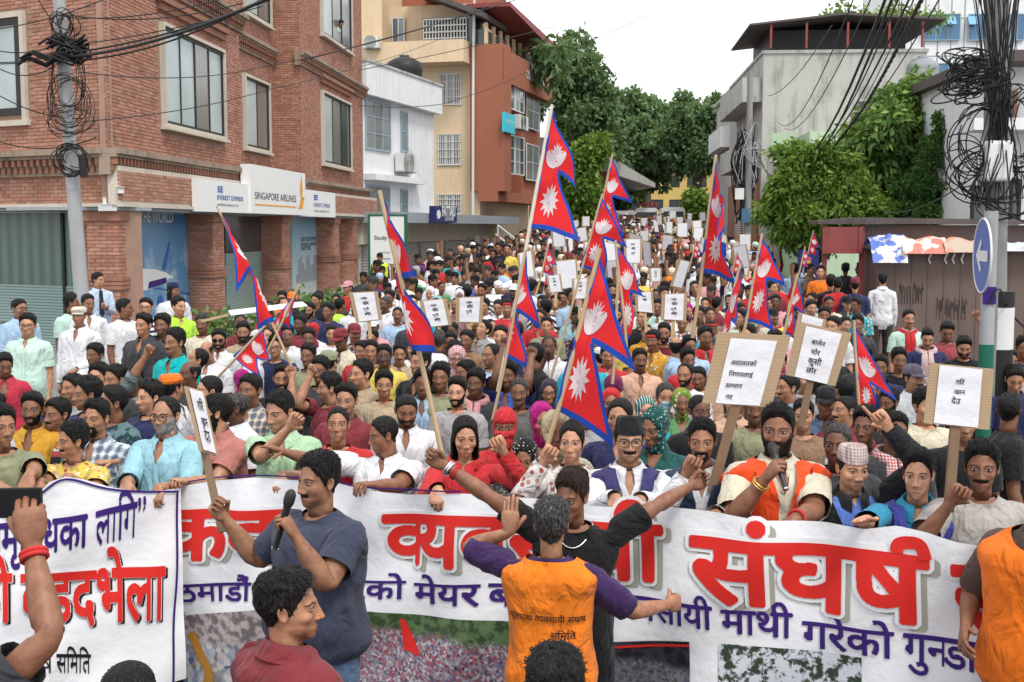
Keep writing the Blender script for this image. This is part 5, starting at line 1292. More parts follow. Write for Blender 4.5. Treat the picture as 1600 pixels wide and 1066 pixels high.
for i in range(15): u = r_[0]+(r_[1]-r_[0])*i/14; w_.box(u-.025, u+.025, -.45, -.4, r_[2], r_[3])
for i in range(5): z = r_[2]+(r_[3]-r_[2])*i/4; w_.box(r_[0], r_[1], -.48, -.452, z-.03, z+.03)
w_.build('terrace_grille', M['frame_white'], rbg)
m = MB(); m.box(r_[0]-.1, r_[1]+.3, -.3, .9, r_[2]-.02, r_[3]+.1); m.build('terrace_room', M['glass'], rbg)
m = MB(); m.prism([(fB.u(640), zr+.9), (fB.u(640), zr+.75), (fB.u(768), fB.uz(768, 30)[1]-.15), (fB.u(768), fB.uz(768, 26)[1])], 'y', -1.7, 3); m.build('roof_sheet', M['rust_roof'], rbg)
m = MB(); m.box(fB.u(600), fB.u(720), 3, 9, zr, zr+4); m.build('penthouse', M['brown_wall'], rbg)
ac_unit(fB, 590, 613, 66, 83, 'outdoor air conditioner on the beige balcony front', -1.62)
# brown block with bay of glass
fBr = Facade(at(735, 355, 60), -6630, left=True)
PC = fBr.world(fBr.u(787)); fBs = Facade(PC, 1290)
rbr = fBs.root('brown_building', 'brown plastered building with long glass bays and letters on its parapet', 'building')
us = fBs.u(862); z_t = fBs.uz(800, 82)[1]; z_b = fBs.uz(800, 132)[1]; z0b = fBs.uz(800, 300)[1]; wfr = fBr.u(787)
Lm = (Matrix.Translation((fBs.P[0], fBs.P[1], 0)) @ Matrix.Rotation(fBs.rz, 4, 'Z')).inverted() @ Matrix.Translation((fBr.P[0], fBr.P[1], 0)) @ Matrix.Rotation(fBr.rz, 4, 'Z')
fa = link(bpy.data.objects.new('camera_side', None), rbr); fa.matrix_local = Lm
m = MB(); m.box(0, wfr, 0, 1.5, z0b, z_t+.2); m.build('wall', M['brown_wall'], fa)
m = MB(); m.tube([(.15, -.1, 1.5), (.2, -.1, z_t-.2), (.3, -.1, z_t+3), (1.6, -.1, z_t+3.6)], .07, 8); m.build('drain_pipe', M['frame_white'], fa)
m = MB(); m.box(0, us, .0, 1.0, z_b, z_t); m.build('parapet', M['brown_wall'], rbr); m = MB(); m.box(.3, us-.4, 1.3, 1.7, 1.0, z_b-.002); m.build('wall', M['beige_wall'], rbr)
u841 = fBs.u(832); m = MB(); m.box(u841, us-.4, .6, 1.298, z0b, z_b-.002); m.build('end_pier', M['brown_wall'], rbr)
for (a, b, c, d, n) in ((788, 803, 110, 170, 2), (804, 818, 122, 176, 2), (788, 803, 210, 272, 2), (804, 818, 214, 274, 2)): window(rbr, *fBs.rect(a, b, c, d, .2), n, .2, ('pane_grey', 'glass'), 'frame_white', bars=2)
for (a, b, c, d, n) in ((820, 841, 145, 203, 2), (820, 840, 226, 283, 2)): window(rbr, *fBs.rect(a, b, c, d, .5), n, .45, ('pane_curtain', 'pane_grey'), 'frame_white', bars=1)
m = MB(); m.box(0, us-.3, .3, 1.298, z0b-.5, z0b); m.build('floor_band', M['brown_wall'], rbr)
ZR = fBs.uz(800, 45)[1]
m = MB(); m.prism([(-.3, ZR+.75), (-.3, ZR+.95), (us, fBs.uz(845, 72)[1]+.3), (us, fBs.uz(845, 78)[1])], 'y', -.4, 1.8); m.build('roof', M['red_tin'], rbr)
m = MB(); m.box(.2, us-2.5, 1.02, 1.8, z_t-.6, ZR-.2); m.build('top_floor', M['glass'], rbr)
for i in range(7): m = MB(); u = .2+(us-2.7)*i/6; m.box(u-.12, u+.12, .86, .995, z_t-.6, ZR+.1); m.build('top_post', M['beige_wall'], rbr)
sign_text(rbr, 'OSHO BHAWAN', us*.42, z_b+(z_t-z_b)*.42, us*.42, .03, M['frame_white'], bold=.02)
r_ = fBs.rect(787, 803, 178, 208, -.1); sgr = fBs.root('shop_sign', 'turquoise sign board on the brown building glass bay', 'sign'); m = MB(); m.box(r_[0], r_[1], -.16, -.02, r_[2], r_[3]); m.build('board', plain('turquoise', (.04,.45,.55), .5), sgr)
sign_text(sgr, 'CONSULTANCY', r_[0]+.15, (r_[2]+r_[3])/2, (r_[1]-r_[0])*.8, .166, M['sign_white'])
ac_unit(fBs, 804, 818, 181, 202, 'outdoor air conditioner beside the turquoise sign board', .1)
# shop level below: canopy, shutters
fS = Facade(at(575, 355, 42), 1180)
rs_ = fS.root('shop_row', 'low row of shops with grey canopy and closed roller shutters', 'building')
uS = fS.u(776); z1 = fS.uz(640, 334)[1]; z0 = fS.uz(640, 349)[1]; zg = gz(46)
m = MB(); m.box(-.5, uS, -1.2, 1.5, z0, z1); m.build('canopy', M['grey_panel'], rs_)
m = MB(); m.box(-.5, uS-.3, .3, 1.5, 0, z0-.002); m.build('wall', M['concrete'], rs_)
m = MB(); m.box(-.3, uS-.3, .1, .295, z0-.75, z0-.004); m.build('valance', M['cream'], rs_)
for (a, b) in ((578, 602), (627, 657), (662, 698), (701, 733)):
    u0, u1 = fS.u(a), fS.u(b); m = MB(); m.box(u0, u1, .12, .28, 0, z0-.78); m.build('roller_shutter', M['shutter'], rs_)
u0 = fS.u(743); 
for i, (a, b, c, d) in enumerate(((742, 754, 368, 392), (756, 770, 368, 396), (744, 752, 398, 410))):
    q = fS.rect(a, b, c, d, .1); m = MB(); m.box(q[0], q[1], .08, .118, q[2], q[3]); m.build('wall_poster', M['sign_white'], rs_)
r_ = fS.rect(678, 712, 323, 348, -1.4); sgr = fS.root('shop_sign', 'dark blue sign board reading FATTAJU over the shutters', 'sign'); m = MB(); m.box(r_[0], r_[1], -1.45, -1.22, r_[2], r_[3]); m.build('board', plain('navy_board', (.02,.025,.12), .5), sgr)
sign_text(sgr, 'FATTAJU', r_[0]+.3*(r_[1]-r_[0]), r_[2]+(r_[3]-r_[2])*.42, (r_[1]-r_[0])*.62, 1.456, M['sign_white'], bold=.04); sign_text(sgr, '& FURNISHING', r_[0]+.42*(r_[1]-r_[0]), r_[2]+(r_[3]-r_[2])*.12, (r_[1]-r_[0])*.42, 1.456, M['sign_white'])
m = MB(); m.add([(r_[0]+(r_[1]-r_[0])*(.15+.09*math.cos(t)), -1.456, r_[2]+(r_[3]-r_[2])*(.5+.28*math.sin(t))) for t in np.linspace(0, 6.28, 17)[:-1]], [tuple(range(16))]); m.build('emblem', M['sign_white'], sgr)
# standing board "Study ..."
p0 = at(579, 420, 31); p1 = at(632, 420, 31); wS = p1[0]-p0[0]; zt_ = at(600, 338, 31)[2]; zb_ = gz(31)
sgr = empty('study_sign', (p0[0], 31, zb_), 0, 'tall white study centre board with green edge beside the shutters', 'sign')
m = MB(); m.box(0, wS, 0, .12, 0, zt_-zb_); m.build('board', M['sign_white'], sgr); m = MB(); m.box(-.06, -.002, -.01, .14, 0, zt_-zb_+.05); m.box(wS+.002, wS+.07, -.01, .14, 0, zt_-zb_+.05); m.box(-.002, wS+.002, -.01, .14, zt_-zb_+.002, zt_-zb_+.05); m.build('frame', plain('frame_green', (.02,.12,.06), .5), sgr)
hS = zt_-zb_; sign_text(sgr, 'Study', wS*.12, hS-.60, wS*.38, .004, M['ink_dark'], bold=.015); sign_text(sgr, 'abc', wS*.72, hS-.60, wS*.2, .004, M['ink_dark'], bold=.015)
m = MB(); m.add([(wS*x, -.006, hS-z) for x, z in ((.45,.30),(.56,.2),(.62,.28),(.56,.40),(.5,.36))], [(0,1,2,3,4)]); m.build('emblem', M['ink_blue'], sgr)
for i in range(4): sign_text(sgr, ('Australia', 'Canada', 'Japan', 'Europe')[i], wS*.28, hS-.95-.16*i, wS*.3, .004, M['ink_dark'])
# stair rail and steps in front of the brown building
m = MB()
rl = empty('stair_rail', at(790, 400, 48)*np.array([1, 1, 0])+np.array([0, 0, gz(48)]), 0, 'white sloping handrail beside the shop steps', 'railing')
o0 = np.array(rl.location)
for k, (a, b) in enumerate((((778, 352), (838, 400)), ((774, 366), (830, 410)))): m.tube([at(*a, 48)-o0, at(*b, 48)-o0], .035, 6)
for t in (0, .33, .66, 1): q = at(778+60*t, 352+48*t, 48)-o0; m.tube([q, (q[0], q[1], 0)], .03, 6)
m.build('rail', M['frame_white'], rl)
# far pitched roof shed between brown building and trees
p = at(905, 215, 82); sh = empty('far_shed', (p[0], p[1], 0), .18, 'long low building with brown pitched roof behind the trees', 'building')
m = MB(); m.prism([(-4, p[2]-.4), (-4, p[2]), (0, p[2]+.0), (5.2, p[2]-3.0), (5.2, p[2]-3.3)], 'y', 0, 14); m.build('roof', M['concrete'], sh); m = MB(); m.box(-4, 2.2, .6, 13, 0, p[2]-1.8); m.build('wall', M['terracotta'], sh)
# yellow building at the end of the street
fY = Facade(at(900, 355, 125), -25000, left=True); ry = fY.root('yellow_building', 'yellow two storey building closing the far end of the street', 'building')
uy = fY.u(1175); zy = fY.uz(1040, 232)[1]
m = MB(); m.box(-2, uy, 0, 10, 0, zy); m.build('wall', M['yellow_wall'], ry); m = MB(); m.box(-3, uy+1, -1, 11, zy+.002, zy+.35); m.build('roof_slab', M['cream'], ry)
for (a, b) in ((985, 1000), (1048, 1062), (1074, 1104), (1112, 1136)): window(ry, *fY.rect(a, b, 274, 292), 2, mats=('glass',), frame='frame_black')
for (a, b) in ((975, 1000), (1010, 1036), (1046, 1070), (1080, 1110)): window(ry, *fY.rect(a, b, 312, 328), 2, mats=('glass',), frame='frame_black')
# ---------------------------------------------------------------- right side
fC = Facade(at(1188, 355, 47), -25000, left=True); rc = fC.root('concrete_building', 'bare stained concrete building with tin shed on its roof', 'building')
uc = fC.u(1440); zc_ = fC.uz(1300, 83)[1]
m = MB(); m.box(0, uc, 0, 12, 0, zc_); m.build('wall', M['concrete'], rc)
m = MB(); m.box(.0, uc, -.003, -.001, fC.uz(1300, 158)[1]-.02, fC.uz(1300, 158)[1]+.02); m.box(-.05, uc+.05, -.06, 12.05, zc_+.002, zc_+.12); m.build('coping', M['concrete'], rc)
m = MB(); m.box(.3, uc-.6, .8, 5.8, zc_+.122, zc_+.98); m.build('shed_wall', M['frame_black'], rc)
zA, zB = fC.uz(1180, 70)[1], fC.uz(1310, 40)[1]
m = MB(); m.prism([(-.6, zc_+.95), (-.6, zc_+1.02), (uc*.47, zc_+1.38), (uc*.47+.01, zc_+1.38), (uc+.5, zc_+1.15), (uc+.5, zc_+1.08), (uc*.47+.01, zc_+1.3), (uc*.47, zc_+1.3)], 'y', -.6, 6); m.build('shed_roof', M['rust_roof'], rc)
for x in (.2, uc*.25, uc*.5, uc*.75, uc-.3): m = MB(); m.box(x-.04, x+.04, -.5, -.42, zc_+.122, zc_+1.05); m.build('shed_post', M['red_tin'], rc)
w_ = window(rc, *fC.rect(1343, 1362, 160, 182), 1, mats=('glass',), frame='concrete'); m = MB(); q = fC.rect(1340, 1368, 157, 160); m.box(q[0], q[1], -.4, -.01, q[2], q[3]+.02); m.build('window_shade', M['concrete'], rc)
m = MB(); q = fC.rect(1364, 1384, 154, 176); m.box(q[0], q[1], -.02, -.004, q[2], q[3]); m.build('blue_panel', plain('blue_panel', (.03,.16,.35), .5), rc)
# its street side: balconies
fCs = Facade(at(1146, 355, 57.5), 940, left=True); sc_ = link(bpy.data.objects.new('street_side', None), rc)
XS = fC.world(0)[0]
sc_.matrix_local = (Matrix.Translation((fC.P[0], fC.P[1], 0)) @ Matrix.Rotation(fC.rz, 4, 'Z')).inverted() @ Matrix.Translation((XS, fC.P[1], 0)) @ Matrix.Rotation(math.pi/2, 4, 'Z')
# local x = +Y (away), local y = -X (towards the street)
for k, (zz, dp) in enumerate(((zc_-1.6, .75), (zc_-4.0, .7))):
    m = MB(); m.box(.2, 9, .002, dp, zz-.16, zz); m.build('balcony_slab', M['concrete'], sc_)
    m = MB(); m.box(.2, 9, dp-.1, dp, zz+.002, zz+.75); m.box(.2, .3, .002, dp-.102, zz+.002, zz+.75); m.build('balcony_wall', M['concrete'], sc_)
m = MB(); m.box(.4, 11, .002, .12, 0, zc_-4.6); m.build('brick_panel', M['terracotta'], sc_); m = MB(); m.box(2, 4, .13, .2, 0, 3.2); m.box(5, 7, .13, .2, 0, 3.2); m.build('shop_shutter', M['shutter'], sc_)
# narrow house further along
box_thing('narrow_house', 'narrow grey house with a balcony beyond the concrete building', 'building', (XS+2.5, 72, 0), [('wall', 'concrete', lambda m: m.box(-1.0, 7, 0, 10, 0, 10.5)), ('balcony', 'white_wall', lambda m: m.box(-1.6, -1.002, 1, 9, 7.4, 8.6)), ('roof_edge', 'concrete', lambda m: m.box(-1.2, 7, -.2, 10.2, 10.502, 10.7))])
# glass tower behind
fG = Facade(at(1395, 355, 72), -25000, left=True); rg = fG.root('glass_tower', 'tall pale panelled tower with blue glass windows', 'building')
ug = fG.u(1660); zg_ = 22
m = MB(); m.box(0, ug, 0, 10, 0, zg_); m.build('wall', M['white_wall'], rg)
jt = MB()
for i in range(14): u = ug*i/13; jt.box(u-.03, u+.03, -.02, -.002, 2, zg_)
for z in np.arange(4, zg_, 2.1): jt.box(0, ug, -.021, -.003, z-.02, z+.02)
jt.build('panel_joints', M['grey_panel'], rg)
for (a, b) in ((1442, 1500), (1512, 1556), (1566, 1600)):
    for (c, d) in ((22, 64), (99, 141), (178, 215)): 
        q = fG.rect(a, b, c, d); w_ = window(rg, *q, 3, -.08, ('glass_blue',), 'frame_blue', fw=.05)
        if c == 22 and a < 1560:
            for t in (.12, .72): m = MB(); uu = q[0]+(q[1]-q[0])*t; m.prism([(-.10, q[3]-.1), (-.55, q[3]-.65), (-.52, q[3]-.68), (-.07, q[3]-.13)], 'x', uu-.25, uu+.25); m.build('open_sash', plain('sash_blue', (.16,.36,.6), .2, spec=.6), w_)
box_thing('water_tank', 'ribbed grey water tank on a ledge of the concrete building', 'tank', (*fC.world(fC.u(1434), -.0)[:2], fC.uz(1434, 139)[1]), [('tank', 'grey_panel', lambda m: m.lathe([(.01,0),(.55,0)]+[(.56+.03*(i % 2), .06+.1*i) for i in range(9)]+[(.5,.95),(.3,1.1),(.01,1.12)], n=20)), ('lid', 'grey_panel', lambda m: m.lathe([(.18,1.12),(.18,1.2),(.01,1.21)], n=12)), ('ledge', 'concrete', lambda m: m.box(-.8, .7, -.6, 1.2, -.25, -.005))])
# green house behind the mango tree
fGr = Facade(at(1262, 355, 41), -25000, left=True); rgr = fGr.root('green_house', 'pale green house with balcony behind the mango tree', 'building')
q = fGr.rect(1262, 1420, 205, 234); m = MB(); m.box(0, q[1], 0, 5.9, 0, q[3]); m.build('wall', M['green_wall'], rgr)
for i in range(4): z = q[2]+(q[3]-q[2])*i/4; m = MB(); m.box(.3, q[1]-.2, -.04, -.003, z, z+.12); m.build('siding', M['green_wall'], rgr)
m = MB(); z = fGr.uz(1250, 245)[1]; m.box(-1.4, q[1], -1.0, -.045, z-.22, z); m.build('balcony_slab', M['cream'], rgr); m = MB(); m.box(-1.38, -.7, -.98, -.9, z+.002, z+.7); m.build('balcony_rail', M['green_wall'], rgr)
window(rgr, *fGr.rect(1240, 1262, 285, 330), 1, mats=('glass',), frame='cream')
# white house at far right
fH = Facade(at(1497, 355, 24), -25000, left=True); rh = fH.root('white_house', 'white house behind the tangled cable pole', 'building')
uh = fH.u(1680); zh = fH.uz(1590, 105)[1]
m = MB(); m.box(.4, uh, 0, 7, 0, zh); m.build('wall', M['white_wall'], rh); m = MB(); m.box(.0, uh, -.8, -.002, fH.uz(1540, 208)[1], fH.uz(1540, 190)[1]); m.build('balcony', M['white_wall'], rh); m = MB(); m.box(.2, uh, -.9, 7.1, zh+.002, zh+.2); m.build('roof_edge', M['rust_roof'], rh)
for (a, b, c, d) in ((1575, 1588, 142, 186), (1510, 1525, 185, 206), (1516, 1546, 290, 350), (1576, 1594, 280, 350)): window(rh, *fH.rect(a, b, c, d), 1, mats=('glass',), frame='frame_black' if c > 250 else 'terracotta')
# brown tin stall with the tarpaulins
fK = Facade(at(1372, 355, 21.5), -25000, left=True); rk = fK.root('tin_stall', 'long brown painted tin stall with pale scribbles and hooks', 'stall')
uk = fK.u(1690); zk = fK.uz(1480, 389)[1]; gk = gz(21.5)+.14
m = MB(); m.box(0, uk, 0, 1.1, gk, zk); m.build('wall', M['brown_tin'], rk)
for i in range(13): m = MB(); u = .05+(uk-.1)*i/12; m.box(u-.012, u+.012, -.012, -.002, gk, zk-.01); m.build('seam', M['brown_tin'], rk)
zk2 = fK.uz(1480, 352)[1]
m = MB(); m.box(-.1, uk, .7, 1.2, zk+.002, zk2); m.build('upper_wall', M['brown_tin'], rk); m = MB(); m.prism([(-.95, zk2+.02), (-.95, zk2+.08), (-.2, zk2+.14), (uk, zk2+.08), (uk, zk2+.02)], 'y', .45, 1.3); m.build('roof', M['rust_roof'], rk)
m = MB(); m.box(-.86, -.25, .42, .5, zk2-.5, zk2-.03); m.build('red_awning', M['red_tin'], rk); m = MB(); m.box(-.24, -.16, .42, 1.0, zk2-.5, zk2-.03); m.build('awning_side', M['red_tin'], rk)
for x in (-.8, -.15): m = MB(); m.box(x-.04, x+.04, .52, .6, gk, zk2); m.build('post', M['red_tin'], rk)
for px in (1452, 1477, 1489, 1503): q = fK.uz(px, 397, -.02); m = MB(); m.tube([(q[0], -.03, q[1]+.06), (q[0]+.01, -.09, q[1]), (q[0]-.02, -.06, q[1]-.09), (q[0]+.02, -.03, q[1]-.16)], .018, 5); m.build('hook', M['frame_white'], rk)
def scribble(px0, px1, py0, py1, seed):
    r = random.Random(seed); m = MB(); pts = []
    for i in range(9):
        t = i/8; x = px0+(px1-px0)*t
        for (f, g) in ((0, 1), (.25, r.uniform(.0, .3)), (.5, r.uniform(.2, .9)), (.75, r.uniform(.0, .4))):
            q = fK.uz(x+f*(px1-px0)/8, py0+(py1-py0)*g, -.01); pts.append((q[0], -.008, q[1]))
    m.tube(pts, .005, 4); m.build('scribble', M['rust_roof'], rk)
scribble(1463, 1508, 462, 500, 3); scribble(1405, 1440, 440, 475, 9)
# tarpaulin heap along the stall top
def tarp(px0, px1, py0, py1, c, lab, seed, d0=-.3, d1=.8):
    u0, z0 = fK.uz(px0, py1); u1, _ = fK.uz(px1, py1); zt = fK.uz((px0+px1)/2, py0)[1]; n, kx = 16, 40
    U = np.linspace(u0, u1, kx); T = np.linspace(0, 1, n); V = []
    for t in T:
        for u in U:
            P = np.array([[u*3.1, t*3, seed]]); h = abs(swave(P, 1.1, seed)[0]); g = swave(P*2.1, 1.6, seed+1)[0]
            prof = math.sin(math.pi*min(1, t*1.25+.1))**.6
            y = d0+(d1-d0)*t; z = zk+.01+(zt-zk)*prof*(.55+.55*h)+.035*g
            if t < .28: z = z0+(z-z0)*(t/.28)**.7*1.0
            V.append((u, y-.02*g, z))
    o = link(bpy.data.objects.new('tarpaulin', mesh_np('tarpaulin', np.array(V), grid_faces(n, kx, False), [c])))
    o.location = (fK.P[0], fK.P[1], 0); o.rotation_euler = (0, 0, fK.rz); tag(o, lab, 'tarpaulin', 'tarpaulins heaped on the tin stall')
def tarp_mat(name, a, b):
    k = NT(name, .5, .4); p = k.pos(); n = k.noise(p, 4, 3); k.color(k.mix(k.step(n, .47, .53), a+(1,), b+(1,))); k.bump(k.noise(p, 18, 3), .6, .03); return k.m
tarp(1358, 1412, 364, 410, tarp_mat('tarp_blue', (.08,.14,.45), (.60,.58,.56)), 'crumpled blue and white tarpaulin at the corner of the tin stall', 3)
tarp(1405, 1475, 366, 396, tarp_mat('tarp_red', (.55,.16,.12), (.62,.58,.50)), 'crumpled red and cream tarpaulin on the tin stall', 5); tarp(1470, 1538, 369, 394, tarp_mat('tarp_tan', (.42,.33,.26), (.58,.22,.14)), 'tan and red folded tarpaulin on the tin stall', 8); tarp(1530, 1640, 378, 392, tarp_mat('tarp_pale', (.50,.58,.66), (.42,.40,.40)), 'pale blue tarpaulin strip on the tin stall', 12)
# blue hanging board by the trees
p = at(1263, 403, 27); sg_ = empty('shop_sign', (p[0], p[1], gz(27)+.14), 0, 'small dark blue standing board under the mango tree', 'sign'); m = MB(); m.box(-.22, .22, -.03, .03, .4, 1.75); m.build('board', plain('navy_board2', (.03,.035,.16), .5), sg_); m = MB(); m.box(-.2, -.16, -.02, .02, 0, .398); m.box(.16, .2, -.02, .02, 0, .398); m.build('leg', M['frame_black'], sg_)
for i, t in enumerate(('BABA', 'MALAYA', 'MOMO')): sign_text(sg_, t, -.16, 1.15-.22*i, .32, .035, M['sign_white'], bold=.02)
m = MB(); m.add([(.06*math.cos(t), -.036, 1.52+.08*math.sin(t)) for t in np.linspace(0, 6.28, 13)[:-1]], [tuple(range(12))]); m.build('emblem', M['ink_orange'], sg_)
# ---------------------------------------------------------------- trees
def leaves(cl, n_per, size, rgen, droop=.4, aspect=3., out=None):
    """leaf blades sprouting round cluster centres; cl: list of (centre, outward)"""
    C = np.array([c for c, o in cl]); Oo = np.array([o for c, o in cl]); N = len(C)*n_per
    C = np.repeat(C, n_per, 0); Oo = np.repeat(Oo, n_per, 0)
    D = rgen.normal(size=(N, 3))+Oo*1.2; D[:, 2] -= droop; D /= np.linalg.norm(D, axis=1, keepdims=True)
    Sd = np.cross(D, rgen.normal(size=(N, 3))); Sd /= np.linalg.norm(Sd, axis=1, keepdims=True)
    L = size*rgen.uniform(.6, 1.3, N)[:, None]; P = C+rgen.normal(size=(N, 3))*size*.5
    a = P; b = P+D*L*.5+Sd*L/aspect; c = P+D*L-np.array([0, 0, 1.])*L*.15; d = P+D*L*.5-Sd*L/aspect
    V = np.stack([a, b, c, d], 1).reshape(-1, 3); F = np.arange(4*N).reshape(-1, 4)
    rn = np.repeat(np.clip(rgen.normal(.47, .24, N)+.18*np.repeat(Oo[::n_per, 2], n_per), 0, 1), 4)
    return V, F, rn
def tree(name, base, blobs, ncl, nper, size, mat, label, trunk_r=.2, group=None, seed=1, droop=.4, aspect=3., trunk=True):
    rg_ = np.random.default_rng(seed); r = empty(name, base, 0, label, 'tree', group); base = np.array(base, float)
    big = blobs; blobs = [(c, tuple(np.array(r_)*.74)) for c, r_ in blobs]
    for c, rad in big:
        for _ in range(12): d = rg_.normal(size=3); d /= np.linalg.norm(d); q = rg_.uniform(.2, .42); blobs.append((tuple(np.array(c)+d*np.array(rad)*rg_.uniform(.7, 1.15)), tuple(np.array(rad)*q)))
    wts = np.array([b[1][0]*b[1][2] for b in blobs]); cl = []; idx = rg_.choice(len(blobs), ncl, p=wts/wts.sum())
    for i in idx:
        c, rad = np.array(blobs[i][0])-base, np.array(blobs[i][1]); d = rg_.normal(size=3); d /= np.linalg.norm(d); rr = rg_.uniform(.55, 1.0)**.5*(1+.14*math.sin(d[0]*7+d[2]*5+i)); cl.append((c+d*rad*rr, d))
    V, F, rn = leaves(cl, nper, size, rg_, droop, aspect)
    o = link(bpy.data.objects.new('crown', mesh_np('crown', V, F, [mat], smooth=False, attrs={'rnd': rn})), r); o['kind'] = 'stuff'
    if trunk:
        m = MB(); top = np.mean([np.array(b[0]) for b in blobs], 0)-base; p1 = np.array([0, 0, 0.]); mid = np.array([top[0]*.25, top[1]*.25, top[2]*.5])
        m.tube([p1, mid*.5, mid, mid+(top-mid)*.5], [trunk_r*1.2, trunk_r, trunk_r*.85, trunk_r*.6], 8)
        for c, rad in big:
            q = np.array(c)-base; m.tube([mid, mid+(q-mid)*.5+np.array([0, 0, .1]), q], [trunk_r*.55, trunk_r*.35, trunk_r*.12], 5)
        m.build('trunk', M['bark'], r)
    return r
def blob(px, py, Y, rpx, rpy): k = Y/F_PX; return (tuple(at(px, py, Y)), (rpx*k, min(rpx, rpy)*k, rpy*k))
def gnd(px, Y): p = at(px, 355, Y); return (p[0], p[1], gz(Y))
G_ = 'trees at the end of the street'
tree('tree', gnd(870, 80), [blob(900, 150, 80, 52, 62), blob(930, 190, 80, 40, 55), blob(880, 110, 80, 30, 30), blob(905, 225, 80, 40, 40)], 1500, 14, .36, M['leaf_far'], 'tall leafy tree with upswept top beside the brown building', .35, G_, 1)
tree('tree', gnd(960, 95), [blob(965, 215, 95, 58, 60), blob(985, 260, 95, 50, 50), blob(945, 280, 95, 40, 40)], 1500, 14, .4, M['leaf_far'], 'broad dark tree with bare trunk before the yellow building', .5, G_, 2)
tree('tree', gnd(1010, 112), [blob(1005, 180, 112, 45, 28), blob(1015, 205, 112, 50, 40)], 800, 14, .45, M['leaf_far'], 'rounded tree crown rising behind the dark trees in the middle', .4, G_, 3)
tree('tree', gnd(1085, 92), [blob(1085, 190, 92, 42, 34), blob(1118, 225, 92, 45, 45), blob(1075, 235, 92, 45, 35), blob(1120, 185, 92, 30, 28)], 1500, 14, .36, M['leaf_far'], 'wide layered tree beside the narrow grey house', .45, G_, 4)
tree('tree', gnd(905, 62), [blob(908, 262, 62, 28, 40), blob(918, 315, 62, 25, 45), blob(928, 235, 62, 20, 20)], 900, 12, .27, M['leaf_light'], 'light green street tree with pale flowers at the left kerb', .15, G_, 5)
tree('tree', gnd(1085, 90), [blob(1085, 320, 90, 25, 18)], 150, 12, .4, M['leaf_light'], 'low roadside bush before the yellow building', .12, G_, 6)
# palm on the brown roof terrace
p = at(862, 90, 66); tree('rooftop_plant', (p[0], p[1], p[2]-1.6), [((p[0], p[1], p[2]), (.9, .9, .8))], 60, 8, .7, M['leaf_far'], 'bushy potted palm on the brown building terrace', .08, None, 7, .6, 6.)
T2 = 'trees behind the tin stall'
tree('mango_tree', gnd(1410, 29), [blob(1415, 205, 29, 72, 62), blob(1375, 245, 29, 60, 55), blob(1440, 165, 29, 45, 32), blob(1405, 290, 29, 75, 45), blob(1470, 215, 29, 45, 50)], 2600, 13, .19, M['leaf_mango'], 'large mango tree with drooping glossy leaves beside the concrete building', .22, T2, 11, .9, 4.2)
tree('mango_tree', gnd(1270, 27.5), [blob(1255, 270, 27.5, 50, 32), blob(1290, 300, 27.5, 70, 45), blob(1245, 330, 27.5, 48, 40), blob(1330, 320, 27.5, 60, 35), blob(1265, 365, 27.5, 40, 30)], 2600, 13, .15, M['leaf_light'], 'lower light green tree spreading over the pavement', .18, T2, 12, .7, 4.2)
tree('cypress_tree', gnd(1468, 27), [blob(1465, 270, 27, 46, 60), blob(1480, 230, 27, 32, 40), blob(1450, 320, 27, 48, 35)], 1500, 16, .09, M['leaf_thuja'], 'dense dark green conifer before the white house', .15, T2, 13, -.2, 3.5)
for (px, py, Y, lab) in ((1322, 28, 50, 'shrubby plants growing on the tin shed roof'), (1405, 25, 56, 'tall grass and plants on the rear roof terrace')):
    p = at(px, py, Y); tree('rooftop_plant', (p[0], p[1], p[2]-.6), [((p[0], p[1], p[2]), (1.1, .6, .45)), ((p[0]+.9, p[1], p[2]-.2), (1.0, .5, .3))], 130, 8, .22, M['leaf_light'], lab, .03, 'plants on roofs', 20, .1, 4.)
# hedge planters in front of the brick building
for i, (px0, px1, Y, pt) in enumerate(((305, 425, 17.5, 492), (560, 606, 26, 442), (425, 560, 21.5, 462))):
    a = at(px0, 500, Y); b = at(px1, 500, Y); zt = at((px0+px1)/2, pt, Y)[2]; gg = gz(Y)+.14
    r = empty('hedge_planter', ((a[0]+b[0])/2, Y, gg), 0, ('clipped hedge behind green rail near the poster window', 'small hedge beside the tall study board', 'middle stretch of hedge in front of the brick columns')[i], 'hedge', 'hedges along the brick building')
    w_ = (b[0]-a[0])/2; rg_ = np.random.default_rng(i+40); cl = []
    for k in range(int(260*w_)): q = np.array([rg_.uniform(-w_, w_), rg_.uniform(-.3, .3), rg_.uniform(.35, max(.6, zt-gg))]); cl.append((q, np.array([0, -.4, .7])))
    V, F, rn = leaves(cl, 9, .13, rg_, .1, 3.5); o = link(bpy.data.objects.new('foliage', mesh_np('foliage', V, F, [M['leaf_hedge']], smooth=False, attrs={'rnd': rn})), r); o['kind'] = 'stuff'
    m = MB(); m.box(-w_, w_, -.38, .38, 0, .4); m.build('planter', M['concrete'], r)
    m = MB(); z = .95*(zt-gg)*.7; m.box(-w_-.2, w_+.2, -.5, -.44, z, z+.07); m.box(-w_-.2, w_+.2, -.5, -.44, z-.4, z-.34)
    for k in range(5): x = -w_+2*w_*k/4; m.box(x-.03, x+.03, -.52, -.46, 0, z+.05)
    m.build('rail', plain('rail_green', (.015,.09,.05), .5), r)
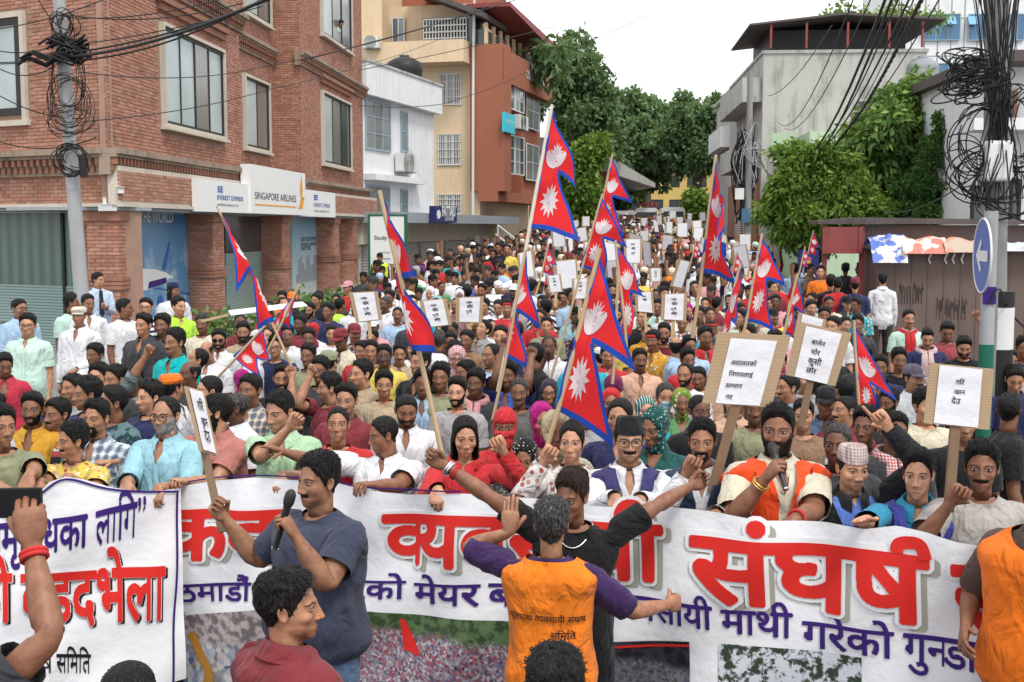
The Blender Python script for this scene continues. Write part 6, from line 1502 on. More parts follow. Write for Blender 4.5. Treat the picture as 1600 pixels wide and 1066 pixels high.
# ---------------------------------------------------------------- vehicles far up the street
def far_car(px, Y, w_, h_, c, lab):
    p = gnd(px, Y); r = empty('parked_van', p, 0, lab, 'van', 'vehicles at the far end of the street'); m = MB()
    m.prism([(-w_/2, .35), (-w_/2, .9), (-w_/2*.86, h_*.94), (-w_/2*.7, h_), (w_/2*.7, h_), (w_/2*.86, h_*.94), (w_/2, .9), (w_/2, .35)], 'y', 0, 4.2); m.build('body', c, r)
    m = MB(); m.prism([(-w_/2*.84, 1.05), (-w_/2*.76, h_*.86), (w_/2*.76, h_*.86), (w_/2*.84, 1.05)], 'y', -.02, -.002); m.build('windscreen', M['glass'], r)
    for s in (-1, 1):
        m = MB(); m.box(s*w_*.36-.14, s*w_*.36+.14, -.03, -.002, .65, .82); m.build('headlight', M['sign_white'], r)
        m = MB(); m.lathe([(.01,-.1),(.33,-.1),(.33,.1),(.01,.1)], n=14).xf(Matrix.Translation((s*w_*.42, .8, .33)) @ Matrix.Rotation(R(90), 4, 'Y')); m.build('wheel', M['plastic_black'], r)
cw = plain('car_white', (.68,.68,.67), .35, .05, spec=.5)
far_car(1010, 84, 1.75, 2.05, cw, 'white van with load on its roof parked at the end'); far_car(1052, 84, 1.75, 2.1, cw, 'plain white van standing beside the loaded van'); far_car(976, 82, 1.7, 1.9, plain('car_silver', (.45,.46,.47), .35, .05), 'silver van near the light green street tree'); 
p = gnd(1010, 86); m = MB()
for k in range(5): m.box(-.7+.3*k, -.48+.3*k, 0, 2, 2.1, 2.3+.12*(k % 2))
o = m.build('roof_load', M['red_tin']); o.location = (p[0], p[1]-1.8, p[2]); tag(o, 'bundled load tied on the far white van', 'bundle')
# ---------------------------------------------------------------- poles, signs and cables
M['cable'] = plain('cable_black', (.012,.012,.013), .55, .2); M['cable_grey'] = plain('cable_grey', (.30,.31,.32), .5, .15); M['pole_steel'] = stain_mat('pole_steel', (.36,.37,.38), (.20,.15,.12), .5, .5); M['pole_conc'] = stain_mat('pole_concrete', (.27,.27,.265), (.14,.14,.135), .6)
M['paint_green'] = plain('paint_green', (.012,.12,.075), .5, .2); M['paint_white'] = plain('paint_white', (.66,.66,.64), .6, .1); M['paint_black'] = plain('paint_black', (.018,.018,.018), .6, .2); M['sign_blue'] = plain('sign_blue', (.10,.16,.42), .45, .08, 3)
def sag(a, b, s, n=14):
    a, b = np.array(a, float), np.array(b, float); return [a+(b-a)*t-np.array([0, 0, 4*s*t*(1-t)]) for t in np.linspace(0, 1, n)]
def cable(pts, r, lab, grp, mat='cable'):
    m = MB(); m.tube(pts, r, 5); o = m.build('overhead_cable', M[mat]); tag(o, lab, 'cable', grp); return o
def coil(m, c, rx, rz, ax, n, rg_, r=.012, dep=.12):
    for i in range(n):
        q = rx*rg_.uniform(.75, 1.1); h = rz*rg_.uniform(.75, 1.1); off = rg_.normal(size=3)*.03; t0 = rg_.uniform(0, 6.28); tl = rg_.normal(0, .25)
        m.tube([np.array(c)+off+np.array([q*math.cos(t)*math.cos(ax), q*math.cos(t)*math.sin(ax)+dep*math.sin(2*t+t0)*.4, h*math.sin(t)+q*math.cos(t)*tl]) for t in np.linspace(t0, t0+6.0, 22)], r, 4)
# left pole
YP = 15.6; pb = at(128, 470, YP); pt = at(90, -30, YP)
zg = gz(YP)+.14; dirp = (pt-pb)/(pt[2]-pb[2]); base = pb+dirp*(zg-pb[2])
lp = empty('utility_pole', base, 0, 'leaning grey steel utility pole with cable coils at the brick corner', 'utility pole')
m = MB(); K = 8; m.tube([dirp*(pt[2]+1-zg)*i/(K-1)*np.array([1, 1, 1]) for i in range(K)], [.105-.035*i/(K-1) for i in range(K)], 12); m.build('pole', M['pole_steel'], lp)
rg_ = np.random.default_rng(21)
for (py, n, rx, rz, nm) in ((38, 9, .13, .17, 'cable_coil'), (250, 11, .2, .19, 'cable_coil'), (160, 9, .28, .36, 'loose_loops'), (120, 10, .22, .5, 'loose_loops'), (190, 6, .3, .2, 'loose_loops')):
    c = at(92+(py+0)*.076+3, py, YP-.15)-base; m = MB(); coil(m, c, rx, rz, 0, n, rg_, .0065 if 'coil' in nm else .0042); m.build(nm, M['cable'], lp)
for (px, py, w_, h_) in ((62, 93, .5, .14), (118, 80, .22, .22), (100, 68, .5, .14), (104, 92, .42, .18)):
    c = at(px, py, YP-.2)-base; m = MB()
    for k in range(7): q = rg_.normal(size=3)*.04; m.tube([c+q+np.array([-w_/2, 0, -.02]), c+q+np.array([-.1, -.05, .05]), c+q+np.array([.1, .05, -.04]), c+q+np.array([w_/2, 0, .03])], .018, 5)
    m.build('splice_bundle', M['cable'], lp)
c = at(128, 262, YP-.2)-base; m = MB(); m.tube([c+np.array([0, 0, .15]), c+np.array([.03, 0, -.12])], .05, 8); m.build('splice_closure', M['cable'], lp)
GL_ = 'overhead cables crossing the street'
# thick bundle from the left pole up to the right, thin lines across the brick front
for i, (a, b, Ya, Yb, r, s) in enumerate((((100, 90), (440, -12), 15.5, 12.5, .021, .12), ((100, 84), (470, -20), 15.5, 12.5, .013, .1), ((104, 95), (400, 5), 15.5, 13, .012, .14))):
    cable(sag(at(*a, Ya), at(*b, Yb), s), r, ('thickest black cable rising from the leaning pole past the brick front', 'middle black cable above the thickest one at the brick front', 'lowest of the three heavy cables at the brick front')[i], GL_)
LN = [((0, 45), (180, -8), 15.4, 14), ((0, 98), (130, 60), 15.4, 15.5), ((0, 80), (125, 50), 15.4, 15.5), ((0, 108), (100, 92), 15.2, 15.5), ((0, 100), (100, 78), 15.2, 15.5), ((110, 28), (360, -5), 15.5, 13.5), ((110, 24), (380, 5), 15.5, 14), ((125, 113), (420, 102), 15.5, 22), ((105, 72), (410, 10), 15.5, 15), ((130, 190), (420, 140), 15.5, 22), ((420, 140), (690, 60), 22, 40), ((410, 105), (800, -5), 21, 30), ((470, 95), (805, 0), 28, 40), ((560, 110), (870, 40), 40, 60), ((690, 163), (825, 112), 50, 62), ((520, 160), (690, 163), 40, 50), ((870, 85), (1010, 25), 70, 60), ((0, 150), (128, 185), 15.3, 15.6), ((0, 222), (150, 215), 15.3, 15.6), ((60, 0), (120, 45), 15.3, 15.5)]
for i, (a, b, Ya, Yb) in enumerate(LN): cable(sag(at(*a, Ya), at(*b, Yb), .05+.03*(i % 4)), .0075 if Ya < 25 else .014, 'thin black wire strung across the street', GL_)
# right-hand pole with its knot of cables
YR = 9.9; pb = at(1563, 470, YR); zg = 0.0; base = np.array([pb[0], YR, zg]); top = at(1556, -40, YR)
rp = empty('utility_pole', base, 0, 'concrete utility pole wrapped in a huge knot of black cables', 'utility pole')
m = MB(); K = 8; m.tube([np.array([(top[0]-pb[0])*i/(K-1), 0, (top[2]+.6)*i/(K-1)]) for i in range(K)], [.105-.02*i/(K-1) for i in range(K)], 14); m.build('pole', M['pole_conc'], rp)
def pole_band(z0, z1, r0, mat, par, dx=0., dy=0., n=16): m = MB(); m.lathe([(r0, z0), (r0, z1)], (dx, dy, 0), n); m.lathe([(r0, z1), (.01, z1+.001)], (dx, dy, 0), n); return m.build('paint_band', M[mat], par)
hp = lambda py: at(1560, py, YR)[2]
for (a, b, mt) in ((455, 480, 'paint_black'), (480, 545, 'paint_white'), (545, 640, 'paint_black'), (640, 720, 'paint_white')): pole_band(hp(b), hp(a), .109, mt, rp)
m = MB(); c = at(1557, 252, YR-.16)-base; 
mm = MB(); mm.box(-.105, .105, -.08, .06, -.16, .155); o = mm.build('meter_box', M['paint_white'], rp); o.location = c
bv = o.modifiers.new('bevel', 'BEVEL'); bv.width = .03; bv.segments = 3
rg_ = np.random.default_rng(31)
def rl(px, py, d=0.): return at(px, py, YR-.15+d)-base
m = MB()       # vertical trunk cables
for i in range(34):
    x0 = rg_.uniform(1515, 1600); x1 = rg_.uniform(1548, 1580); x2 = rg_.uniform(1505, 1605); d = rg_.uniform(-.25, .15)
    m.tube([rl(x0, -30, d), rl(x0*.6+x1*.4, rg_.uniform(40, 80), d), rl(x1, rg_.uniform(130, 190), d*.4), rl(x1*.6+x2*.4+rg_.uniform(-14, 14), rg_.uniform(220, 260), d*.5), rl(x2, rg_.uniform(280, 330), d)], rg_.uniform(.003, .0065), 4)
m.build('hanging_cables', M['cable'], rp)
m = MB()
for i in range(34):   # side knot at the left
    c = rl(rg_.uniform(1500, 1535), rg_.uniform(95, 150), rg_.uniform(-.2, .2)); coil(m, c, rg_.uniform(.08, .24), rg_.uniform(.04, .10), rg_.uniform(-.4, .4), 1, rg_, rg_.uniform(.004, .007), .15)
m.build('cable_knot', M['cable'], rp)
for nm, cx, cy, n, rx, rz in (('cable_coil', 1535, 215, 7, .2, .24), ('cable_coil', 1592, 205, 7, .16, .3), ('loose_loops', 1545, 275, 6, .3, .2), ('loose_loops', 1585, 290, 6, .26, .22), ('loose_loops', 1512, 255, 3, .14, .16)):
    m = MB(); coil(m, rl(cx, cy), rx, rz, 0, n, rg_, .0055, .2); m.build(nm, M['cable'], rp)
GR_ = 'cables running to the knotted pole'
far = at(1185, 205, 44)
RC = [((1420, 0), (1245, 225), 14, 44, .014, .9), ((1395, -5), (1240, 222), 14, 44, .018, 1.1), ((1385, -5), (1235, 224), 14, 44, .02, 1.0), ((1405, -5), (1262, 212), 15, 44, .012, .8), ((1335, -5), (1215, 190), 16, 46, .010, .7), ((1360, 0), (1225, 200), 16, 46, .010, .6), ((1300, 40), (1200, 150), 24, 46, .012, .3), ((1470, -5), (1295, 205), 13, 40, .009, .5), ((1430, -5), (1290, 230), 14, 42, .008, .4), ((1510, 285), (1380, 330), 10, 18, .006, .1)]
for i, (a, b, Ya, Yb, r, s) in enumerate(RC): cable(sag(at(*a, Ya), at(*b, Yb), s), r, 'black cable slanting down past the concrete building', GR_)
# twisted rope-like cable that swings low
pts = [at(*p, Y) for p, Y in (((1445, -10), 12), ((1420, 40), 14), ((1395, 90), 16), ((1370, 135), 19), ((1345, 175), 22), ((1315, 215), 26), ((1285, 250), 29), ((1255, 277), 33), ((1225, 285), 36), ((1203, 275), 39), ((1188, 250), 42), ((1172, 205), 45))]
def smooth(P, n=5):
    out = []; P = [np.array(p) for p in P]; P = [P[0]]+P+[P[-1]]
    for i in range(1, len(P)-2):
        for k in range(n): t = k/n; out.append(.5*((2*P[i])+(-P[i-1]+P[i+1])*t+(2*P[i-1]-5*P[i]+4*P[i+1]-P[i+2])*t*t+(-P[i-1]+3*P[i]-3*P[i+1]+P[i+2])*t**3))
    return out+[P[-2]]
sp = smooth(pts, 14); m = MB()
for ph in (0, 2.09, 4.19): m.tube([p+np.array([math.cos(i*.9+ph), 0, math.sin(i*.9+ph)])*.014 for i, p in enumerate(sp)], .013, 5)
tag(m.build('overhead_cable', M['cable']), 'thick twisted cable sagging low in front of the mango trees', 'cable', GR_)
# distant pole with white wires on the right kerb
YD = 40; b0 = gnd(1168, YD); dp = empty('utility_pole', b0, 0, 'far utility pole with white wires and blue box at the right kerb', 'utility pole')
m = MB(); m.tube([(0, 0, 0), (0, 0, 7)], [.13, .09], 10); m.build('pole', M['pole_conc'], dp); b0 = np.array(b0)
m = MB(); m.box(-.22, .22, -.3, -.12, 0, .45); o = m.build('blue_box', plain('box_blue', (.06,.14,.22), .5), dp); o.location = (0, 0, at(1168, 348, YD)[2]-b0[2])
m = MB(); m.box(-.14, .14, -.28, -.12, 0, .36); o = m.build('white_box', M['paint_white'], dp); o.location = (-.3, 0, at(1168, 312, YD)[2]-b0[2])
pole_band(.0, at(1168, 405, YD)[2]-b0[2], .14, 'paint_green', dp)
rg_ = np.random.default_rng(41); m = MB()
for i in range(34):
    t = rg_.uniform(0, 1); a = at(rg_.uniform(1150, 1180), rg_.uniform(190, 230), YD)-b0; c = at(rg_.uniform(1146, 1182), rg_.uniform(330, 350), YD)-b0; q = at(rg_.uniform(1142, 1186), rg_.uniform(240, 300), YD)-b0
    m.tube(smooth([a, q, c], 5), rg_.uniform(.012, .03), 4)
m.build('cable_mass', M['cable'], dp); m = MB()
for i in range(16): a = at(rg_.uniform(1160, 1185), rg_.uniform(180, 240), YD-.3)-b0; c = at(rg_.uniform(1145, 1200), rg_.uniform(240, 300), YD-.3)-b0; m.tube(smooth([a, (a+c)/2+rg_.normal(size=3)*.3, c], 5), .014, 4)
m.build('white_wires', M['cable_grey'], dp); m = MB(); coil(m, at(1168, 275, YD)-b0, .3, .35, 0, 8, rg_, .02); m.build('cable_coil', M['cable'], dp)
# slender sign post with the one-way disc
YS = 9.3; b0 = np.array(gnd(1548, YS)); so = empty('one_way_sign', b0, 0, 'blue round one way sign with white arrow on a green banded post', 'street sign')
hs = lambda py: at(1548, py, YS)[2]-b0[2]
m = MB(); m.tube([(0, 0, 0), (0, 0, hs(330))], .052, 14); m.build('post', M['pole_steel'], so)
pole_band(0, hs(538), .055, 'paint_green', so)
m = MB(); n = 36; rD = .275; 
for (y0, y1) in ((-.085, -.075),): m.add([(rD*math.cos(t), y0, rD*math.sin(t)) for t in np.linspace(0, 2*math.pi, n, endpoint=False)]+[(rD*math.cos(t), y1, rD*math.sin(t)) for t in np.linspace(0, 2*math.pi, n, endpoint=False)], [tuple(range(n)), tuple(range(n, 2*n))[::-1]]+[(i, (i+1) % n, n+(i+1) % n, n+i) for i in range(n)])
zsig = hs(400)
dd = m.build('disc', M['sign_blue'], so); dd.location = (.03, 0, zsig); dd.rotation_euler = (0, 0, R(-94))
m = MB(); m.add([(x, -.089, z) for x, z in ((-.17, 0), (-.03, .13), (.0, .095), (-.055, .04), (.19, .04), (.19, -.04), (-.055, -.04), (.0, -.095), (-.03, -.13))], [(0,1,2,3),(0,3,6),(0,6,7,8),(3,4,5,6)]); m.build('arrow', M['paint_white'], dd)
m = MB(); m.tube([(rD*math.cos(t), -.082, rD*math.sin(t)) for t in np.linspace(0, 2*math.pi, n, endpoint=False)], .009, 5, closed=True); m.build('rim', M['paint_white'], dd)
m = MB(); q = hs(475); m.box(-.056, .04, -.06, -.054, q, q+.13); m.build('sticker', M['ink_purple'], so)
cable(smooth([at(1545, 475, 9.2), at(1562, 452, 9.3), at(1580, 490, 10), at(1610, 520, 10)], 6), .008, 'loose black cable looping off the sign post', GR_)
# green fence and notice board at the far left kerb
# ---------------------------------------------------------------- flags
def flag_cloth_mat(name, c):
    k = NT(name, .8, .2); p = k.attr('rest').outputs['Vector']; n = k.noise(p, 5, 4); k.color(k.mix(n, hv(c, .8)+(1,), hv(c, 1.12)+(1,))); k.bump(k.noise(p, 9, 3), .4, .02)
    tr = k.node('ShaderNodeBsdfTranslucent', {'Color': c+(1,)}); mxs = k.node('ShaderNodeMixShader', {0: .3}); k.t.links.new(k.b.outputs[0], mxs.inputs[1]); k.t.links.new(tr.outputs[0], mxs.inputs[2]); k.t.links.new(mxs.outputs[0], k.out.inputs[0]); return k.m
M['flag_red'] = flag_cloth_mat('flag_red', (.74,.030,.034)); M['flag_blue'] = flag_cloth_mat('flag_blue', (.022,.075,.42)); M['flag_white'] = flag_cloth_mat('flag_white', (.76,.70,.72))
M['bamboo'] = plain('bamboo', (.46,.33,.19), .6, .2, 12); M['stick_white'] = plain('stick_white', (.62,.57,.47), .6, .12, 12); M['stick_dark'] = plain('stick_dark', (.20,.125,.075), .7, .25, 14)
KC = np.array([(0, 1.333), (0, .0), (1., .585), (.415, .585), (1., 0.), (0, .66)])
def tps(src, dst):
    n = len(src)
    def U(r2): return np.where(r2 > 1e-12, r2*np.log(np.maximum(r2, 1e-12)), 0)
    K = U(((src[:, None]-src[None])**2).sum(-1)); P = np.hstack([np.ones((n, 1)), src]); A = np.zeros((n+3, n+3)); A[:n, :n] = K+np.eye(n)*1e-4; A[:n, n:] = P; A[n:, :n] = P.T
    W_ = np.linalg.solve(A, np.vstack([dst, np.zeros((3, 3))]))
    return lambda q: U(((q[:, None]-src[None])**2).sum(-1))@W_[:n]+np.hstack([np.ones((len(q), 1)), q])@W_[n:]
def star(c, r0, r1, n, a0=0.):
    return [(c[0]+(r0 if k % 2 else r1)*math.cos(a0+math.pi*k/n), c[1]+(r0 if k % 2 else r1)*math.sin(a0+math.pi*k/n)) for k in range(2*n)]
def fan(poly, c, n=3):
    """polygon around c as rings, so that it can bend with the cloth"""
    P = np.array(poly); V = [np.array(c)]+[np.array(c)+(p-np.array(c))*(k+1)/n for k in range(n) for p in P]; m = len(P)
    T = [(0, 1+i, 1+(i+1) % m) for i in range(m)]; F = [(1+k*m+(i+1) % m, 1+k*m+i, 1+(k+1)*m+i, 1+(k+1)*m+(i+1) % m) for k in range(n-1) for i in range(m)]
    # rings from the centre outwards: reorder so ring 0 is the smallest
    return np.array(V), np.array(F), np.array(T)
FLAGS = []
def flag(T, B, P1, N, P2, Y, pole=None, lab='', dy=(0,0,0,0,0), seed=0, pr=.011, polemat='bamboo', amp=.03, res=1.):
    """T,B hoist top/bottom; P1,N,P2 tips and notch, all as photographed points at the flag's own distance"""
    rg_ = np.random.default_rng(seed+100)
    pts = [at(*q, Y+d) for q, d in zip((T, B, P1, N, P2), dy)]; pts.append(pts[0]+(pts[1]-pts[0])*.505)
    f = tps(KC, np.array(pts)); hl = np.linalg.norm(pts[0]-pts[1])
    root_p = at(*pole, Y) if pole else pts[1]
    r = empty('nepal_flag', root_p, 0, lab, 'flag', 'double pennant flags carried above the crowd'); o0 = np.array(root_p)
    ph = rg_.uniform(0, 6.28)
    def mapf(q, off=0.):
        q = np.asarray(q, float); p = f(q); e = 1e-3
        a = (f(q+np.array([e, 0]))-p)/e; b = (f(q+np.array([0, e]))-p)/e; n_ = np.cross(a, b); n_ /= np.maximum(np.linalg.norm(n_, axis=1, keepdims=True), 1e-9)
        n_ = np.where(n_[:, 1:2] > 0, -n_, n_)
        u, z = q[:,0], q[:,1]; wv = amp*hl*1.2*u*(np.sin(u*7+z*2.2+ph)+.6*np.sin(z*9-u*4+ph*2))+.012*hl*np.sin(z*14+ph)*(u < .3)
        return p+n_*(wv+off)[:, None]-o0
    bw = .05; Vs, Fs, mi, o = [], [], [], 0; nr, nc = int(26*res), int(22*res)
    for (z0, z1, wf) in ((0., .585, lambda z: 1-z), (.585, 1.333, lambda z: (1.333-z)/.748)):
        zz = np.concatenate([[z0, z0+bw], np.linspace(z0+bw, z1, nr)[1:]]) ; G = []
        for z in zz:
            w_ = max(wf(z), 1e-3); b1 = min(bw, w_*.45); b2 = min(bw*1.35, w_*.45); us = np.concatenate([[0], np.linspace(b1, w_-b2, nc), [w_]]); G += [(u, z) for u in us]
        G = np.array(G); n = nc+2; F = grid_faces(len(zz), n, False); c = G[F].mean(1)
        d = np.minimum(c[:,0], (1-c[:,1]-c[:,0])*.7071 if z0 == 0 else (wf(c[:,1])-c[:,0])*.80)
        d = np.minimum(d, np.where((z0 == 0) | (c[:,0] > .36), c[:,1]-z0, 9)); mi.append((d < bw*.98).astype(int)); Vs.append(G); Fs.append(F+o); o += len(G)
    G = np.concatenate(Vs); F = np.concatenate(Fs); mi = np.concatenate(mi); P = mapf(G); rest = np.stack([G[:,0], G[:,1], 0*G[:,0]], -1)
    cl = link(bpy.data.objects.new('cloth', mesh_np('cloth', P, F[mi == 0], [M['flag_red']], attrs={'rest': rest})), r)
    link(bpy.data.objects.new('border', mesh_np('border', P, F[mi == 1], [M['flag_blue']], attrs={'rest': rest})), cl)
    sun_ = star((.30, .30), .105, .185, 12, .1); arc = [(.27+.21*math.cos(t), .86+.21*math.sin(t)) for t in np.linspace(math.pi*1.02, math.pi*1.98, 12)]
    inner = [(.27+.18*math.cos(t), .90+.13*math.sin(t)) for t in np.linspace(math.pi*1.95, math.pi*1.75, 3)]
    rays = [(.27+(.10 if k % 2 else .17)*math.cos(t), .80+(.10 if k % 2 else .17)*math.sin(t)) for k, t in enumerate(np.linspace(math.pi*.02, math.pi*.98, 15))]
    innr2 = [(.27+.18*math.cos(t), .90+.13*math.sin(t)) for t in np.linspace(math.pi*1.25, math.pi*1.05, 3)]
    moon = arc+inner+rays+innr2
    for nm, poly, c in (('sun_emblem', sun_, (.30, .30)), ('moon_emblem', moon, (.27, .76))):
        V2, F2, T2 = fan(poly, c); nv = len(V2); VV = np.concatenate([mapf(V2, .004), mapf(V2, -.004)])
        link(bpy.data.objects.new(nm, mesh_np(nm, VV, [np.concatenate([F2, F2+nv]), np.concatenate([T2, T2+nv])], [M['flag_white']], smooth=False, attrs={'rest': VV})), cl)
    if pole:
        a = np.array(pts[0])-o0; a = a+(a/np.linalg.norm(a))*.03; m = MB(); K = 7; q = [a*t+np.array([.006*math.sin(5*t), 0, 0]) for t in np.linspace(0, 1, K)]
        m.tube(q, [pr*1.1-pr*.25*i/K for i in range(K)], 8); m.build('pole', M[polemat], r)
        FLAGS.append((r, np.array(pts[0]), np.array(root_p)))
    return r
flag((597,308),(643,548),(664,430),(624,437),(690,553),5.35,(697,742),'narrow flag twisted round its pole, held up by the man in the black printed shirt',(0,0,-.12,0,-.15),1,amp=.035)
flag((863,170),(825,357),(901,300),(876,272),(904,379),9.0,(778,612),'largest fully spread flag on a white pole, highest of all',(0,0,.3,.1,.1),2,.014,'stick_white')
flag((822,397),(787,558),(848,517),(806,486),(821,575),8.6,(770,655),'half furled flag just below the highest flag',(0,0,.15,0,.1),3)
flag((957,246),(930,352),(988,318),(957,308),(975,370),12.,(918,420),'small spread flag behind the two middle flags',(0,0,.1,0,.1),4)
flag((941,308),(906,417),(981,388),(943,373),(948,432),10.6,(858,600),'spread flag on a long bamboo pole in the middle of the crowd',(0,0,.1,0,.15),5)
flag((937,397),(866,640),(990,577),(927,538),(958,698),6.5,(853,705),'large flag held up before the man in the black cap',(0,0,.1,0,.2),6,.013,'bamboo',.022)
flag((963,382),(972,531),(1007,464),(984,458),(987,533),9.4,(980,560),'limp flag hanging straight down beside the large front flag',(0,0,.2,.1,.2),7,amp=.04)
flag((967,432),(957,528),(966,520),(962,500),(964,545),9.0,(957,600),'thin folded flag between the limp flag and the large front flag',(0,0,.25,.1,.2),8,amp=.03)
flag((1119,248),(1093,425),(1124,383),(1130,352),(1147,447),9.6,(1082,528),'tall flag with its upper pennant folded back over',(0,0,-.35,-.05,.1),9,.013,amp=.02)
flag((1191,371),(1162,503),(1222,447),(1198,438),(1207,517),9.0,(1150,575),'flat open flag behind the biggest placard',(0,0,.1,0,.1),10)
flag((1157,418),(1121,533),(1150,508),(1140,500),(1104,612),8.6,(1098,640),'slack flag drooping beside the biggest placard',(0,0,-.2,-.1,-.2),11,amp=.04)
flag((1246,433),(1223,522),(1256,496),(1242,480),(1240,530),9.6,(1214,560),'small narrow flag above the tilted placard',(0,0,.1,0,.1),12)
flag((1336,508),(1341,640),(1398,625),(1362,600),(1368,645),8.2,(1343,700),'flag spread before the man in the grey cap',(0,0,.1,.0,.1),13)
flag((342,327),(427,503),(369,457),(392,421),(404,517),10.2,(455,572),'flag hanging off a slanted stick near the hedge',(0,0,-.15,-.08,-.1),14,amp=.02)
flag((411,514),(363,556),(421,562),(402,560),(406,587),9.6,(318,612),'small drooping flag on a low slanting stick',(0,0,-.05,0,-.1),15,amp=.02)
flag((467,450),(426,505),(456,516),(440,502),(442,529),11.,(412,560),'small flag leaning right beside the slanted stick',(0,0,.1,0,.1),16,amp=.02)
for i, (px, py, Y, s) in enumerate(((857, 385, 15, 40), (1271, 362, 26, 34), (1152, 395, 22, 30), (1258, 388, 20, 26), (1010, 348, 45, 22), (1088, 376, 24, 26))):
    flag((px, py), (px-s*.25, py+s), (px+s*.35, py+s*.75), (px+s*.05, py+s*.68), (px+s*.2, py+s*1.15), Y, (px-s*.5, py+s*1.9), 'small distant flag among the marchers far up the street', (0,0,.1,0,.1), 30+i, .012, res=.5)
# ---------------------------------------------------------------- placards
def card_mat():
    k = NT('cardboard', .9, .15); p = k.obj(); x, y, z = k.sep(p); n = k.noise(p, 6, 4); fl = k.math('SINE', k.math('MULTIPLY', z, 900.)); col = k.mix(n, (.36,.25,.15,1), (.46,.34,.22,1)); k.color(col); k.bump(k.math('ADD', fl, n), .25, .004); return k.m
def paper_mat():
    k = NT('paper', .8, .2); p = k.obj(); k.color(k.mix(k.noise(p, 3, 4), (.66,.66,.70,1), (.76,.76,.79,1))); k.bump(k.noise(p, 7, 4, .6), .5, .02); return k.m
M['cardboard'] = card_mat(); M['paper'] = paper_mat()
def placard(q, Y, lab, lines=(), stick=None, margin=.16, grp=None, dys=(0,0,0,0), stickmat='stick_dark', lean=0., sw=.02, px_paper=None):
    """q: photographed corners (tl, tr, br, bl) of the board at distance Y"""
    c = [at(*p, Y+d) for p, d in zip(q, dys)]; cen = sum(c)/4; tl, tr, br, bl = [p-cen for p in c]
    r = empty('placard', cen, 0, lab, 'placard', grp)
    nrm = np.cross(tr-tl, bl-tl); nrm /= np.linalg.norm(nrm); nrm = -nrm if nrm@(np.array([0, 0, CAM_Z])-cen) < 0 else nrm
    def P(u, v, off): return tl*(1-u)*(1-v)+tr*u*(1-v)+br*u*v+bl*(1-u)*v+nrm*off
    def sheet(u0, u1, v0, v1, o0, o1, nm, mat, n=1, wav=0.):
        m = MB(); k = 10 if wav else 1
        if not wav:
            vs = [P(u, v, o) for o in (o0, o1) for u, v in ((u0,v0),(u1,v0),(u1,v1),(u0,v1))]; m.add(vs, [(0,1,2,3),(7,6,5,4),(0,4,5,1),(1,5,6,2),(2,6,7,3),(3,7,4,0)])
        else:
            g = [P(u0+(u1-u0)*i/k, v0+(v1-v0)*j/k, o1+wav*(math.sin(i*.9+j*.5)+math.sin(j*1.3))*(1 if 0 < i < k else .4)+wav*1.6) for j in range(k+1) for i in range(k+1)]
            m.add(g, [(j*(k+1)+i, j*(k+1)+i+1, (j+1)*(k+1)+i+1, (j+1)*(k+1)+i) for j in range(k) for i in range(k)], True)
        return m.build(nm, M[mat], r)
    sheet(0, 1, 0, 1, -.006, 0, 'board', 'cardboard')
    near = Y < 16
    pp = px_paper or (margin, 1-margin*.9, .03, .97)
    pa = sheet(*pp, 0, .003, 'paper', 'paper', wav=.0012 if near else 0)
    for i, (s, u0, wd, v) in enumerate(lines):
        V, F = text_mesh(s, .012 if Y < 7 else .025); W_ = V[:,0].max(); k = wd/W_; asp = np.linalg.norm(tr-tl)/np.linalg.norm(bl-tl)
        m = MB(); m.add([P(u0+x*k, v-y*k*asp, .009) for x, y in V], F); m.build('lettering', M['ink_black'], pa)
    if stick:
        a = P(.5, .92, -.02); b = at(*stick, Y)-cen; m = MB(); m.bar(a, b, sw*1.6, sw, up=(0, 1, 0)); m.build('stick', M[stickmat], r)
        FLAGS.append((r, np.array(a)+cen, np.array(b)+cen))
    return r
placard(((1122,518),(1236,525),(1205,637),(1097,630)), 6.1, 'biggest cardboard placard with four lines of writing, raised in the front row', (('अदालतको', .27, .36, .44), ('िनणयलाई', .28, .34, .60), ('सम्मान', .27, .24, .76), ('गर', .31, .10, .92)), (1112,770), .22, px_paper=(.19,.83,.08,.985), sw=.03)
placard(((1246,502),(1331,521),(1305,604),(1228,586)), 6.8, 'tilted cardboard placard with a grey smudge on its paper', (('बालेन', .33, .26, .34), ('चोर', .36, .18, .52), ('कुसी', .35, .26, .69), ('छोर', .36, .20, .86)), (1252,665), .15, px_paper=(.17,.83,.05,.99), stickmat='stick_dark', sw=.024)
placard(((1453,567),(1553,577),(1546,672),(1443,661)), 5.45, 'upright cardboard placard with three short lines, beside the man in the grey t-shirt', (('गिर', .42, .14, .30), ('खान', .41, .17, .46), ('देउ', .38, .14, .62)), (1482,800), .14, px_paper=(.15,.82,.02,.98), sw=.026)
placard(((289,603),(319,611),(341,713),(313,705)), 5.35, 'narrow looking placard turned almost edge on, held by the man in navy t-shirt', (('गिर', .36, .3, .34), ('खान', .36, .34, .58), ('देउ', .36, .3, .82)), (347,832), .14, dys=(0,.28,.28,0), px_paper=(.14,.84,.03,.97))
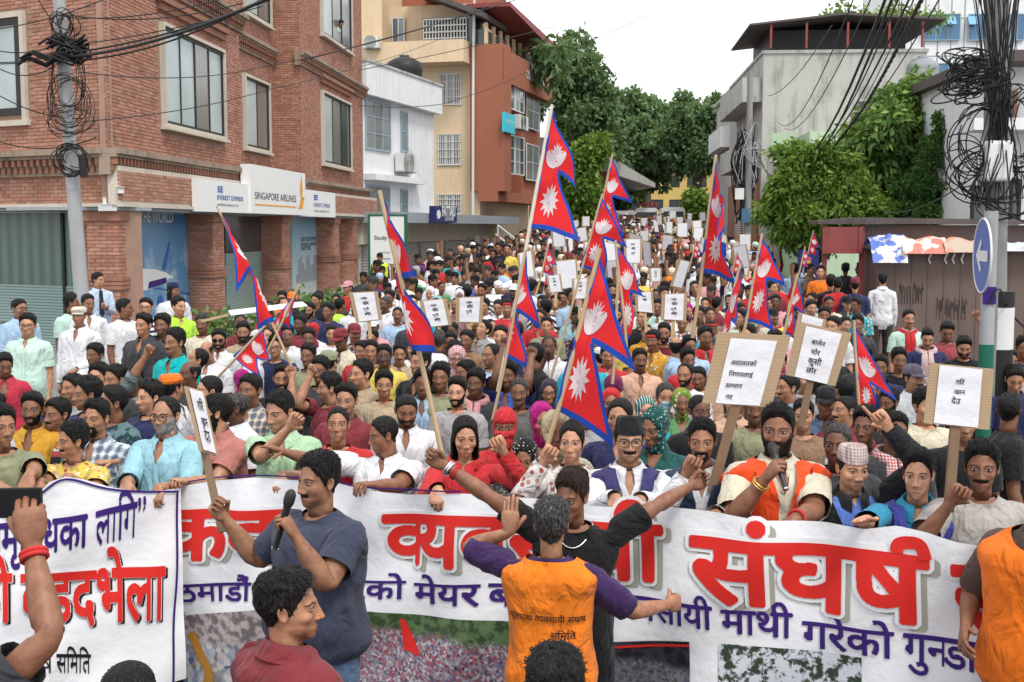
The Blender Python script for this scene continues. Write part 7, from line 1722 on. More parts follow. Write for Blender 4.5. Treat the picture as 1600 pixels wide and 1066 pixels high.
MIDP = [(((545,457),(590,455),(597,500),(556,505)), 12.6, 'placard with four short lines near the hedge', 4, (580,545)), (((655,470),(697,466),(706,508),(665,513)), 13.2, 'tilted placard with tight lines beside the twisted flag', 4, (690,540)), (((712,465),(756,463),(753,505),(712,504)), 13.4, 'placard with small faint marks next to the tilted one', 3, (732,540)), (((1034,459),(1074,458),(1072,502),(1032,500)), 13, 'placard standing beside the tall folded flag', 4, (1052,550)), (((974,373),(1004,373),(1003,412),(976,412)), 20, 'tall white placard above the limp flag', 3, (988,440)), (((893,436),(921,434),(917,467),(895,468)), 15.5, 'placard behind the bamboo pole', 3, (905,500)), (((853,431),(876,428),(880,456),(858,458)), 16, 'small tilted placard left of the bamboo pole', 3, (868,480)), (((993,457),(1020,455),(1023,490),(993,487)), 14, 'placard partly hidden by the limp flag', 2, (1010,520)), (((1014,419),(1034,419),(1034,440),(1016,441)), 19, 'small placard with three marks in the far crowd', 3, (1025,465)), (((808,396),(832,390),(838,432),(812,436)), 20, 'pale placard behind the white flag pole', 0, (824,455)), (((1248,488),(1292,500),(1284,535),(1240,525)), 8.6, 'placard behind the tilted one', 0, (1262,580))]
for q, Y, lab, n, st in MIDP:
    L4 = ('बालेन', 'चोर', 'कुसी', 'छोर')
    placard(q, Y, lab, [(L4[i], .38+.03*(i % 2), .22, .25+.18*i) for i in range(n)], st, .14, sw=.022, stickmat='bamboo')
rg_ = np.random.default_rng(77)
proto = {}
pi = 0; FARP = []
while pi < 48:
    Y = 18+52*rg_.random(); X = rg_.uniform(-.035*Y-1.2, 3.0+.02*Y)+.03*(Y-20)
    z = gz(Y)+rg_.uniform(1.68, 2.05); px, py = proj((X, Y, z))
    if not (868 < px < 1165) or any(abs(px-a) < 11 and abs(py-b) < 9 for a, b in FARP): continue
    FARP.append((px, py)); pi += 1
    k = int(rg_.integers(0, 3))
    if k not in proto:
        r = empty('placard', (X, Y, z), 0); m = MB(); m.box(-.18, .18, 0, .006, -.22, .22); m.build('board', M['cardboard'], r); m = MB(); m.box(-.15+.02*k, .15, -.004, -.001, -.205, .205); m.build('paper', M['paper'], r); m = MB(); m.box(-.012, .012, .008, .024, -1.0, .1); m.build('stick', M['bamboo'], r); proto[k] = r
    else: r = copy_tree(proto[k])
    r.location = (X, Y, z); r.rotation_euler = (rg_.normal(0, .12), rg_.normal(0, .13), rg_.normal(0, .5)); tag(r, 'small white paper placard on a stick in the far crowd', 'placard', 'white placards held up in the far crowd')
# white board held flat over the heads near the hedge
p = at(418, 482, 11.5); r = empty('placard', p, 0, 'blank white board held flat above the heads by the hedge', 'placard'); m = MB(); m.box(-.36, .36, -.22, .22, -.004, .004); o = m.build('board', M['paper'], r); o.rotation_euler = (R(1.5), R(-6), R(20)); m = MB(); m.bar((-.2, .0, -.02), (-.62, -.1, -.12), .024); m.build('stick', M['bamboo'], r)
# ---------------------------------------------------------------- banners
def banner_mat():
    k = NT('banner_vinyl', .45, .35); p = k.pos(); k.color(k.mix(k.noise(p, 2.5, 4), (.76,.76,.79,1), (.84,.84,.86,1))); k.bump(k.noise(p, 5, 4, .55), .5, .03); return k.m
M['banner'] = banner_mat()
class Banner:
    """cloth hung on a vertical plane through two photographed points"""
    def __init__(s, pxa, Ya, pxb, Yb, top, seed):
        a, b = at(pxa, 800, Ya), at(pxb, 800, Yb); s.A = np.array([a[0], a[1]]); s.d = np.array([b[0]-a[0], b[1]-a[1]]); s.L = np.linalg.norm(s.d); s.d /= s.L; s.n = np.array([s.d[1], -s.d[0]]); s.seed = seed
        s.top = np.array([s.sz(*t) for t in top])
    def sz(s, px, py):
        r = ray(px, py); A = np.array([[r[0], -s.d[0]], [r[1], -s.d[1]]]); t = np.linalg.solve(A, s.A); return t[1], CAM_Z+r[2]*t[0]
    def ztop(s, u): return np.interp(u, s.top[:,0], s.top[:,1])
    def wave(s, u, z):
        d = s.ztop(u)-z; sd = s.seed
        return .030*np.sin(u*4.3+sd)*np.exp(-d*.6)+.018*np.sin(u*9.1+d*1.7+sd*2)+.012*np.sin(u*15-d*3+sd)*np.exp(-d*1.5)+.014*np.sin(d*4.2+u*2.1)+.010*np.sin((u*.8+d)*11+sd)
    def pt(s, u, z, off=0.):
        u, z = np.asarray(u, float), np.asarray(z, float); w_ = s.wave(u, z)+off; P = s.A[None]+u[:, None]*s.d+w_[:, None]*s.n; return np.stack([P[:,0], P[:,1], z], -1)
    def sheet(s, parent, zb, nu=220, nv=60, name='cloth'):
        U = np.linspace(0, s.L, nu); V = []
        for t in np.linspace(0, 1, nv): zt = s.ztop(U); V.append(s.pt(U, zt+(zb-zt)*t))
        return link(bpy.data.objects.new(name, mesh_np(name, np.concatenate(V), grid_faces(nv, nu, False), [M['banner']])), parent)
    def quad(s, parent, q, mat, name, off=.006, n=24):
        c = np.array([s.sz(*p) for p in q]); g = []
        for j in range(n+1):
            for i in range(n+1): u, v = i/n, j/n; g.append(c[0]*(1-u)*(1-v)+c[1]*u*(1-v)+c[2]*u*v+c[3]*(1-u)*v)
        g = np.array(g); return link(bpy.data.objects.new(name, mesh_np(name, s.pt(g[:,0], g[:,1], off), grid_faces(n+1, n+1, False), [mat] if mat else [])), parent)
    def text(s, parent, txt, q, mat, bold=.0, off=.006, shift=(0., 0.), spread=0., name='lettering', norm=None):
        """q: photographed corners tl,tr,br,bl of the word from headline to baseline"""
        V0, F0 = text_mesh(txt, bold); W_ = V0[:,0].max(); Hd = norm or .62; c = np.array([s.sz(*p) for p in q]); cs = .0032        # raster cell, metres
        sx = np.linalg.norm(c[1]-c[0])/W_; sy = np.linalg.norm(c[3]-c[0])/Hd; pd = spread*1.3+.03
        x0, y0 = -pd, V0[:,1].min()-pd; nx, ny = int((W_+2*pd)*sx/cs)+2, int((V0[:,1].max()-y0+pd)*sy/cs)+2; A = np.zeros((ny, nx), bool)
        X = (V0[:,0]-x0)*sx/cs; Yc = (V0[:,1]-y0)*sy/cs
        for f in F0:
            a, b, d = [(X[k], Yc[k]) for k in f]; xa, xb = int(min(a[0], b[0], d[0])), int(max(a[0], b[0], d[0]))+2; ya, yb = int(min(a[1], b[1], d[1])), int(max(a[1], b[1], d[1]))+2
            gx, gy = np.meshgrid(np.arange(xa, xb)+.5, np.arange(ya, yb)+.5); e = [(p1[0]-p0[0])*(gy-p0[1])-(p1[1]-p0[1])*(gx-p0[0]) for p0, p1 in ((a, b), (b, d), (d, a))]
            A[ya:yb, xa:xb] |= ((e[0] >= 0) & (e[1] >= 0) & (e[2] >= 0)) | ((e[0] <= 0) & (e[1] <= 0) & (e[2] <= 0))
        if spread:
            rx, ry = spread*sx/cs*.8, spread*sy/cs; B = A.copy()
            for dy in range(-int(ry)-1, int(ry)+2):
                for dx in range(-int(rx)-1, int(rx)+2):
                    if (dx/rx)**2+(dy/ry)**2 <= 1: B |= np.roll(np.roll(A, dy, 0), dx, 1)
            A = B
        rects = []
        for jy in range(0, ny):
            row = A[jy]; k = 0; on = np.flatnonzero(np.diff(np.concatenate([[0], row.astype(int), [0]])))
            for a, b in zip(on[::2], on[1::2]):
                while a < b: e = min(b, a+9); rects.append((a, e, jy)); a = e
        Rr = np.array(rects, float); G = np.stack([np.stack([Rr[:,0], Rr[:,2]], -1), np.stack([Rr[:,1], Rr[:,2]], -1), np.stack([Rr[:,1], Rr[:,2]+1], -1), np.stack([Rr[:,0], Rr[:,2]+1], -1)], 1).reshape(-1, 2)*cs
        u = ((G[:,0]/sx+x0)/W_)[:, None]; v = 1-((G[:,1]/sy+y0)/Hd)[:, None]
        g = c[0]*(1-u)*(1-v)+c[1]*u*(1-v)+c[2]*u*v+c[3]*(1-u)*v+np.array(shift)
        return link(bpy.data.objects.new(name, mesh_np(name, s.pt(g[:,0], g[:,1], off), np.arange(len(G)).reshape(-1, 4), [mat], smooth=False)), parent)
b1 = Banner(284, 6.75, 1620, 5.05, [(284,758),(330,752),(400,745),(470,752),(560,760),(640,772),(720,772),(800,778),(880,790),(960,792),(1050,790),(1120,800),(1200,812),(1290,818),(1350,828),(1400,822),(1450,830),(1500,845),(1560,855),(1620,860)], 1.3)
mid = b1.A+b1.d*b1.L/2; rb1 = empty('protest_banner', (0, 0, 0), 0, 'wide white protest banner with big red and purple lettering held across the street', 'banner')
cl = b1.sheet(rb1, .12)
def big(txt, q, bold=.0):
    b1.text(cl, txt, q, M['ink_shadow'], bold, .004, (.035, -.02), .05); b1.text(cl, txt, q, M['ink_white'], bold, .009, (0, 0), .075, 'outline'); b1.text(cl, txt, q, M['ink_red'], bold, .014, (0, 0), .035)
def Q(x0, x1, ya, yb, h0, h1): return ((x0, ya), (x1, yb), (x1, yb+h1), (x0, ya+h0))
big('कव', Q(262, 440, 797, 800, 72, 74)); big('व्यवसायी', Q(606, 1036, 805, 822, 72, 84)); big('संघष', Q(1084, 1450, 838, 872, 92, 104)); big('स', Q(1490, 1602, 882, 893, 100, 104))
def small(txt, q, mat='ink_purple', sp=.028): b1.text(cl, txt, q, M[mat], .0, .006, (0, 0), sp)
small('ठमाडौं', Q(282, 394, 912, 910, 28, 28)); small('महानगरको', Q(410, 634, 906, 908, 28, 27)); small('मेयर', Q(648, 750, 911, 914, 30, 32)); small('बालेनले', Q(762, 945, 914, 922, 32, 33)); small('व्यवसायी', Q(952, 1116, 925, 945, 33, 36)); small('माथी', Q(1130, 1236, 950, 962, 36, 38)); small('गरेको', Q(1252, 1396, 975, 990, 38, 40)); small('गुन्डा', Q(1412, 1528, 992, 1006, 42, 44))
# reph hook over the last letter of the big word, drawn as a curved stroke
def stroke(bn, par, pts, w_, mat, off, name='lettering', sh=(0., 0.)):
    P = np.array(smooth([np.array([*bn.sz(*p), 0]) for p in pts], 8))[:, :2]; t = np.gradient(P, axis=0); nn = np.stack([-t[:,1], t[:,0]], -1); nn /= np.linalg.norm(nn, axis=1, keepdims=True)
    a = P+nn*w_/2+np.array(sh); b = P-nn*w_/2+np.array(sh); V = np.concatenate([bn.pt(a[:,0], a[:,1], off), bn.pt(b[:,0], b[:,1], off)]); K = len(P)
    link(bpy.data.objects.new(name, mesh_np(name, V, np.array([(i, i+1, K+i+1, K+i) for i in range(K-1)]), [mat])), par)
for w_, mt, of, s_ in ((.075, 'ink_white', .010, (0, 0)), (.055, 'ink_red', .0175, (0, 0))): stroke(b1, cl, [(1402, 862), (1404, 850), (1420, 846), (1440, 850), (1448, 872)], w_, M[mt], of, sh=s_)
def photo_mat(name, top, sc, cols):
    k = NT(name, .5, .3); p = k.pos(); v = k.node('ShaderNodeTexVoronoi', {'Vector': p, 'Scale': sc}); c = k.ramp(k.sep(v.outputs['Color'])[0], [(i/(len(cols)-1), c) for i, c in enumerate(cols)]); n = k.noise(p, 5, 4); x, y, z = k.sep(p)
    zt, tcol = top; c = k.mix(k.step(k.math('ADD', z, k.math('MULTIPLY', n, .12)), zt+.03, zt+.09), c, k.mix(k.step(k.noise(p, 22, 4), .4, .6), tcol+(1,), hv(tcol, .35)+(1,))); k.color(c); return k.m
crowd_cols = [(.05,.04,.06),(.35,.30,.36),(.10,.06,.10),(.45,.10,.12),(.16,.17,.28),(.55,.52,.52),(.06,.05,.05)]
zA = b1.sz(650, 990)[1]
b1.quad(cl, ((548,952),(800,972),(800,1240),(548,1240)), photo_mat('print_rally', (zA, (.10,.17,.07)), 75, crowd_cols), 'printed_photo', .004)
b1.quad(cl, ((286,962),(430,950),(430,1240),(286,1240)), photo_mat('print_digger', (b1.sz(350, 1010)[1], (.42,.36,.36)), 26, [(.06,.09,.18),(.40,.42,.46),(.16,.14,.14),(.55,.52,.5),(.10,.14,.26)]), 'printed_photo', .004)
stroke(b1, cl, [(296, 990), (312, 1020), (328, 1050), (322, 1080)], .07, plain('print_yellow', (.42,.19,.03), .5), .008, 'printed_digger_arm')
b1.quad(cl, ((950,1000),(1080,1000),(1080,1250),(950,1250)), photo_mat('print_dark', (b1.sz(1010, 1035)[1], (.045,.04,.055)), 60, [(.05,.05,.07),(.20,.19,.22),(.08,.07,.07)]), 'printed_photo', .004)
stroke(b1, cl, [(955, 1008), (1020, 1007), (1080, 1006)], .012, M['ink_red'], .008, 'printed_line')
k = NT('print_tree', .5, .3); p = k.pos(); x, y, z = k.sep(p); n = k.noise(p, 16, 6, .7); c = k.mix(k.step(n, .47, .55), (.62,.65,.70,1), (.035,.055,.035,1)); k.color(c)
b1.quad(cl, ((1125,1003),(1345,1030),(1345,1250),(1125,1250)), k.m, 'printed_photo', .004)
flg = b1.quad(cl, ((626,966),(634,968),(660,1024),(632,1014)), M['ink_red'], 'printed_flag', .008, 6)
stroke(b1, cl, [(284, 753), (400, 742), (560, 757), (720, 769)], .008, M['ink_purple'], .008, 'edge_line')
b2 = Banner(-130, 5.9, 284, 6.62, [(-130,800),(0,800),(55,772),(75,750),(100,742),(130,748),(170,760),(230,768),(270,764),(284,762)], 4.1)
rb2 = empty('protest_banner', (0, 0, 0), 0, 'smaller white banner with purple border line and red and purple lettering', 'banner'); c2 = b2.sheet(rb2, .12, 130)
def t2(txt, q, mat, sp=.03, sh=None):
    if sh: b2.text(c2, txt, q, M['ink_black'], .0, .005, (.014, -.014), sp); b2.text(c2, txt, q, M['ink_white'], .0, .010, (0, 0), sp*1.5, 'outline')
    b2.text(c2, txt, q, M[mat], .0, .016 if sh else .006, (0, 0), sp)
t2('र समृिदधका', Q(-60, 135, 828, 802, 50, 50), 'ink_purple'); t2('लािग”', Q(148, 226, 800, 780, 52, 54), 'ink_purple')
t2('को', Q(-60, 18, 902, 898, 70, 70), 'ink_red', .03, 1); t2('बृहद', Q(32, 150, 898, 894, 72, 74), 'ink_red', .03, 1); t2('भेला', Q(152, 256, 893, 886, 76, 78), 'ink_red', .03, 1)
t2('ी संघष', Q(-8, 82, 1022, 1022, 28, 28), 'ink_black', .02); t2('सिमित', Q(88, 142, 1022, 1024, 28, 28), 'ink_black', .02)
stroke(b2, c2, [(277, 766), (276, 900), (270, 1000), (268, 1200)], .013, M['ink_purple'], .008, 'edge_line'); stroke(b2, c2, [(30, 790), (60, 770), (100, 746), (170, 763), (275, 768)], .012, M['ink_purple'], .008, 'edge_line')
# ---------------------------------------------------------------- people, placed where the photograph shows their heads
CNAMES = [('white',(.70,.70,.72)),('cream',(.64,.58,.44)),('black',(.015,.015,.017)),('charcoal',(.05,.05,.055)),('grey',(.30,.30,.30)),('navy',(.025,.03,.09)),('blue',(.06,.11,.40)),('light blue',(.36,.50,.66)),('sky blue',(.32,.55,.62)),('teal',(.03,.32,.38)),('mint',(.50,.68,.58)),('green',(.12,.30,.12)),('lime',(.45,.75,.06)),('olive',(.26,.27,.16)),('yellow',(.65,.50,.10)),('mustard',(.55,.28,.03)),('orange',(.75,.18,.02)),('peach',(.66,.40,.28)),('pink',(.62,.30,.32)),('salmon',(.44,.17,.14)),('red',(.50,.03,.035)),('maroon',(.20,.03,.04)),('purple',(.16,.03,.16)),('magenta',(.38,.015,.18)),('brown',(.25,.15,.09)),('tan',(.42,.33,.22))]
CD = dict(CNAMES)
def cname(c):
    f = lambda v: np.array([x**.45 for x in v]); return min(CNAMES, key=lambda n: np.sum((f(n[1])-f(c))**2))[0]
PATN = {None:'','pin':'pinstriped ','stripe':'striped ','plaid':'plaid ','redplaid':'red plaid ','gingham':'gingham ','floral':'floral ','print':'printed ','camo':'camouflage ','dots':'dotted ','blocks':'banded '}
HAIRN = {'short':'short hair','crop':'cropped hair','messy':'tousled hair','fringe':'hair over the forehead','side':'side swept hair','quiff':'upswept hair','recede':'receding hair','bald':'bald crown','long':'long loose hair','tied':'tied back hair'}
def auto_label(k, look):
    w_ = 'woman' if k.get('female') else 'man'; t = k.get('top', 'tee'); c = cname(k.get('col', (.5,.5,.5)))
    g = {'tee':'t-shirt','polo':'polo shirt','shirt':'shirt','kurta':'kurta'}[t]; s = f"{w_} in {c} {PATN[k.get('pat')]}{g}"
    if k.get('vest'): s += f" and {cname(k['vestcol'])} vest"
    if k.get('hood'): s += f", {cname(k.get('hoodcol', (.4,.02,.05)))} headscarf"
    elif k.get('hat'): s += f", {cname(k.get('hatcol', (.02,.02,.02)))} {dict(cap='cap',topi='topi',flatcap='flat cap',beanie='round cap',turban='turban',band='headband')[k['hat']]}"
    else: s += ', '+(('grey ' if k.get('haircol') in ('hair_grey', 'hair_white') else '')+HAIRN[k.get('hair', 'short')])
    if k.get('beard'): s += ', '+{'moustache':'moustache','short':'short beard','full':'full beard','goatee':'goatee'}[k['beard']]
    if k.get('glasses'): s += ', glasses' if k['glasses'] != 'dark' else ', sunglasses'
    a = ((look+180) % 360)-180
    s += ', back turned' if abs(a) > 120 else ', facing the brick building' if a < -32 else ', facing the tin stall' if a > 32 else ''
    return ' '.join(s.split()[:16])
SPOTS = []; PEOPLE = {}
def own_hint(v): return v
def P(px, py, col='white', look=0., body=None, Y=None, hs=None, dz=0., key=None, lab=None, arms=None, pitch=0., tilt=0., lod=None, grp='marchers packed in the street', **k):
    sd = len(SPOTS)*7+3; r_ = random.Random(sd)
    k['col'] = CD[col] if isinstance(col, str) else col
    body = look*.55 if body is None else body; yaw = R(body)
    hs = hs or r_.uniform(.935, .985)*(.95 if k.get('female') else 1)
    lean = k.get('lean', 0.); side = k.get('side', 0.); tw = k.get('twist', 0.)
    hd = (R(look-body), R(pitch)-.0, R(tilt))
    ps0 = pose(None, None, lean, side, tw, hd); Gh, _, hp = ps0['head']; h = hp+Gh@np.array([0, -.012, .062]); Rz = rotz(yaw)
    if Y is None:
        Y = 8.
        for _ in range(40):
            z = gz(Y)+dz+h[2]*hs; d = ray(px, py); Yn = d[1]*(z-CAM_Z)/d[2] if d[2] < -1e-4 else 30
            Y = .5*Y+.5*min(max(Yn, 3), 60)
        sc = hs
    else:
        z = at(px, py, Y)[2]; sc = min(max((z-gz(Y)-dz)/h[2], .84), 1.13)
    hw = at(px, py, Y); loc = hw-Rz@(h*sc); loc[2] = gz(loc[1])+dz
    lod = lod if lod is not None else (0 if Y < 7.25 else 1 if Y < 12.5 else 2)
    A = {}
    for sd_, a in (arms or {}).items():
        a = dict(a)
        if 'px' in a:
            wp = at(a['px'][0], a['px'][1], Y+a.get('dy', -.3)); a['to'] = own(loc, yaw, sc, wp)
        if 'el' in a: e = at(a['el'][0], a['el'][1], Y+a.get('dye', -.1)); S0 = own(loc, yaw, sc, e); a['pole'] = S0-np.array([.17*(1 if sd_ == 'L' else -1), 0, 1.38])*1.0; a['pole'] = S0-(np.array([.16*(1 if sd_ == 'L' else -1), 0, 1.373])+np.array(a['to']))/2
        for q in ('palm', 'fingers'):
            if q in a: a[q] = Rz.T@np.array(a[q], float)
        A[sd_] = a
    for q in ('hatcol', 'hoodcol', 'scarfcol', 'vestcol', 'under', 'trouser'):
        if isinstance(k.get(q), str): k[q] = CD[k[q]]
    if 'hi' not in k: k['hi'] = r_.choice([4, 5]) if k.get('female') else r_.choice([0, 1, 2, 3, 6, 7, 8])
    if 'tone' not in k: k['tone'] = r_.choice('mmddl')
    k.setdefault('tonef', r_.uniform(.95, 1.32))
    if 'hair' not in k: k['hair'] = ('tied' if not k.get('hood') else None) if k.get('female') else r_.choice(['short', 'short', 'messy', 'side', 'quiff', 'fringe'])
    if not k.get('female') and 'face' not in k: k['face'] = r_.choice(['face', 'face_stubble'])
    k.setdefault('trouser', r_.choice([(.03,.04,.08), (.02,.02,.022), (.09,.075,.06), (.07,.11,.19)]))
    k.setdefault('bulk', r_.choice([.94, 1.0, 1.0, 1.06]))
    root, ps = person(loc, yaw, sc, lod, arms=A or None, head=hd, seed=sd, **k)
    tag(root, lab or ' '.join((auto_label(k, look)+{'by': ', on the pavement', 'pe': ', at the banner'}.get(grp[:2], '')).split()[:16]), 'person', grp)
    SPOTS.append((loc[0], loc[1])); rec = (root, ps, k, Y)
    if key: PEOPLE[key] = rec
    return rec
def BY(px): return np.interp(px, [-130, 284, 285, 1620], [5.9, 6.62, 6.75, 5.05])
def FR(px, py, col, dist=.42, **k): return P(px, py, col, Y=BY(px)+dist, grp='people in the row behind the banner', **k)
def rest_hand(px, py, el=None, dy=-.42, hand='curl'): d = dict(px=(px, py), dy=dy, palm=(0, .2, -1), hand=hand, fingers=(0, -.6, -.8)); d.update(dict(el=el) if el else {}); return d
def fist_up(px, py, dy=-.1): return dict(px=(px, py), dy=dy, palm=(0, -1, 0), hand='fist', pole=(0, -.6, -.5))
def grip(px, py, dy=-.25): return dict(px=(px, py), dy=dy, palm=(0, -.3, 0), hand='grip')
# -- row behind the banner, from the brick side to the stall side
FR(4, 668, 'olive', look=45, hair='side', arms={'L': rest_hand(46, 742), 'R': rest_hand(20, 770)})
FR(112, 690, 'yellow', look=-48, body=-10, pat='print', hair='side', hi=1, tone='m', beard='moustache', arms={'R': rest_hand(62, 752), 'L': rest_hand(106, 742)}, lab='young man in yellow printed t-shirt gripping the smaller banner')
FR(258, 650, (.30,.53,.61), look=-12, top='shirt', sleeve='roll', hair='recede', haircol='hair', beard='short', beardcol='hair_white', glasses='rim', face='face_tika', tone='l', tonef=.85, hi=2, bulk=1.08, arms={'R': rest_hand(200, 752), 'L': rest_hand(248, 760)}, lab='balding man in sky blue shirt and glasses with red forehead mark')
FR(336, 645, 'salmon', look=-75, body=-25, top='polo', hair='short', beard='short', hi=3, bulk=1.1, dist=.5, arms={'R': dict(px=(150, 726), dy=-.25, palm=(0, 0, -1), hand='curl'), 'L': dict(px=(290, 752), dy=-.5, el=(372, 772), palm=(0, 0, -1), hand='fist')}, lab='man in salmon polo stretching his arm along the banner')
FR(436, 645, (.42,.62,.40), look=-30, body=10, pitch=12, top='shirt', hair='short', tone='l', hi=0, arms={'R': dict(px=(452, 668), dy=-.3, el=(395, 715), palm=(0, -1, 0), hand='curl'), 'L': rest_hand(440, 741)}, lab='man in light green shirt with hand raised before his face')
FR(528, 664, 'red', look=6, pitch=-8, hair='crop', hi=1, tone='m', dist=.55, arms={'L': rest_hand(556, 760)}, lab='wide eyed young man in red t-shirt with cropped hair')
FR(597, 680, 'white', look=-62, body=-8, pitch=10, top='polo', hair='crop', hi=2, tone='d', tonef=1.2, bulk=1.1, belly=.05, dist=.4, arms={'R': dict(px=(432, 704), dy=-.3, palm=(0, 0, -1), hand='point'), 'L': dict(px=(580, 758), dy=-.48, el=(662, 775), palm=(0, 0, -1), hand='curl')}, lab='man in white polo pointing along the banner')
FR(727, 685, 'red', look=12, body=0, pitch=6, female=True, hi=4, hair='long', top='kurta', sleeve='long', tone='l', tonef=1.1, dist=.38, arms={'R': rest_hand(684, 762), 'L': grip(786, 705)}, scarf=True, scarfcol='red', lab='woman with long loose hair in red kurta holding a stick')
FR(789, 668, 'red', look=0, female=True, hi=4, hair=None, hood='wrap', hoodcol='red', top='kurta', sleeve='long', dist=.9, lab='woman veiled in red with only her eyes showing')
FR(819, 718, 'black', look=-4, pitch=10, female=True, hi=5, hair=None, hood='hood', hoodcol=(.012,.012,.013), hoodpat='dots', top='kurta', pat='dots', sleeve='long', tone='d', tonef=1.2, dist=.42, arms={'R': rest_hand(806, 782)}, lab='woman in black dotted headscarf behind the banner')
FR(847, 660, 'magenta', look=18, female=True, hi=4, hair=None, hood='hood', hoodcol='magenta', top='kurta', sleeve='long', tone='m', dist=1.15, lab='woman in magenta headscarf')
FR(869, 676, 'cream', look=10, female=True, hi=5, hair=None, hood='hood', hoodcol=(.52,.45,.28), top='kurta', sleeve='long', tone='d', dist=.8, lab='woman in pale yellow headscarf beside the floral kurta')
FR(893, 692, (.68,.64,.60), look=-6, female=True, hi=5, hair='tied', top='kurta', pat='print', sleeve='long', tone='l', tonef=1.15, bulk=1.06, dist=.4, arms={'R': grip(850, 722)}, lab='woman with tied back hair in white floral kurta')
FR(983, 690, 'white', look=4, hi=2, hair='short', hat='topi', hatcol=(.015,.015,.017), glasses='rim', beard='moustache', top='shirt', sleeve='long', vest='open', vestcol=(.045,.04,.13), tone='l', tonef=.95, bulk=1.05, dist=.42, arms={'R': rest_hand(962, 775), 'L': rest_hand(1000, 778, (1050, 790))}, lab='moustached man in black cap, glasses and navy waistcoat')
FR(968, 652, 'navy', look=-15, female=True, hi=4, hair='tied', top='kurta', tone='l', dist=1.2, lab='bareheaded woman behind the man in black cap')
FR(1022, 670, (.02,.09,.085), look=-35, pitch=10, female=True, hi=4, hair=None, hood='hood', hoodcol=(.015,.085,.08), hoodpat='dots', top='kurta', sleeve='long', tone='d', dist=.95, lab='woman in dark green patterned headscarf looking down')
FR(1097, 690, 'white', look=-8, hi=1, hair='short', beard='goatee', top='shirt', sleeve='long', vest='open', vestcol=(.03,.05,.09), tone='m', dist=.5, arms={'R': grip(1072, 740), 'L': rest_hand(1118, 800)}, lab='man in white shirt and dark waistcoat with goatee')
FR(1215, 673, 'cream', look=-14, body=4, hi=2, hair='quiff', beard='full', top='shirt', sleeve='half', vest='open', vestcol=(.78,.075,.015), tone='d', bulk=1.2, belly=.04, dist=.45, key='speaker', arms={'R': dict(px=(1196, 748), dy=-.34, el=(1135, 800), palm=(1, 0, .2), hand='grip'), 'L': dict(px=(1240, 812), dy=-.48, el=(1305, 806), palm=(0, -.2, -1), hand='curl', fingers=(-.8, -.2, -.5))}, lab='bearded speaker in orange vest talking into a microphone')
FR(1308, 694, 'charcoal', look=-20, hi=3, hair='crop', haircol='hair_grey', tone='x', dist=.85, lab='older dark man with cropped grey hair beside the orange vest')
FR(1333, 732, (.016,.016,.018), look=12, pitch=6, hi=2, hair='short', hat='topi', hatcol=(.42,.22,.20), hatpat='gingham', top='shirt', sleeve='long', vneck=.30, under=(.12,.22,.62), tone='l', dist=.5, arms={'L': dict(px=(1388, 668), dy=-.05, palm=(-.5, -1, 0), hand='point', pole=(.5, -.2, -.5))}, lab='man in patterned topi and black jacket pointing a finger up')
FR(1434, 744, (.03,.26,.42), look=-20, body=-8, hi=3, hair='side', tone='l', top='shirt', sleeve='roll', vest='open', vestcol=(.05,.055,.27), lean=.1, face='face_stubble', dist=.42, arms={'R': dict(px=(1345, 815), dy=-.45, palm=(0, -1, -.5), hand='open')}, lab='man in teal shirt and blue vest reaching over the banner')
FR(1534, 732, (.40,.37,.34), look=-18, hi=1, hair='messy', haircol='hair', face='face_stubble', beard='moustache', tone='d', tonef=1.15, dist=.5, arms={'R': grip(1486, 785)}, lab='stubbled man in grey t-shirt beside the upright placard')
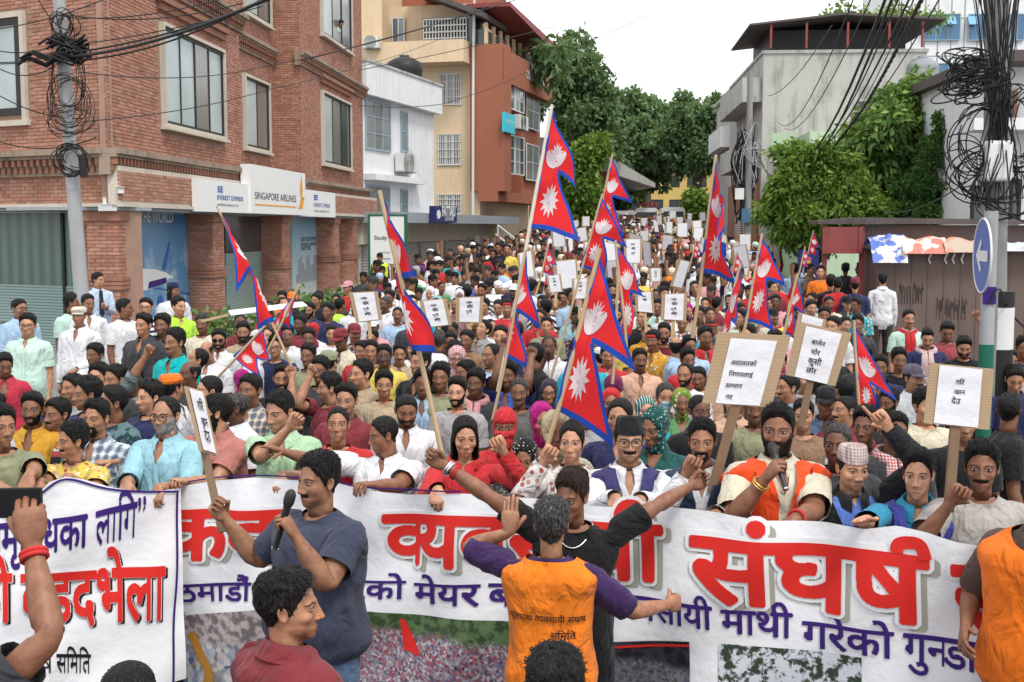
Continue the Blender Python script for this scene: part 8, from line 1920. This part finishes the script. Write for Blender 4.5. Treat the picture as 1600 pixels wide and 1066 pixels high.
# -- second rows, still close
for a in ((50,640,'mustard',10,dict(top='shirt',beard='short',hi=1,tone='d',hair='quiff',vneck=.16)), (88,648,(.32,.05,.06),-28,dict(top='shirt',pat='blocks',hi=3,hair='short',beard='moustache')), (150,655,(.50,.58,.62),-14,dict(top='shirt',pat='plaid',hi=1,hair='quiff',tone='m',beard='goatee')), (176,630,(.10,.17,.18),-60,dict(pat='camo',hair='quiff')), (135,617,'navy',-55,dict(hair='messy')), (112,606,'grey',-30,dict(hair='short')), (-8,640,'light blue',160,dict(top='shirt')), (270,607,'white',150,dict(hat='turban',hatcol='orange',top='shirt')), (366,637,'white',-70,dict(top='polo',hair='crop',haircol='hair_grey',tone='x')), (541,627,'maroon',-6,dict(top='shirt',beard='moustache',face='face_tika',hi=3,tone='l',tonef=.85,hair='quiff',col2=0)), (635,642,'white',14,dict(top='shirt',beard='short',hi=2,tone='d',pitch=16,bulk=1.1,hair='crop')), (714,614,(.36,.34,.34),-8,dict(beard='short',hi=0,tone='l',hair='quiff')), (688,590,'olive',-4,dict(tone='d',hi=1,hair='messy')), (564,585,'tan',-50,dict(top='shirt',hi=3,tone='l',hair='short')), (513,607,'maroon',-70,dict(hair='messy',arms={'R':fist_up(484,588)})), (440,592,'black',14,dict(tone='m',hair='quiff',beard='short',top='shirt',arms={'L':fist_up(456,590)})), (743,600,'charcoal',-14,dict(tone='x',hair='messy',scarf=True,scarfcol='pink',hi=2)), (811,614,(.11,.11,.10),-4,dict(tone='d',hi=1,hair='crop',beard='moustache',haircol='hair_grey')), (767,555,'light blue',-48,dict(hair='recede',hi=3,tone='m')), (833,557,'black',-100,dict(hair='short')), (792,588,'blue',-10,dict(top='shirt',arms={'R':fist_up(786,545),'L':fist_up(830,560)})), (1009,642,'teal',10,dict(female=True,hood='hood',hoodcol=(.02,.14,.11),hoodpat='pin',top='kurta')), (1040,622,'pink',6,dict(female=True,mask=True,hair='tied',haircol='hair_grey',top='kurta')), (1065,629,'green',4,dict(female=True,hood='hood',hoodcol=(.16,.28,.04),hoodpat='floral',top='kurta')), (1094,642,'black',20,dict(top='shirt',tone='x',hair='crop')), (1146,628,'peach',0,dict(top='shirt',bulk=1.1)), (1230,606,'light blue',-68,dict(hi=3,beard='moustache',hair='crop',tone='m',top='polo')), (1290,629,(.10,.14,.22),-14,dict(hat='cap',hatcol='black',top='polo',tone='d',pitch=8)), (1318,642,'maroon',-62,dict(pitch=-6,tilt=-6,beard='moustache',hi=3,tone='m',hair='crop',top='polo')), (1398,674,'charcoal',4,dict(scarf=True,scarfcol='red',scarfpat='gingham',tone='d',top='shirt',hair='short')), (1428,592,'white',30,dict(hat='cap',hatcol=(.15,.13,.17),beard='moustache',top='shirt',pat='pin',hi=3,tone='m')), (1447,636,'cream',20,dict(hair='messy')), (1506,664,'black',-6,dict(hair='messy')), (1577,642,'black',150,dict(hair='quiff')), (1586,594,'navy',-10,dict(top='shirt',pitch=20,hair='short')), (1576,566,'grey',8,dict(hair='short')), (1352,668,'white',-30,dict(hair='side')), (1255,650,'brown',-10,dict(hair='short')),
          (858,614,'brown',0,dict(female=True,hood='hood',hoodcol=(.05,.04,.06),glasses='rim',top='kurta')), (960,604,'purple',150,dict(female=True,hood='hood',hoodcol=(.17,.02,.09),top='kurta')), (955,630,'red',0,dict(female=True,hood='hood',hoodcol='red',top='kurta')), (1000,563,'peach',10,dict(top='shirt',beard='moustache',hi=3,tone='d',hair='short')), (1070,586,'white',-24,dict(hair='recede',beard='short',tone='m')), (661,600,'light blue',0,dict(top='shirt')), (600,602,'tan',12,dict(hair='messy')), (905,640,'grey',-8,dict(hair='short')), (925,618,'navy',14,dict(hair='crop')), (1180,640,'olive',-5,dict(hair='short')), (390,610,'tan',-20,dict(top='shirt',hair='short',pat='plaid')), (325,612,'white',-60,dict(top='shirt',hair='crop')), (232,622,'navy',-40,dict(hair='messy')), (207,596,(.22,.28,.29),-15,dict(top='shirt',sleeve='roll',arms={'R':fist_up(228,556)})), (8,572,(.45,.035,.06),30,dict(top='shirt',pitch=15,vneck=.18,hair='short',tone='d'))):
    kk = dict(a[4]); kk.pop('col2', 0); P(a[0], a[1], a[2], look=a[3], **kk)
# -- middle of the crowd
for a in ((430,543,'navy',0,dict(glasses='rim',hair='fringe')), (449,524,'white',14,dict(hair='messy',vneck=.07)), (481,557,'olive',-10,dict(hair='short')), (500,580,'charcoal',-12,dict(hair='side')), (515,568,'grey',160,dict(hat='cap',hatcol='olive')), (532,532,'cream',-20,dict(hat='cap',hatcol='maroon',top='shirt',pitch=14,tone='x')), (482,530,'white',8,dict(hair='fringe')), (468,507,'maroon',-14,dict(tone='x')), (441,467,'orange',0,dict()), (494,470,'black',-30,dict(top='shirt')), (513,487,'navy',-30,dict(hair='quiff')), (532,477,'lime',150,dict()), (543,450,'red',-40,dict(hat='cap',hatcol='pink')), (580,549,'brown',0,dict()), (600,557,'yellow',4,dict(top='shirt',under='grey',tone='x',hi=1)), (624,554,'tan',12,dict(top='shirt',beard='moustache')), (565,549,'red',-30,dict()), (608,466,'white',-20,dict(hair='messy')), (621,492,'light blue',6,dict(hair='crop',beard='moustache')), (687,532,'white',170,dict(hair='crop',haircol='hair_grey')), (703,537,'olive',10,dict()), (714,562,'olive',6,dict(hood='keffiyeh',hoodcol=(.50,.06,.10),hoodpat='gingham',hair=None,glasses='rim',tone='l')), (672,460,'white',-10,dict(hood='hood',hoodcol='white',hair=None)), (718,464,'pink',8,dict(hood='hood',hoodcol='white',hair=None)), (690,450,'sky blue',30,dict(hair='crop')), (755,515,'grey',-50,dict(pitch=-30,top='shirt',hair='quiff',tone='l')), (729,532,'brown',-20,dict()), (778,480,'white',-8,dict(top='shirt',pitch=18,hair='crop')), (792,482,'red',0,dict(hat='band',hatcol='red')), (782,526,'navy',-8,dict()), (858,542,'white',-6,dict(hair='recede',haircol='hair_grey',tone='x',top='shirt',scarf=True,scarfcol='white',arms={'R':grip(852,560)})), (854,510,'olive',0,dict(hi=3)), (852,482,'red',-140,dict(hair='messy')), (868,472,'cream',-14,dict(top='shirt')), (857,454,'red',8,dict()), (898,492,'sky blue',-24,dict(hat='cap',hatcol='black',top='shirt')), (1004,497,'black',-40,dict(hi=0,tone='m',hair='messy',pitch=-8)), (1020,533,'mustard',-30,dict(pat='floral',top='shirt',hat='band',hatcol='red',beard='moustache',tone='d')), (1038,522,'maroon',-8,dict(beard='short')), (1057,543,'light blue',170,dict(hair='bald',top='shirt')), (1078,541,'light blue',12,dict(top='polo',hi=1)), (1102,528,'red',14,dict(top='shirt',tone='d')), (1092,492,'tan',-6,dict(hair='fringe')), (1102,477,'black',-14,dict(beard='short',pitch=-12,top='shirt')), (1120,475,'maroon',150,dict()), (1152,472,'white',0,dict(beard='short',top='shirt')), (1212,472,'pink',-8,dict(tone='x')), (1175,514,'olive',0,dict(hat='cap',hatcol='olive')), (950,556,'red',4,dict(top='shirt',under='white')), (1140,560,'charcoal',-10,dict()), (1028,480,'mint',-16,dict(top='shirt')), (323,552,'white',-12,dict(hair='bald',pitch=24,top='shirt',tone='l',bulk=1.12)), (342,532,'white',8,dict(glasses='dark',beard='short',top='polo')), (295,584,'charcoal',-40,dict(hair='bald',tone='x')), (147,555,'white',-20,dict(top='shirt')), (153,590,'grey',-10,dict(hair='messy')), (178,594,'charcoal',-30,dict()), (395,545,'white',-150,dict(top='shirt',hair='short')), (380,520,'tan',10,dict(beard='full')), (415,497,'white',-10,dict()),
          (1338,478,'teal',-60,dict(pat='floral',top='shirt',tone='x')), (1340,508,'charcoal',-20,dict(hair='fringe',top='shirt')), (1288,494,'olive',-14,dict(hair='messy')), (1268,482,'brown',10,dict()), (1420,499,'mint',4,dict(top='shirt',scarf=True,scarfcol='red',beard='moustache',hi=3)), (1449,529,'navy',-10,dict(scarf=True,scarfcol='pink',scarfpat='gingham',pitch=22,beard='moustache')), (1480,519,(.30,.06,.07),-10,dict(pitch=24,hair='quiff')), (1506,543,'black',-6,dict(pitch=20,beard='short',hair='quiff',tone='l')), (1405,563,'black',0,dict(hair='messy',tone='d',hi=1)), (1375,575,'navy',-14,dict(hair='short')), (1350,560,'charcoal',6,dict(hair='messy')), (1560,548,'orange',140,dict(arms={'R':fist_up(1527,492)})), (1600,545,'navy',-6,dict())):
    P(a[0], a[1], a[2], look=a[3], **a[4])
# -- bystanders on the two pavements
SW = 'bystanders on the pavement by the brick building'
for a in ((31,482,'light blue',70,dict(glasses='rim',top='shirt',sleeve='long',pack=1)), (43,509,'mint',12,dict(top='polo',glasses='rim',tone='l',hi=2,bulk=1.12,belly=.05,trouser=(.07,.11,.2))), (113,474,'mint',110,dict()), (123,494,'white',0,dict(hat='flatcap',hatcol=(.62,.56,.48),top='shirt',sleeve='long',tone='m',bulk=1.12,belly=.05,arms={'L':dict(px=(120,578),dy=-.25,palm=(0,0,-1),hand='relax')})), (138,476,'white',50,dict(top='shirt',sleeve='long')), (196,482,'white',100,dict(trouser=(.16,.23,.33),bulk=1.06)), (228,480,'navy',4,dict(glasses='rim',pat='stripe',tone='l')), (280,480,'lime',60,dict(top='polo',sleeve='long',tone='l')), (224,509,'charcoal',-20,dict(top='shirt',hair='quiff',tone='m')), (253,508,'black',-6,dict(top='polo',tone='d')), (272,536,(.0,.42,.42),-34,dict(top='shirt',sleeve='long',beard='moustache',tone='m'))):
    P(a[0], a[1], a[2], look=a[3], dz=.14, grp=SW, hs=1.0, **a[4])
P(154, 438, (.50,.60,.74), look=75, dz=.30, hs=1.0, Y=17, grp=SW, top='shirt', sleeve='long', key='tie', arms={'L': dict(px=(166, 482), dy=-.2, palm=(0, 0, 1), hand='relax')}, lab='office man in pale blue shirt and striped tie by the brick pier')
P(272, 455, 'white', look=70, dz=.2, hs=1.0, Y=16, grp=SW, hair='long', hat='beanie', hatcol='navy', lab='long haired man in navy cap and white t-shirt before the airliner poster')
SR = 'bystanders on the pavement by the tin stall'
for a in ((1266,422,'brown',60,dict(top='shirt',tone='m',arms={'L':dict(px=(1262,452),dy=-.3,palm=(0,1,0),hand='fist'),'R':dict(px=(1282,450),dy=-.3,palm=(0,1,0),hand='fist')})), (1298,442,'black',170,dict()), (1321,420,'charcoal',170,dict()), (1336,446,'navy',170,dict(hat='topi',hatcol='maroon')), (1343,420,'blue',-120,dict(top='shirt')), (1360,422,'tan',-30,dict()), (1379,438,'white',175,dict(top='shirt',sleeve='long',trouser=(.05,.04,.035))), (1309,444,'red',170,dict(female=True,hair='tied',top='kurta')), (1241,422,'light blue',170,dict(top='shirt')), (1282,426,'orange',-10,dict())):
    P(a[0], a[1], a[2], look=a[3], body=a[3], dz=.1, grp=SR, hs=1.0, **a[4])
P(1540, 375, 'white', look=0, Y=30, lod=2, grp=SR) if False else None
Y_=29.5; P(594, 402, (.10,.07,.05), look=40, Y=30, hs=1.0, lod=1, top='shirt', sleeve='long', vest='shut', vestcol=(.62,.85,.03), hat='cap', hatcol='black', grp='bystanders near the closed shutters', lab='policeman in bright yellow vest before the study board')
for (px, py, c, l, k) in ((672,414,'white',150,dict(female=True,hair='long')), (684,405,'navy',0,dict(pat='plaid',top='shirt')), (697,412,'orange',0,dict(hat='cap',hatcol='charcoal')), (770,398,'red',0,dict()), (779,388,'black',-20,dict()), (722,428,'white',30,dict()), (792,390,'yellow',0,dict())): P(px, py, c, look=l, Y=27.5, hs=1., dz=.1, lod=2, grp='bystanders near the closed shutters', **k)
# -- people at windows and on the roof terrace
def upper(px, py, Y, floor_drop, **k):
    w_ = at(px, py, Y); k.setdefault('hs', 1.); s = .98; r, ps = person((w_[0], w_[1], w_[2]-HZ*s), yaw=k.pop('yaw', .6), scale=s, lod=1, **{q: v for q, v in k.items() if q not in ('lab', 'hs')}); tag(r, k['lab'], 'person'); return r
wv = fR.world((w4[0]+w4[1])/2+.3, .16); zz = fR.uz(541, 50)[1]; r, ps = person((wv[0], wv[1], zz-1.40), yaw=R(80), scale=.97, lod=1, tone='m', hair='short', top='tee', col=CD['mint'], lean=.7, head=(-.3, .6, 0)); tag(r, 'man leaning out of the open upper window of the brick building', 'person')
upper(826, 84, 65, 0, lab='man in dark shirt looking over the brown parapet', col=CD['charcoal'], top='shirt', yaw=R(40)); upper(836, 86, 66, 0, lab='man in pale shirt leaning on the brown parapet', col=CD['cream'], top='shirt', yaw=R(40))
# -- figures in front of the banner
FG = 'people standing in front of the banner'
mic_man = P(495, 754, (.045,.052,.085), look=-42, body=-28, Y=5.15, grp=FG, hi=2, hair='side', beard='moustache', face='face_stubble', tone='m', tonef=.9, bulk=1.22, belly=.06, trouser=(.10,.16,.27), key='mic', arms={'R': dict(px=(352, 812), dy=.12, palm=(1, -.4, 0), hand='grip', pole=(-.2, .3, -1)), 'L': dict(px=(462, 838), dy=-.34, el=(552, 880), palm=(-1, 0, .2), hand='grip')}, lab='stout man in navy t-shirt holding a microphone and a placard')
P(455, 948, (.20,.032,.038), look=98, body=140, Y=3.55, grp=FG, hi=3, hair='messy', tone='m', top='shirt', bulk=1.1, face='face_stubble', lab='man in maroon shirt turning his head beside the microphone man')
P(205, 1092, 'orange', look=175, body=175, Y=2.95, grp=FG, hair='crop', top='shirt', lab='cropped dark head and orange collar below the smaller banner')
P(-135, 1010, 'charcoal', look=160, body=170, Y=2.9, grp=FG, key='phone', tone='d', arms={'R': dict(px=(50, 852), dy=.12, el=(100, 935), dye=.05, palm=(-.4, 1, 0), hand='curl', fingers=(-.1, .1, 1))}, lab='person stretching a bare arm to film with a phone')
P(893, 778, (.010,.010,.011), look=-26, body=-4, Y=5.25, grp=FG, pitch=10, hi=1, hair='fringe', haircol='hair_brown', face='face_stubble', tone='d', tonef=1.1, key='cheer', arms={'R': dict(px=(694, 727), dy=.08, el=(785, 800), palm=(.4, -1, 0), hand='grip'), 'L': dict(px=(1092, 752), dy=.35, el=(1000, 800), palm=(-.4, -1, 0), hand='grip')}, lab='man in black printed t-shirt with both arms raised wide')
P(862, 822, (.045,.02,.085), look=178, body=172, Y=4.9, grp=FG, hi=0, hair='messy', haircol='hair_grey', tone='m', top='tee', sleeve='half', vest='shut', vestcol=(.80,.20,.015), bulk=.92, key='volunteer', arms={'L': dict(px=(797, 832), dy=.05, pole=(.25, .1, -1), palm=(0, 1, 0), hand='flat', fingers=(0, .2, 1)), 'R': dict(px=(1042, 945), dy=.22, el=(972, 1012), palm=(-1, 0, 0), hand='curl')}, trouser=(.02,.02,.022), lab='volunteer seen from behind in orange vest with printed back')
P(868, 1085, 'charcoal', look=178, body=178, Y=3.0, grp=FG, hair='messy', lab='tousled black head below the orange vest volunteer')
P(1632, 778, (.10,.06,.05), look=-30, body=-40, Y=4.85, grp=FG, hi=1, hair='short', beard='short', tone='d', top='polo', sleeve='half', vest='shut', vestcol=(.80,.17,.012), trouser=(.03,.035,.08), arms={'R': dict(px=(1508, 985), dy=.05, palm=(1, .3, 0), hand='relax')}, lab='volunteer in orange vest and navy trousers at the banner end')
# -- things they hold or wear
def hand_pt(key, sd, d_along=.075, d_palm=.02):
    root, ps, k, Y = PEOPLE[key]; G, _, p = ps['hand'+sd]; return wpos(root, p+G@(AD[sd]*d_along+AN[sd]*d_palm))
def microphone(c, tip, lab):
    c, tip = np.array(c, float), np.array(tip, float); d = (tip-c)/np.linalg.norm(tip-c); r = empty('microphone', c, 0, lab, 'microphone')
    m = MB(); m.tube([-d*.11, -d*.02, d*.07], [.012, .014, .016], 12); m.build('body', M['plastic_black'], r); m = MB(); m.tube([d*.07, d*.085, d*.10, d*.125, d*.14, d*.147], [.016, .022, .024, .023, .015, .004], 12); m.build('grille', M['frame_black'], r); m = MB(); m.tube([-d*.118, -d*.1105], [.013, .016], 10); m.build('end_ring', M['chrome'], r)
hp_ = hand_pt('speaker', 'R'); microphone(hp_, at(1209, 706, PEOPLE['speaker'][3]-.30), 'black microphone raised to the mouth of the orange vest speaker')
hp_ = hand_pt('mic', 'L'); microphone(hp_, hp_+(at(462, 800, 5)-at(440, 875, 5)), 'black microphone in the fist of the navy t-shirt man')
hp_ = hand_pt('phone', 'R', .10, .03); r = empty('phone', hp_, R(8), 'black phone held up sideways at the left banner', 'phone'); m = MB(); m.box(-.135, .03, .0, .009, -.035, .045); m.build('case', M['plastic_black'], r); m = MB(); m.box(-.13, .025, -.0025, -.0005, -.031, .041); m.build('screen', M['lens'], r)
def ring_on(key, sd, bone, t, rad, mat, name, th=.004, n=1):
    root, ps, k, Y = PEOPLE[key]; G, j0, p = ps[bone+sd]; d = G@AD[sd]; a = G@AN[sd]; b = np.cross(d, a); m = MB()
    for i in range(n): c = p+d*(t+.012*i); m.tube([c+(a*math.cos(q)+b*math.sin(q))*rad for q in np.linspace(0, 6.283, 15)[:-1]], th, 5, closed=True)
    m.build(name, M[mat], root)
ring_on('cheer', 'R', 'farm', .225, .031, 'chrome', 'bracelet', .008, 2); ring_on('cheer', 'R', 'farm', .19, .033, 'thread_red', 'wrist_thread', .004, 2); ring_on('phone', 'R', 'farm', .215, .031, 'thread_red', 'wrist_thread', .007, 2); ring_on('speaker', 'L', 'farm', .215, .037, 'thread_red', 'watch_strap', .008, 1); ring_on('speaker', 'R', 'farm', .21, .037, 'gold', 'wrist_thread', .004, 2)
root, ps, k, Y = PEOPLE['cheer']; G, j0, p = ps['chest']; m = MB(); m.tube([G@(np.array([.085*math.sin(a), .005-.088*math.cos(a)-.02*max(0, math.cos(a)), 1.455-.085*max(0, math.cos(a))**1.4])-j0)+p for a in np.linspace(0, 6.283, 33)[:-1]], .0042, 5, closed=True); m.build('neck_chain', M['chrome'], root)
def torso_print(key, txt, x0, x1, z, mat, back=False, infl=.04, bold=.01, arc=0.):
    root, ps, k, Y = PEOPLE[key]; V, F = text_mesh(txt, bold); s = (x1-x0)/V[:,0].max(); x = x0+V[:,0]*s; zz = z+V[:,1]*abs(s)+arc*(1-((x-(x0+x1)/2)/((x1-x0)/2))**2)
    b_ = round(k.get('bulk', 1.), 2); T = TOR_M; hw = np.interp(zz, T[:,0], T[:,1])*b_+infl; hd = np.interp(zz, T[:,0], T[:,2])*(1+(b_-1)*1.3)+infl; cy = np.interp(zz, T[:,0], T[:,3])
    y = cy+(1 if back else -1)*hd*np.clip(1-np.abs(x/hw)**2.5, 0, 1)**.4
    pt = Part(np.stack([x, y, zz], -1), np.zeros((0, 4), int), wz(len(x)), np.array(F)); c_ = sstep(zz, 1.30, 1.14); sp_ = sstep(zz, 1.10, .98); pt.W[:, BI['pelvis']] = sp_; pt.W[:, BI['spine']] = (1-sp_)*c_; pt.W[:, BI['chest']] = 1-c_
    link(bpy.data.objects.new('printed_text', mesh_np('printed_text', skin(pt, ps), pt.T, [mat], smooth=False)), root)
torso_print('volunteer', 'फुटपाथ व्यवसायी संघष', .17, -.17, 1.20, M['ink_black'], True, .047); torso_print('volunteer', 'सिमित', -.02, -.13, 1.125, M['ink_black'], True, .047)
torso_print('cheer', 'AWESOME', -.13, .15, 1.19, M['cream'], False, .030, .03)
m = MB(); root, ps, k, Y = PEOPLE['tie']; G, j0, p = ps['chest']; m.add([G@(np.array(q)-j0)+p for q in ((-.025, -.115, 1.44), (.025, -.115, 1.44), (.04, -.15, 1.10), (0, -.152, 1.05), (-.04, -.15, 1.10))], [(0,1,2,3,4)]); m.build('tie', M['ink_dark'], root)
p = at(18, 735, 6.8); r = empty('water_bottle', (p[0], p[1], 1.28), 0, 'clear plastic water bottle with purple label at the smaller banner', 'bottle'); m = MB(); m.lathe([(.001,0),(.03,0),(.032,.02),(.031,.06),(.032,.13),(.03,.15),(.014,.19),(.013,.205)], n=14); m.build('bottle', plain('clear_plastic', (.55,.58,.60), .15, .05, spec=.6), r); m = MB(); m.lathe([(.033,.06),(.0335,.12)], n=14); m.build('label_band', M['ink_purple'], r); m = MB(); m.lathe([(.015,.206),(.015,.225),(.001,.226)], n=12); m.build('cap', M['ink_blue'], r)
# ---------------------------------------------------------------- the rest of the nearer crowd, one by one
rg_ = np.random.default_rng(2024); rr = random.Random(99)
N_NOW = len(SPOTS); cand = []
for Y in np.arange(8.6, 34, .50):
    x0 = -4.5+.02*(Y-10); x1 = 4.4-.0*(Y-10)
    for X in np.arange(x0, x1, .56): cand.append((X+rg_.normal(0, .09)+(.28 if int(Y*2) % 2 else 0), Y+rg_.normal(0, .10)))
cand.sort(key=lambda c: c[1]); LIM = 300; n = 0; YMAX = 30
SH = [('white',9),('light blue',5),('navy',4),('black',6),('charcoal',4),('grey',4),('red',4),('maroon',4),('orange',2),('pink',3),('peach',2),('cream',4),('olive',3),('teal',2),('mint',3),('brown',3),('tan',3),('yellow',1),('mustard',1),('purple',1),('blue',3),('green',1)]
SHL = [c for c, w_ in SH for _ in range(w_)]
used = np.array(SPOTS)
pts = [tuple(s) for s in SPOTS]
for (X, Y) in cand:
    if len(SPOTS)+n*0 >= LIM+N_NOW*0 and len(SPOTS) >= LIM: YMAX = Y; break
    px, py = proj((X, Y, gz(Y)+1.55))
    if px < 300+0*Y or px > 1400 or (px > 1330 and py < 560): continue
    if min((X-a)**2+((Y-b)*.8)**2 for a, b in pts) < .40**2: continue
    pts.append((X, Y)); fem = rr.random() < .10; k = {}
    if fem: k.update(female=True, top='kurta', sleeve='long'); k.update(dict(hood='hood', hoodcol=rr.choice(['red', 'magenta', 'yellow', 'green', 'white', 'purple'])) if rr.random() < .7 else dict(hair='tied'))
    else:
        k['top'] = rr.choice(['tee', 'tee', 'shirt', 'shirt', 'polo']); k['hair'] = rr.choice(['short']*4+['messy', 'side', 'quiff', 'fringe', 'crop', 'crop', 'recede'])
        if rr.random() < .12: k.update(hat=rr.choice(['cap', 'cap', 'topi', 'band']), hatcol=rr.choice(['black', 'red', 'white', 'maroon', 'orange', 'navy']))
        if rr.random() < .42: k['beard'] = rr.choice(['moustache', 'moustache', 'short', 'goatee'])
        if rr.random() < .12: k.update(scarf=True, scarfcol=rr.choice(['red', 'orange', 'white']))
        if rr.random() < .12: k['haircol'] = 'hair_grey'
        if rr.random() < .2: k['pat'] = rr.choice(['plaid', 'pin', 'gingham', 'stripe', 'floral', 'redplaid'])
    k['tone'] = rr.choice('mmmddlx'); look = rr.gauss(-4, 26) if rr.random() < .86 else rr.choice([150, 170, -160])
    hs = rr.uniform(.88, 1.02)*(.95 if fem else 1); p_ = proj((X, Y, gz(Y)+HZ*hs)); n += 1
    P(p_[0], p_[1], rr.choice(SHL), look=look, Y=Y, pitch=rr.gauss(2, 7), tilt=rr.gauss(0, 4), **k)
# ---------------------------------------------------------------- the far crowd as one mass
def crowd_tpl(up):
    V, F, C, o = [], [], [], 0      # colour code: 0 skin, 1 hair, 2 top, 3 trousers
    def ringset(rings, code, n):
        nonlocal o
        K = len(rings); V.append(np.concatenate(rings)); F.append(grid_faces(K, n)+o); C.append(np.full(K*n, code) if np.isscalar(code) else code); o += K*n
    def mk(n):
        a = np.linspace(0, 2*np.pi, n, endpoint=False); return a, lambda hw, hd, z, cy=0.: np.stack([hw*np.sin(a), cy-hd*np.cos(a), np.full(n, z)], -1)
    a, ring = mk(6); ringset([ring(.11, .10, .02), ring(.17, .12, .9)], 3, 6)
    a, ring = mk(9); ringset([ring(.18, .13, .84), ring(.17, .12, 1.05), ring(.19, .125, 1.25), ring(.225, .11, 1.36), ring(.16, .085, 1.42), ring(.06, .06, 1.46)], 2, 9)
    ringset([ring(.05, .05, 1.42), ring(.05, .055, 1.50)], 0, 9)
    n = 14; a, ring = mk(n); hr = [ring(.03, .03, 1.475, -.03), ring(.05, .068, 1.495, -.012), ring(.060, .086, 1.52, -.004), ring(.066, .092, 1.545), ring(.072, .093, 1.575), ring(.074, .09, 1.60), ring(.076, .095, 1.625, .004)]
    for q in hr[3:5]: q[0, 1] -= .018
    K = len(hr); rk = np.repeat(np.arange(K), n); ca = np.tile(np.cos(a), K); c = np.zeros(K*n); c[(ca < -.1) & (rk >= 1)] = 1; c[(rk == K-1) & (ca < .85)] = 1; c[(rk == 5) & (ca > .55) & (ca < .97)] = 1
    ringset(hr, c, n); ringset([ring(.080, .10, 1.625, .008), ring(.080, .10, 1.66, .008), ring(.062, .08, 1.695, .008), ring(.02, .03, 1.712, .008)], 1, n)
    for s in (1, -1):
        m = 5; b = np.linspace(0, 2*np.pi, m, endpoint=False)
        def ar(x, z, y, r): return np.stack([x+r*np.cos(b), y+r*np.sin(b), np.full(m, z)], -1)
        if up and s > 0: ringset([ar(.20, 1.36, 0, .05), ar(.27, 1.55, -.08, .045)], 2, m); ringset([ar(.27, 1.54, -.08, .04), ar(.24, 1.80, -.12, .032), ar(.24, 1.90, -.12, .042)], 0, m)
        else: ringset([ar(s*.20, 1.38, 0, .05), ar(s*.23, 1.12, 0, .045)], 2, m); ringset([ar(s*.23, 1.13, 0, .038), ar(s*.22, .86, -.05, .03)], 0, m)
    return np.concatenate(V), np.concatenate(F), np.concatenate(C)
TPS = [crowd_tpl(0), crowd_tpl(1)]; Vs, Fs, Cs, o = [], [], [], 0
SKc = [SKINS[q] for q in 'mmddx']; HRc = [(.008,.007,.007), (.012,.010,.009), (.03,.028,.026)]
TOPc = [CD[q] for q in SHL+['white']*16+['red']*5+['pink']*5+['cream']*5+['peach']*4]
def add_far(X, Y):
    global o
    TV, TF, TC = TPS[int(rg_.random() < .13)]; s = rg_.uniform(.86, 1.05); yw = rg_.normal(0, .45); c, sn = math.cos(yw), math.sin(yw); V = TV*s; V = np.stack([V[:,0]*c-V[:,1]*sn+X, V[:,0]*sn+V[:,1]*c+Y, V[:,2]+gz(Y)], -1)
    col = np.zeros((len(TC), 3)); hc = HRc[rg_.integers(3)] if rg_.random() > .24 else TOPc[rg_.integers(len(TOPc))]; cols = [SKc[rg_.integers(5)], hc, TOPc[rg_.integers(len(TOPc))], (.03,.035,.05)]
    for i in range(4): col[TC == i] = cols[i]
    Vs.append(V); Fs.append(TF+o); Cs.append(col); o += len(V)
FARPTS = list(pts)
Y = YMAX-1.2
while Y < 82:
    w0 = -4.4+.055*(Y-25)+.0; w1 = 4.3+.012*(Y-25)
    if Y > 40: w0 = max(w0, -3.3+.03*(Y-40))
    for X in np.arange(w0, w1, .58):
        X2, Y2 = X+rg_.normal(0, .1), Y+rg_.normal(0, .12); q = proj((X2, Y2, gz(Y2)+1.5))
        if Y2 < YMAX+1.2 and min((X2-a)**2+(Y2-b)**2 for a, b in pts) < .2: continue
        if rg_.random() < (.0 if Y < 50 else .12): continue
        if 560 < q[0] < 1215: add_far(X2, Y2)
    Y += .58 if Y < 36 else .8
me = mesh_np('far_crowd', np.concatenate(Vs), np.concatenate(Fs), [], attrs={'col': np.concatenate(Cs)})
k = NT('far_crowd', .8, .2); k.color(k.attr('col').outputs['Vector']); me.materials.append(k.m)
tag(link(bpy.data.objects.new('far_crowd', me)), 'dense mass of marchers filling the far street', 'crowd', kind='stuff')
print('PEOPLE', len(SPOTS), 'FAR', len(Vs), 'YMAX', YMAX, 'TRIS', sum(len(m_.loop_triangles) or len(m_.polygons)*2 for m_ in bpy.data.meshes))
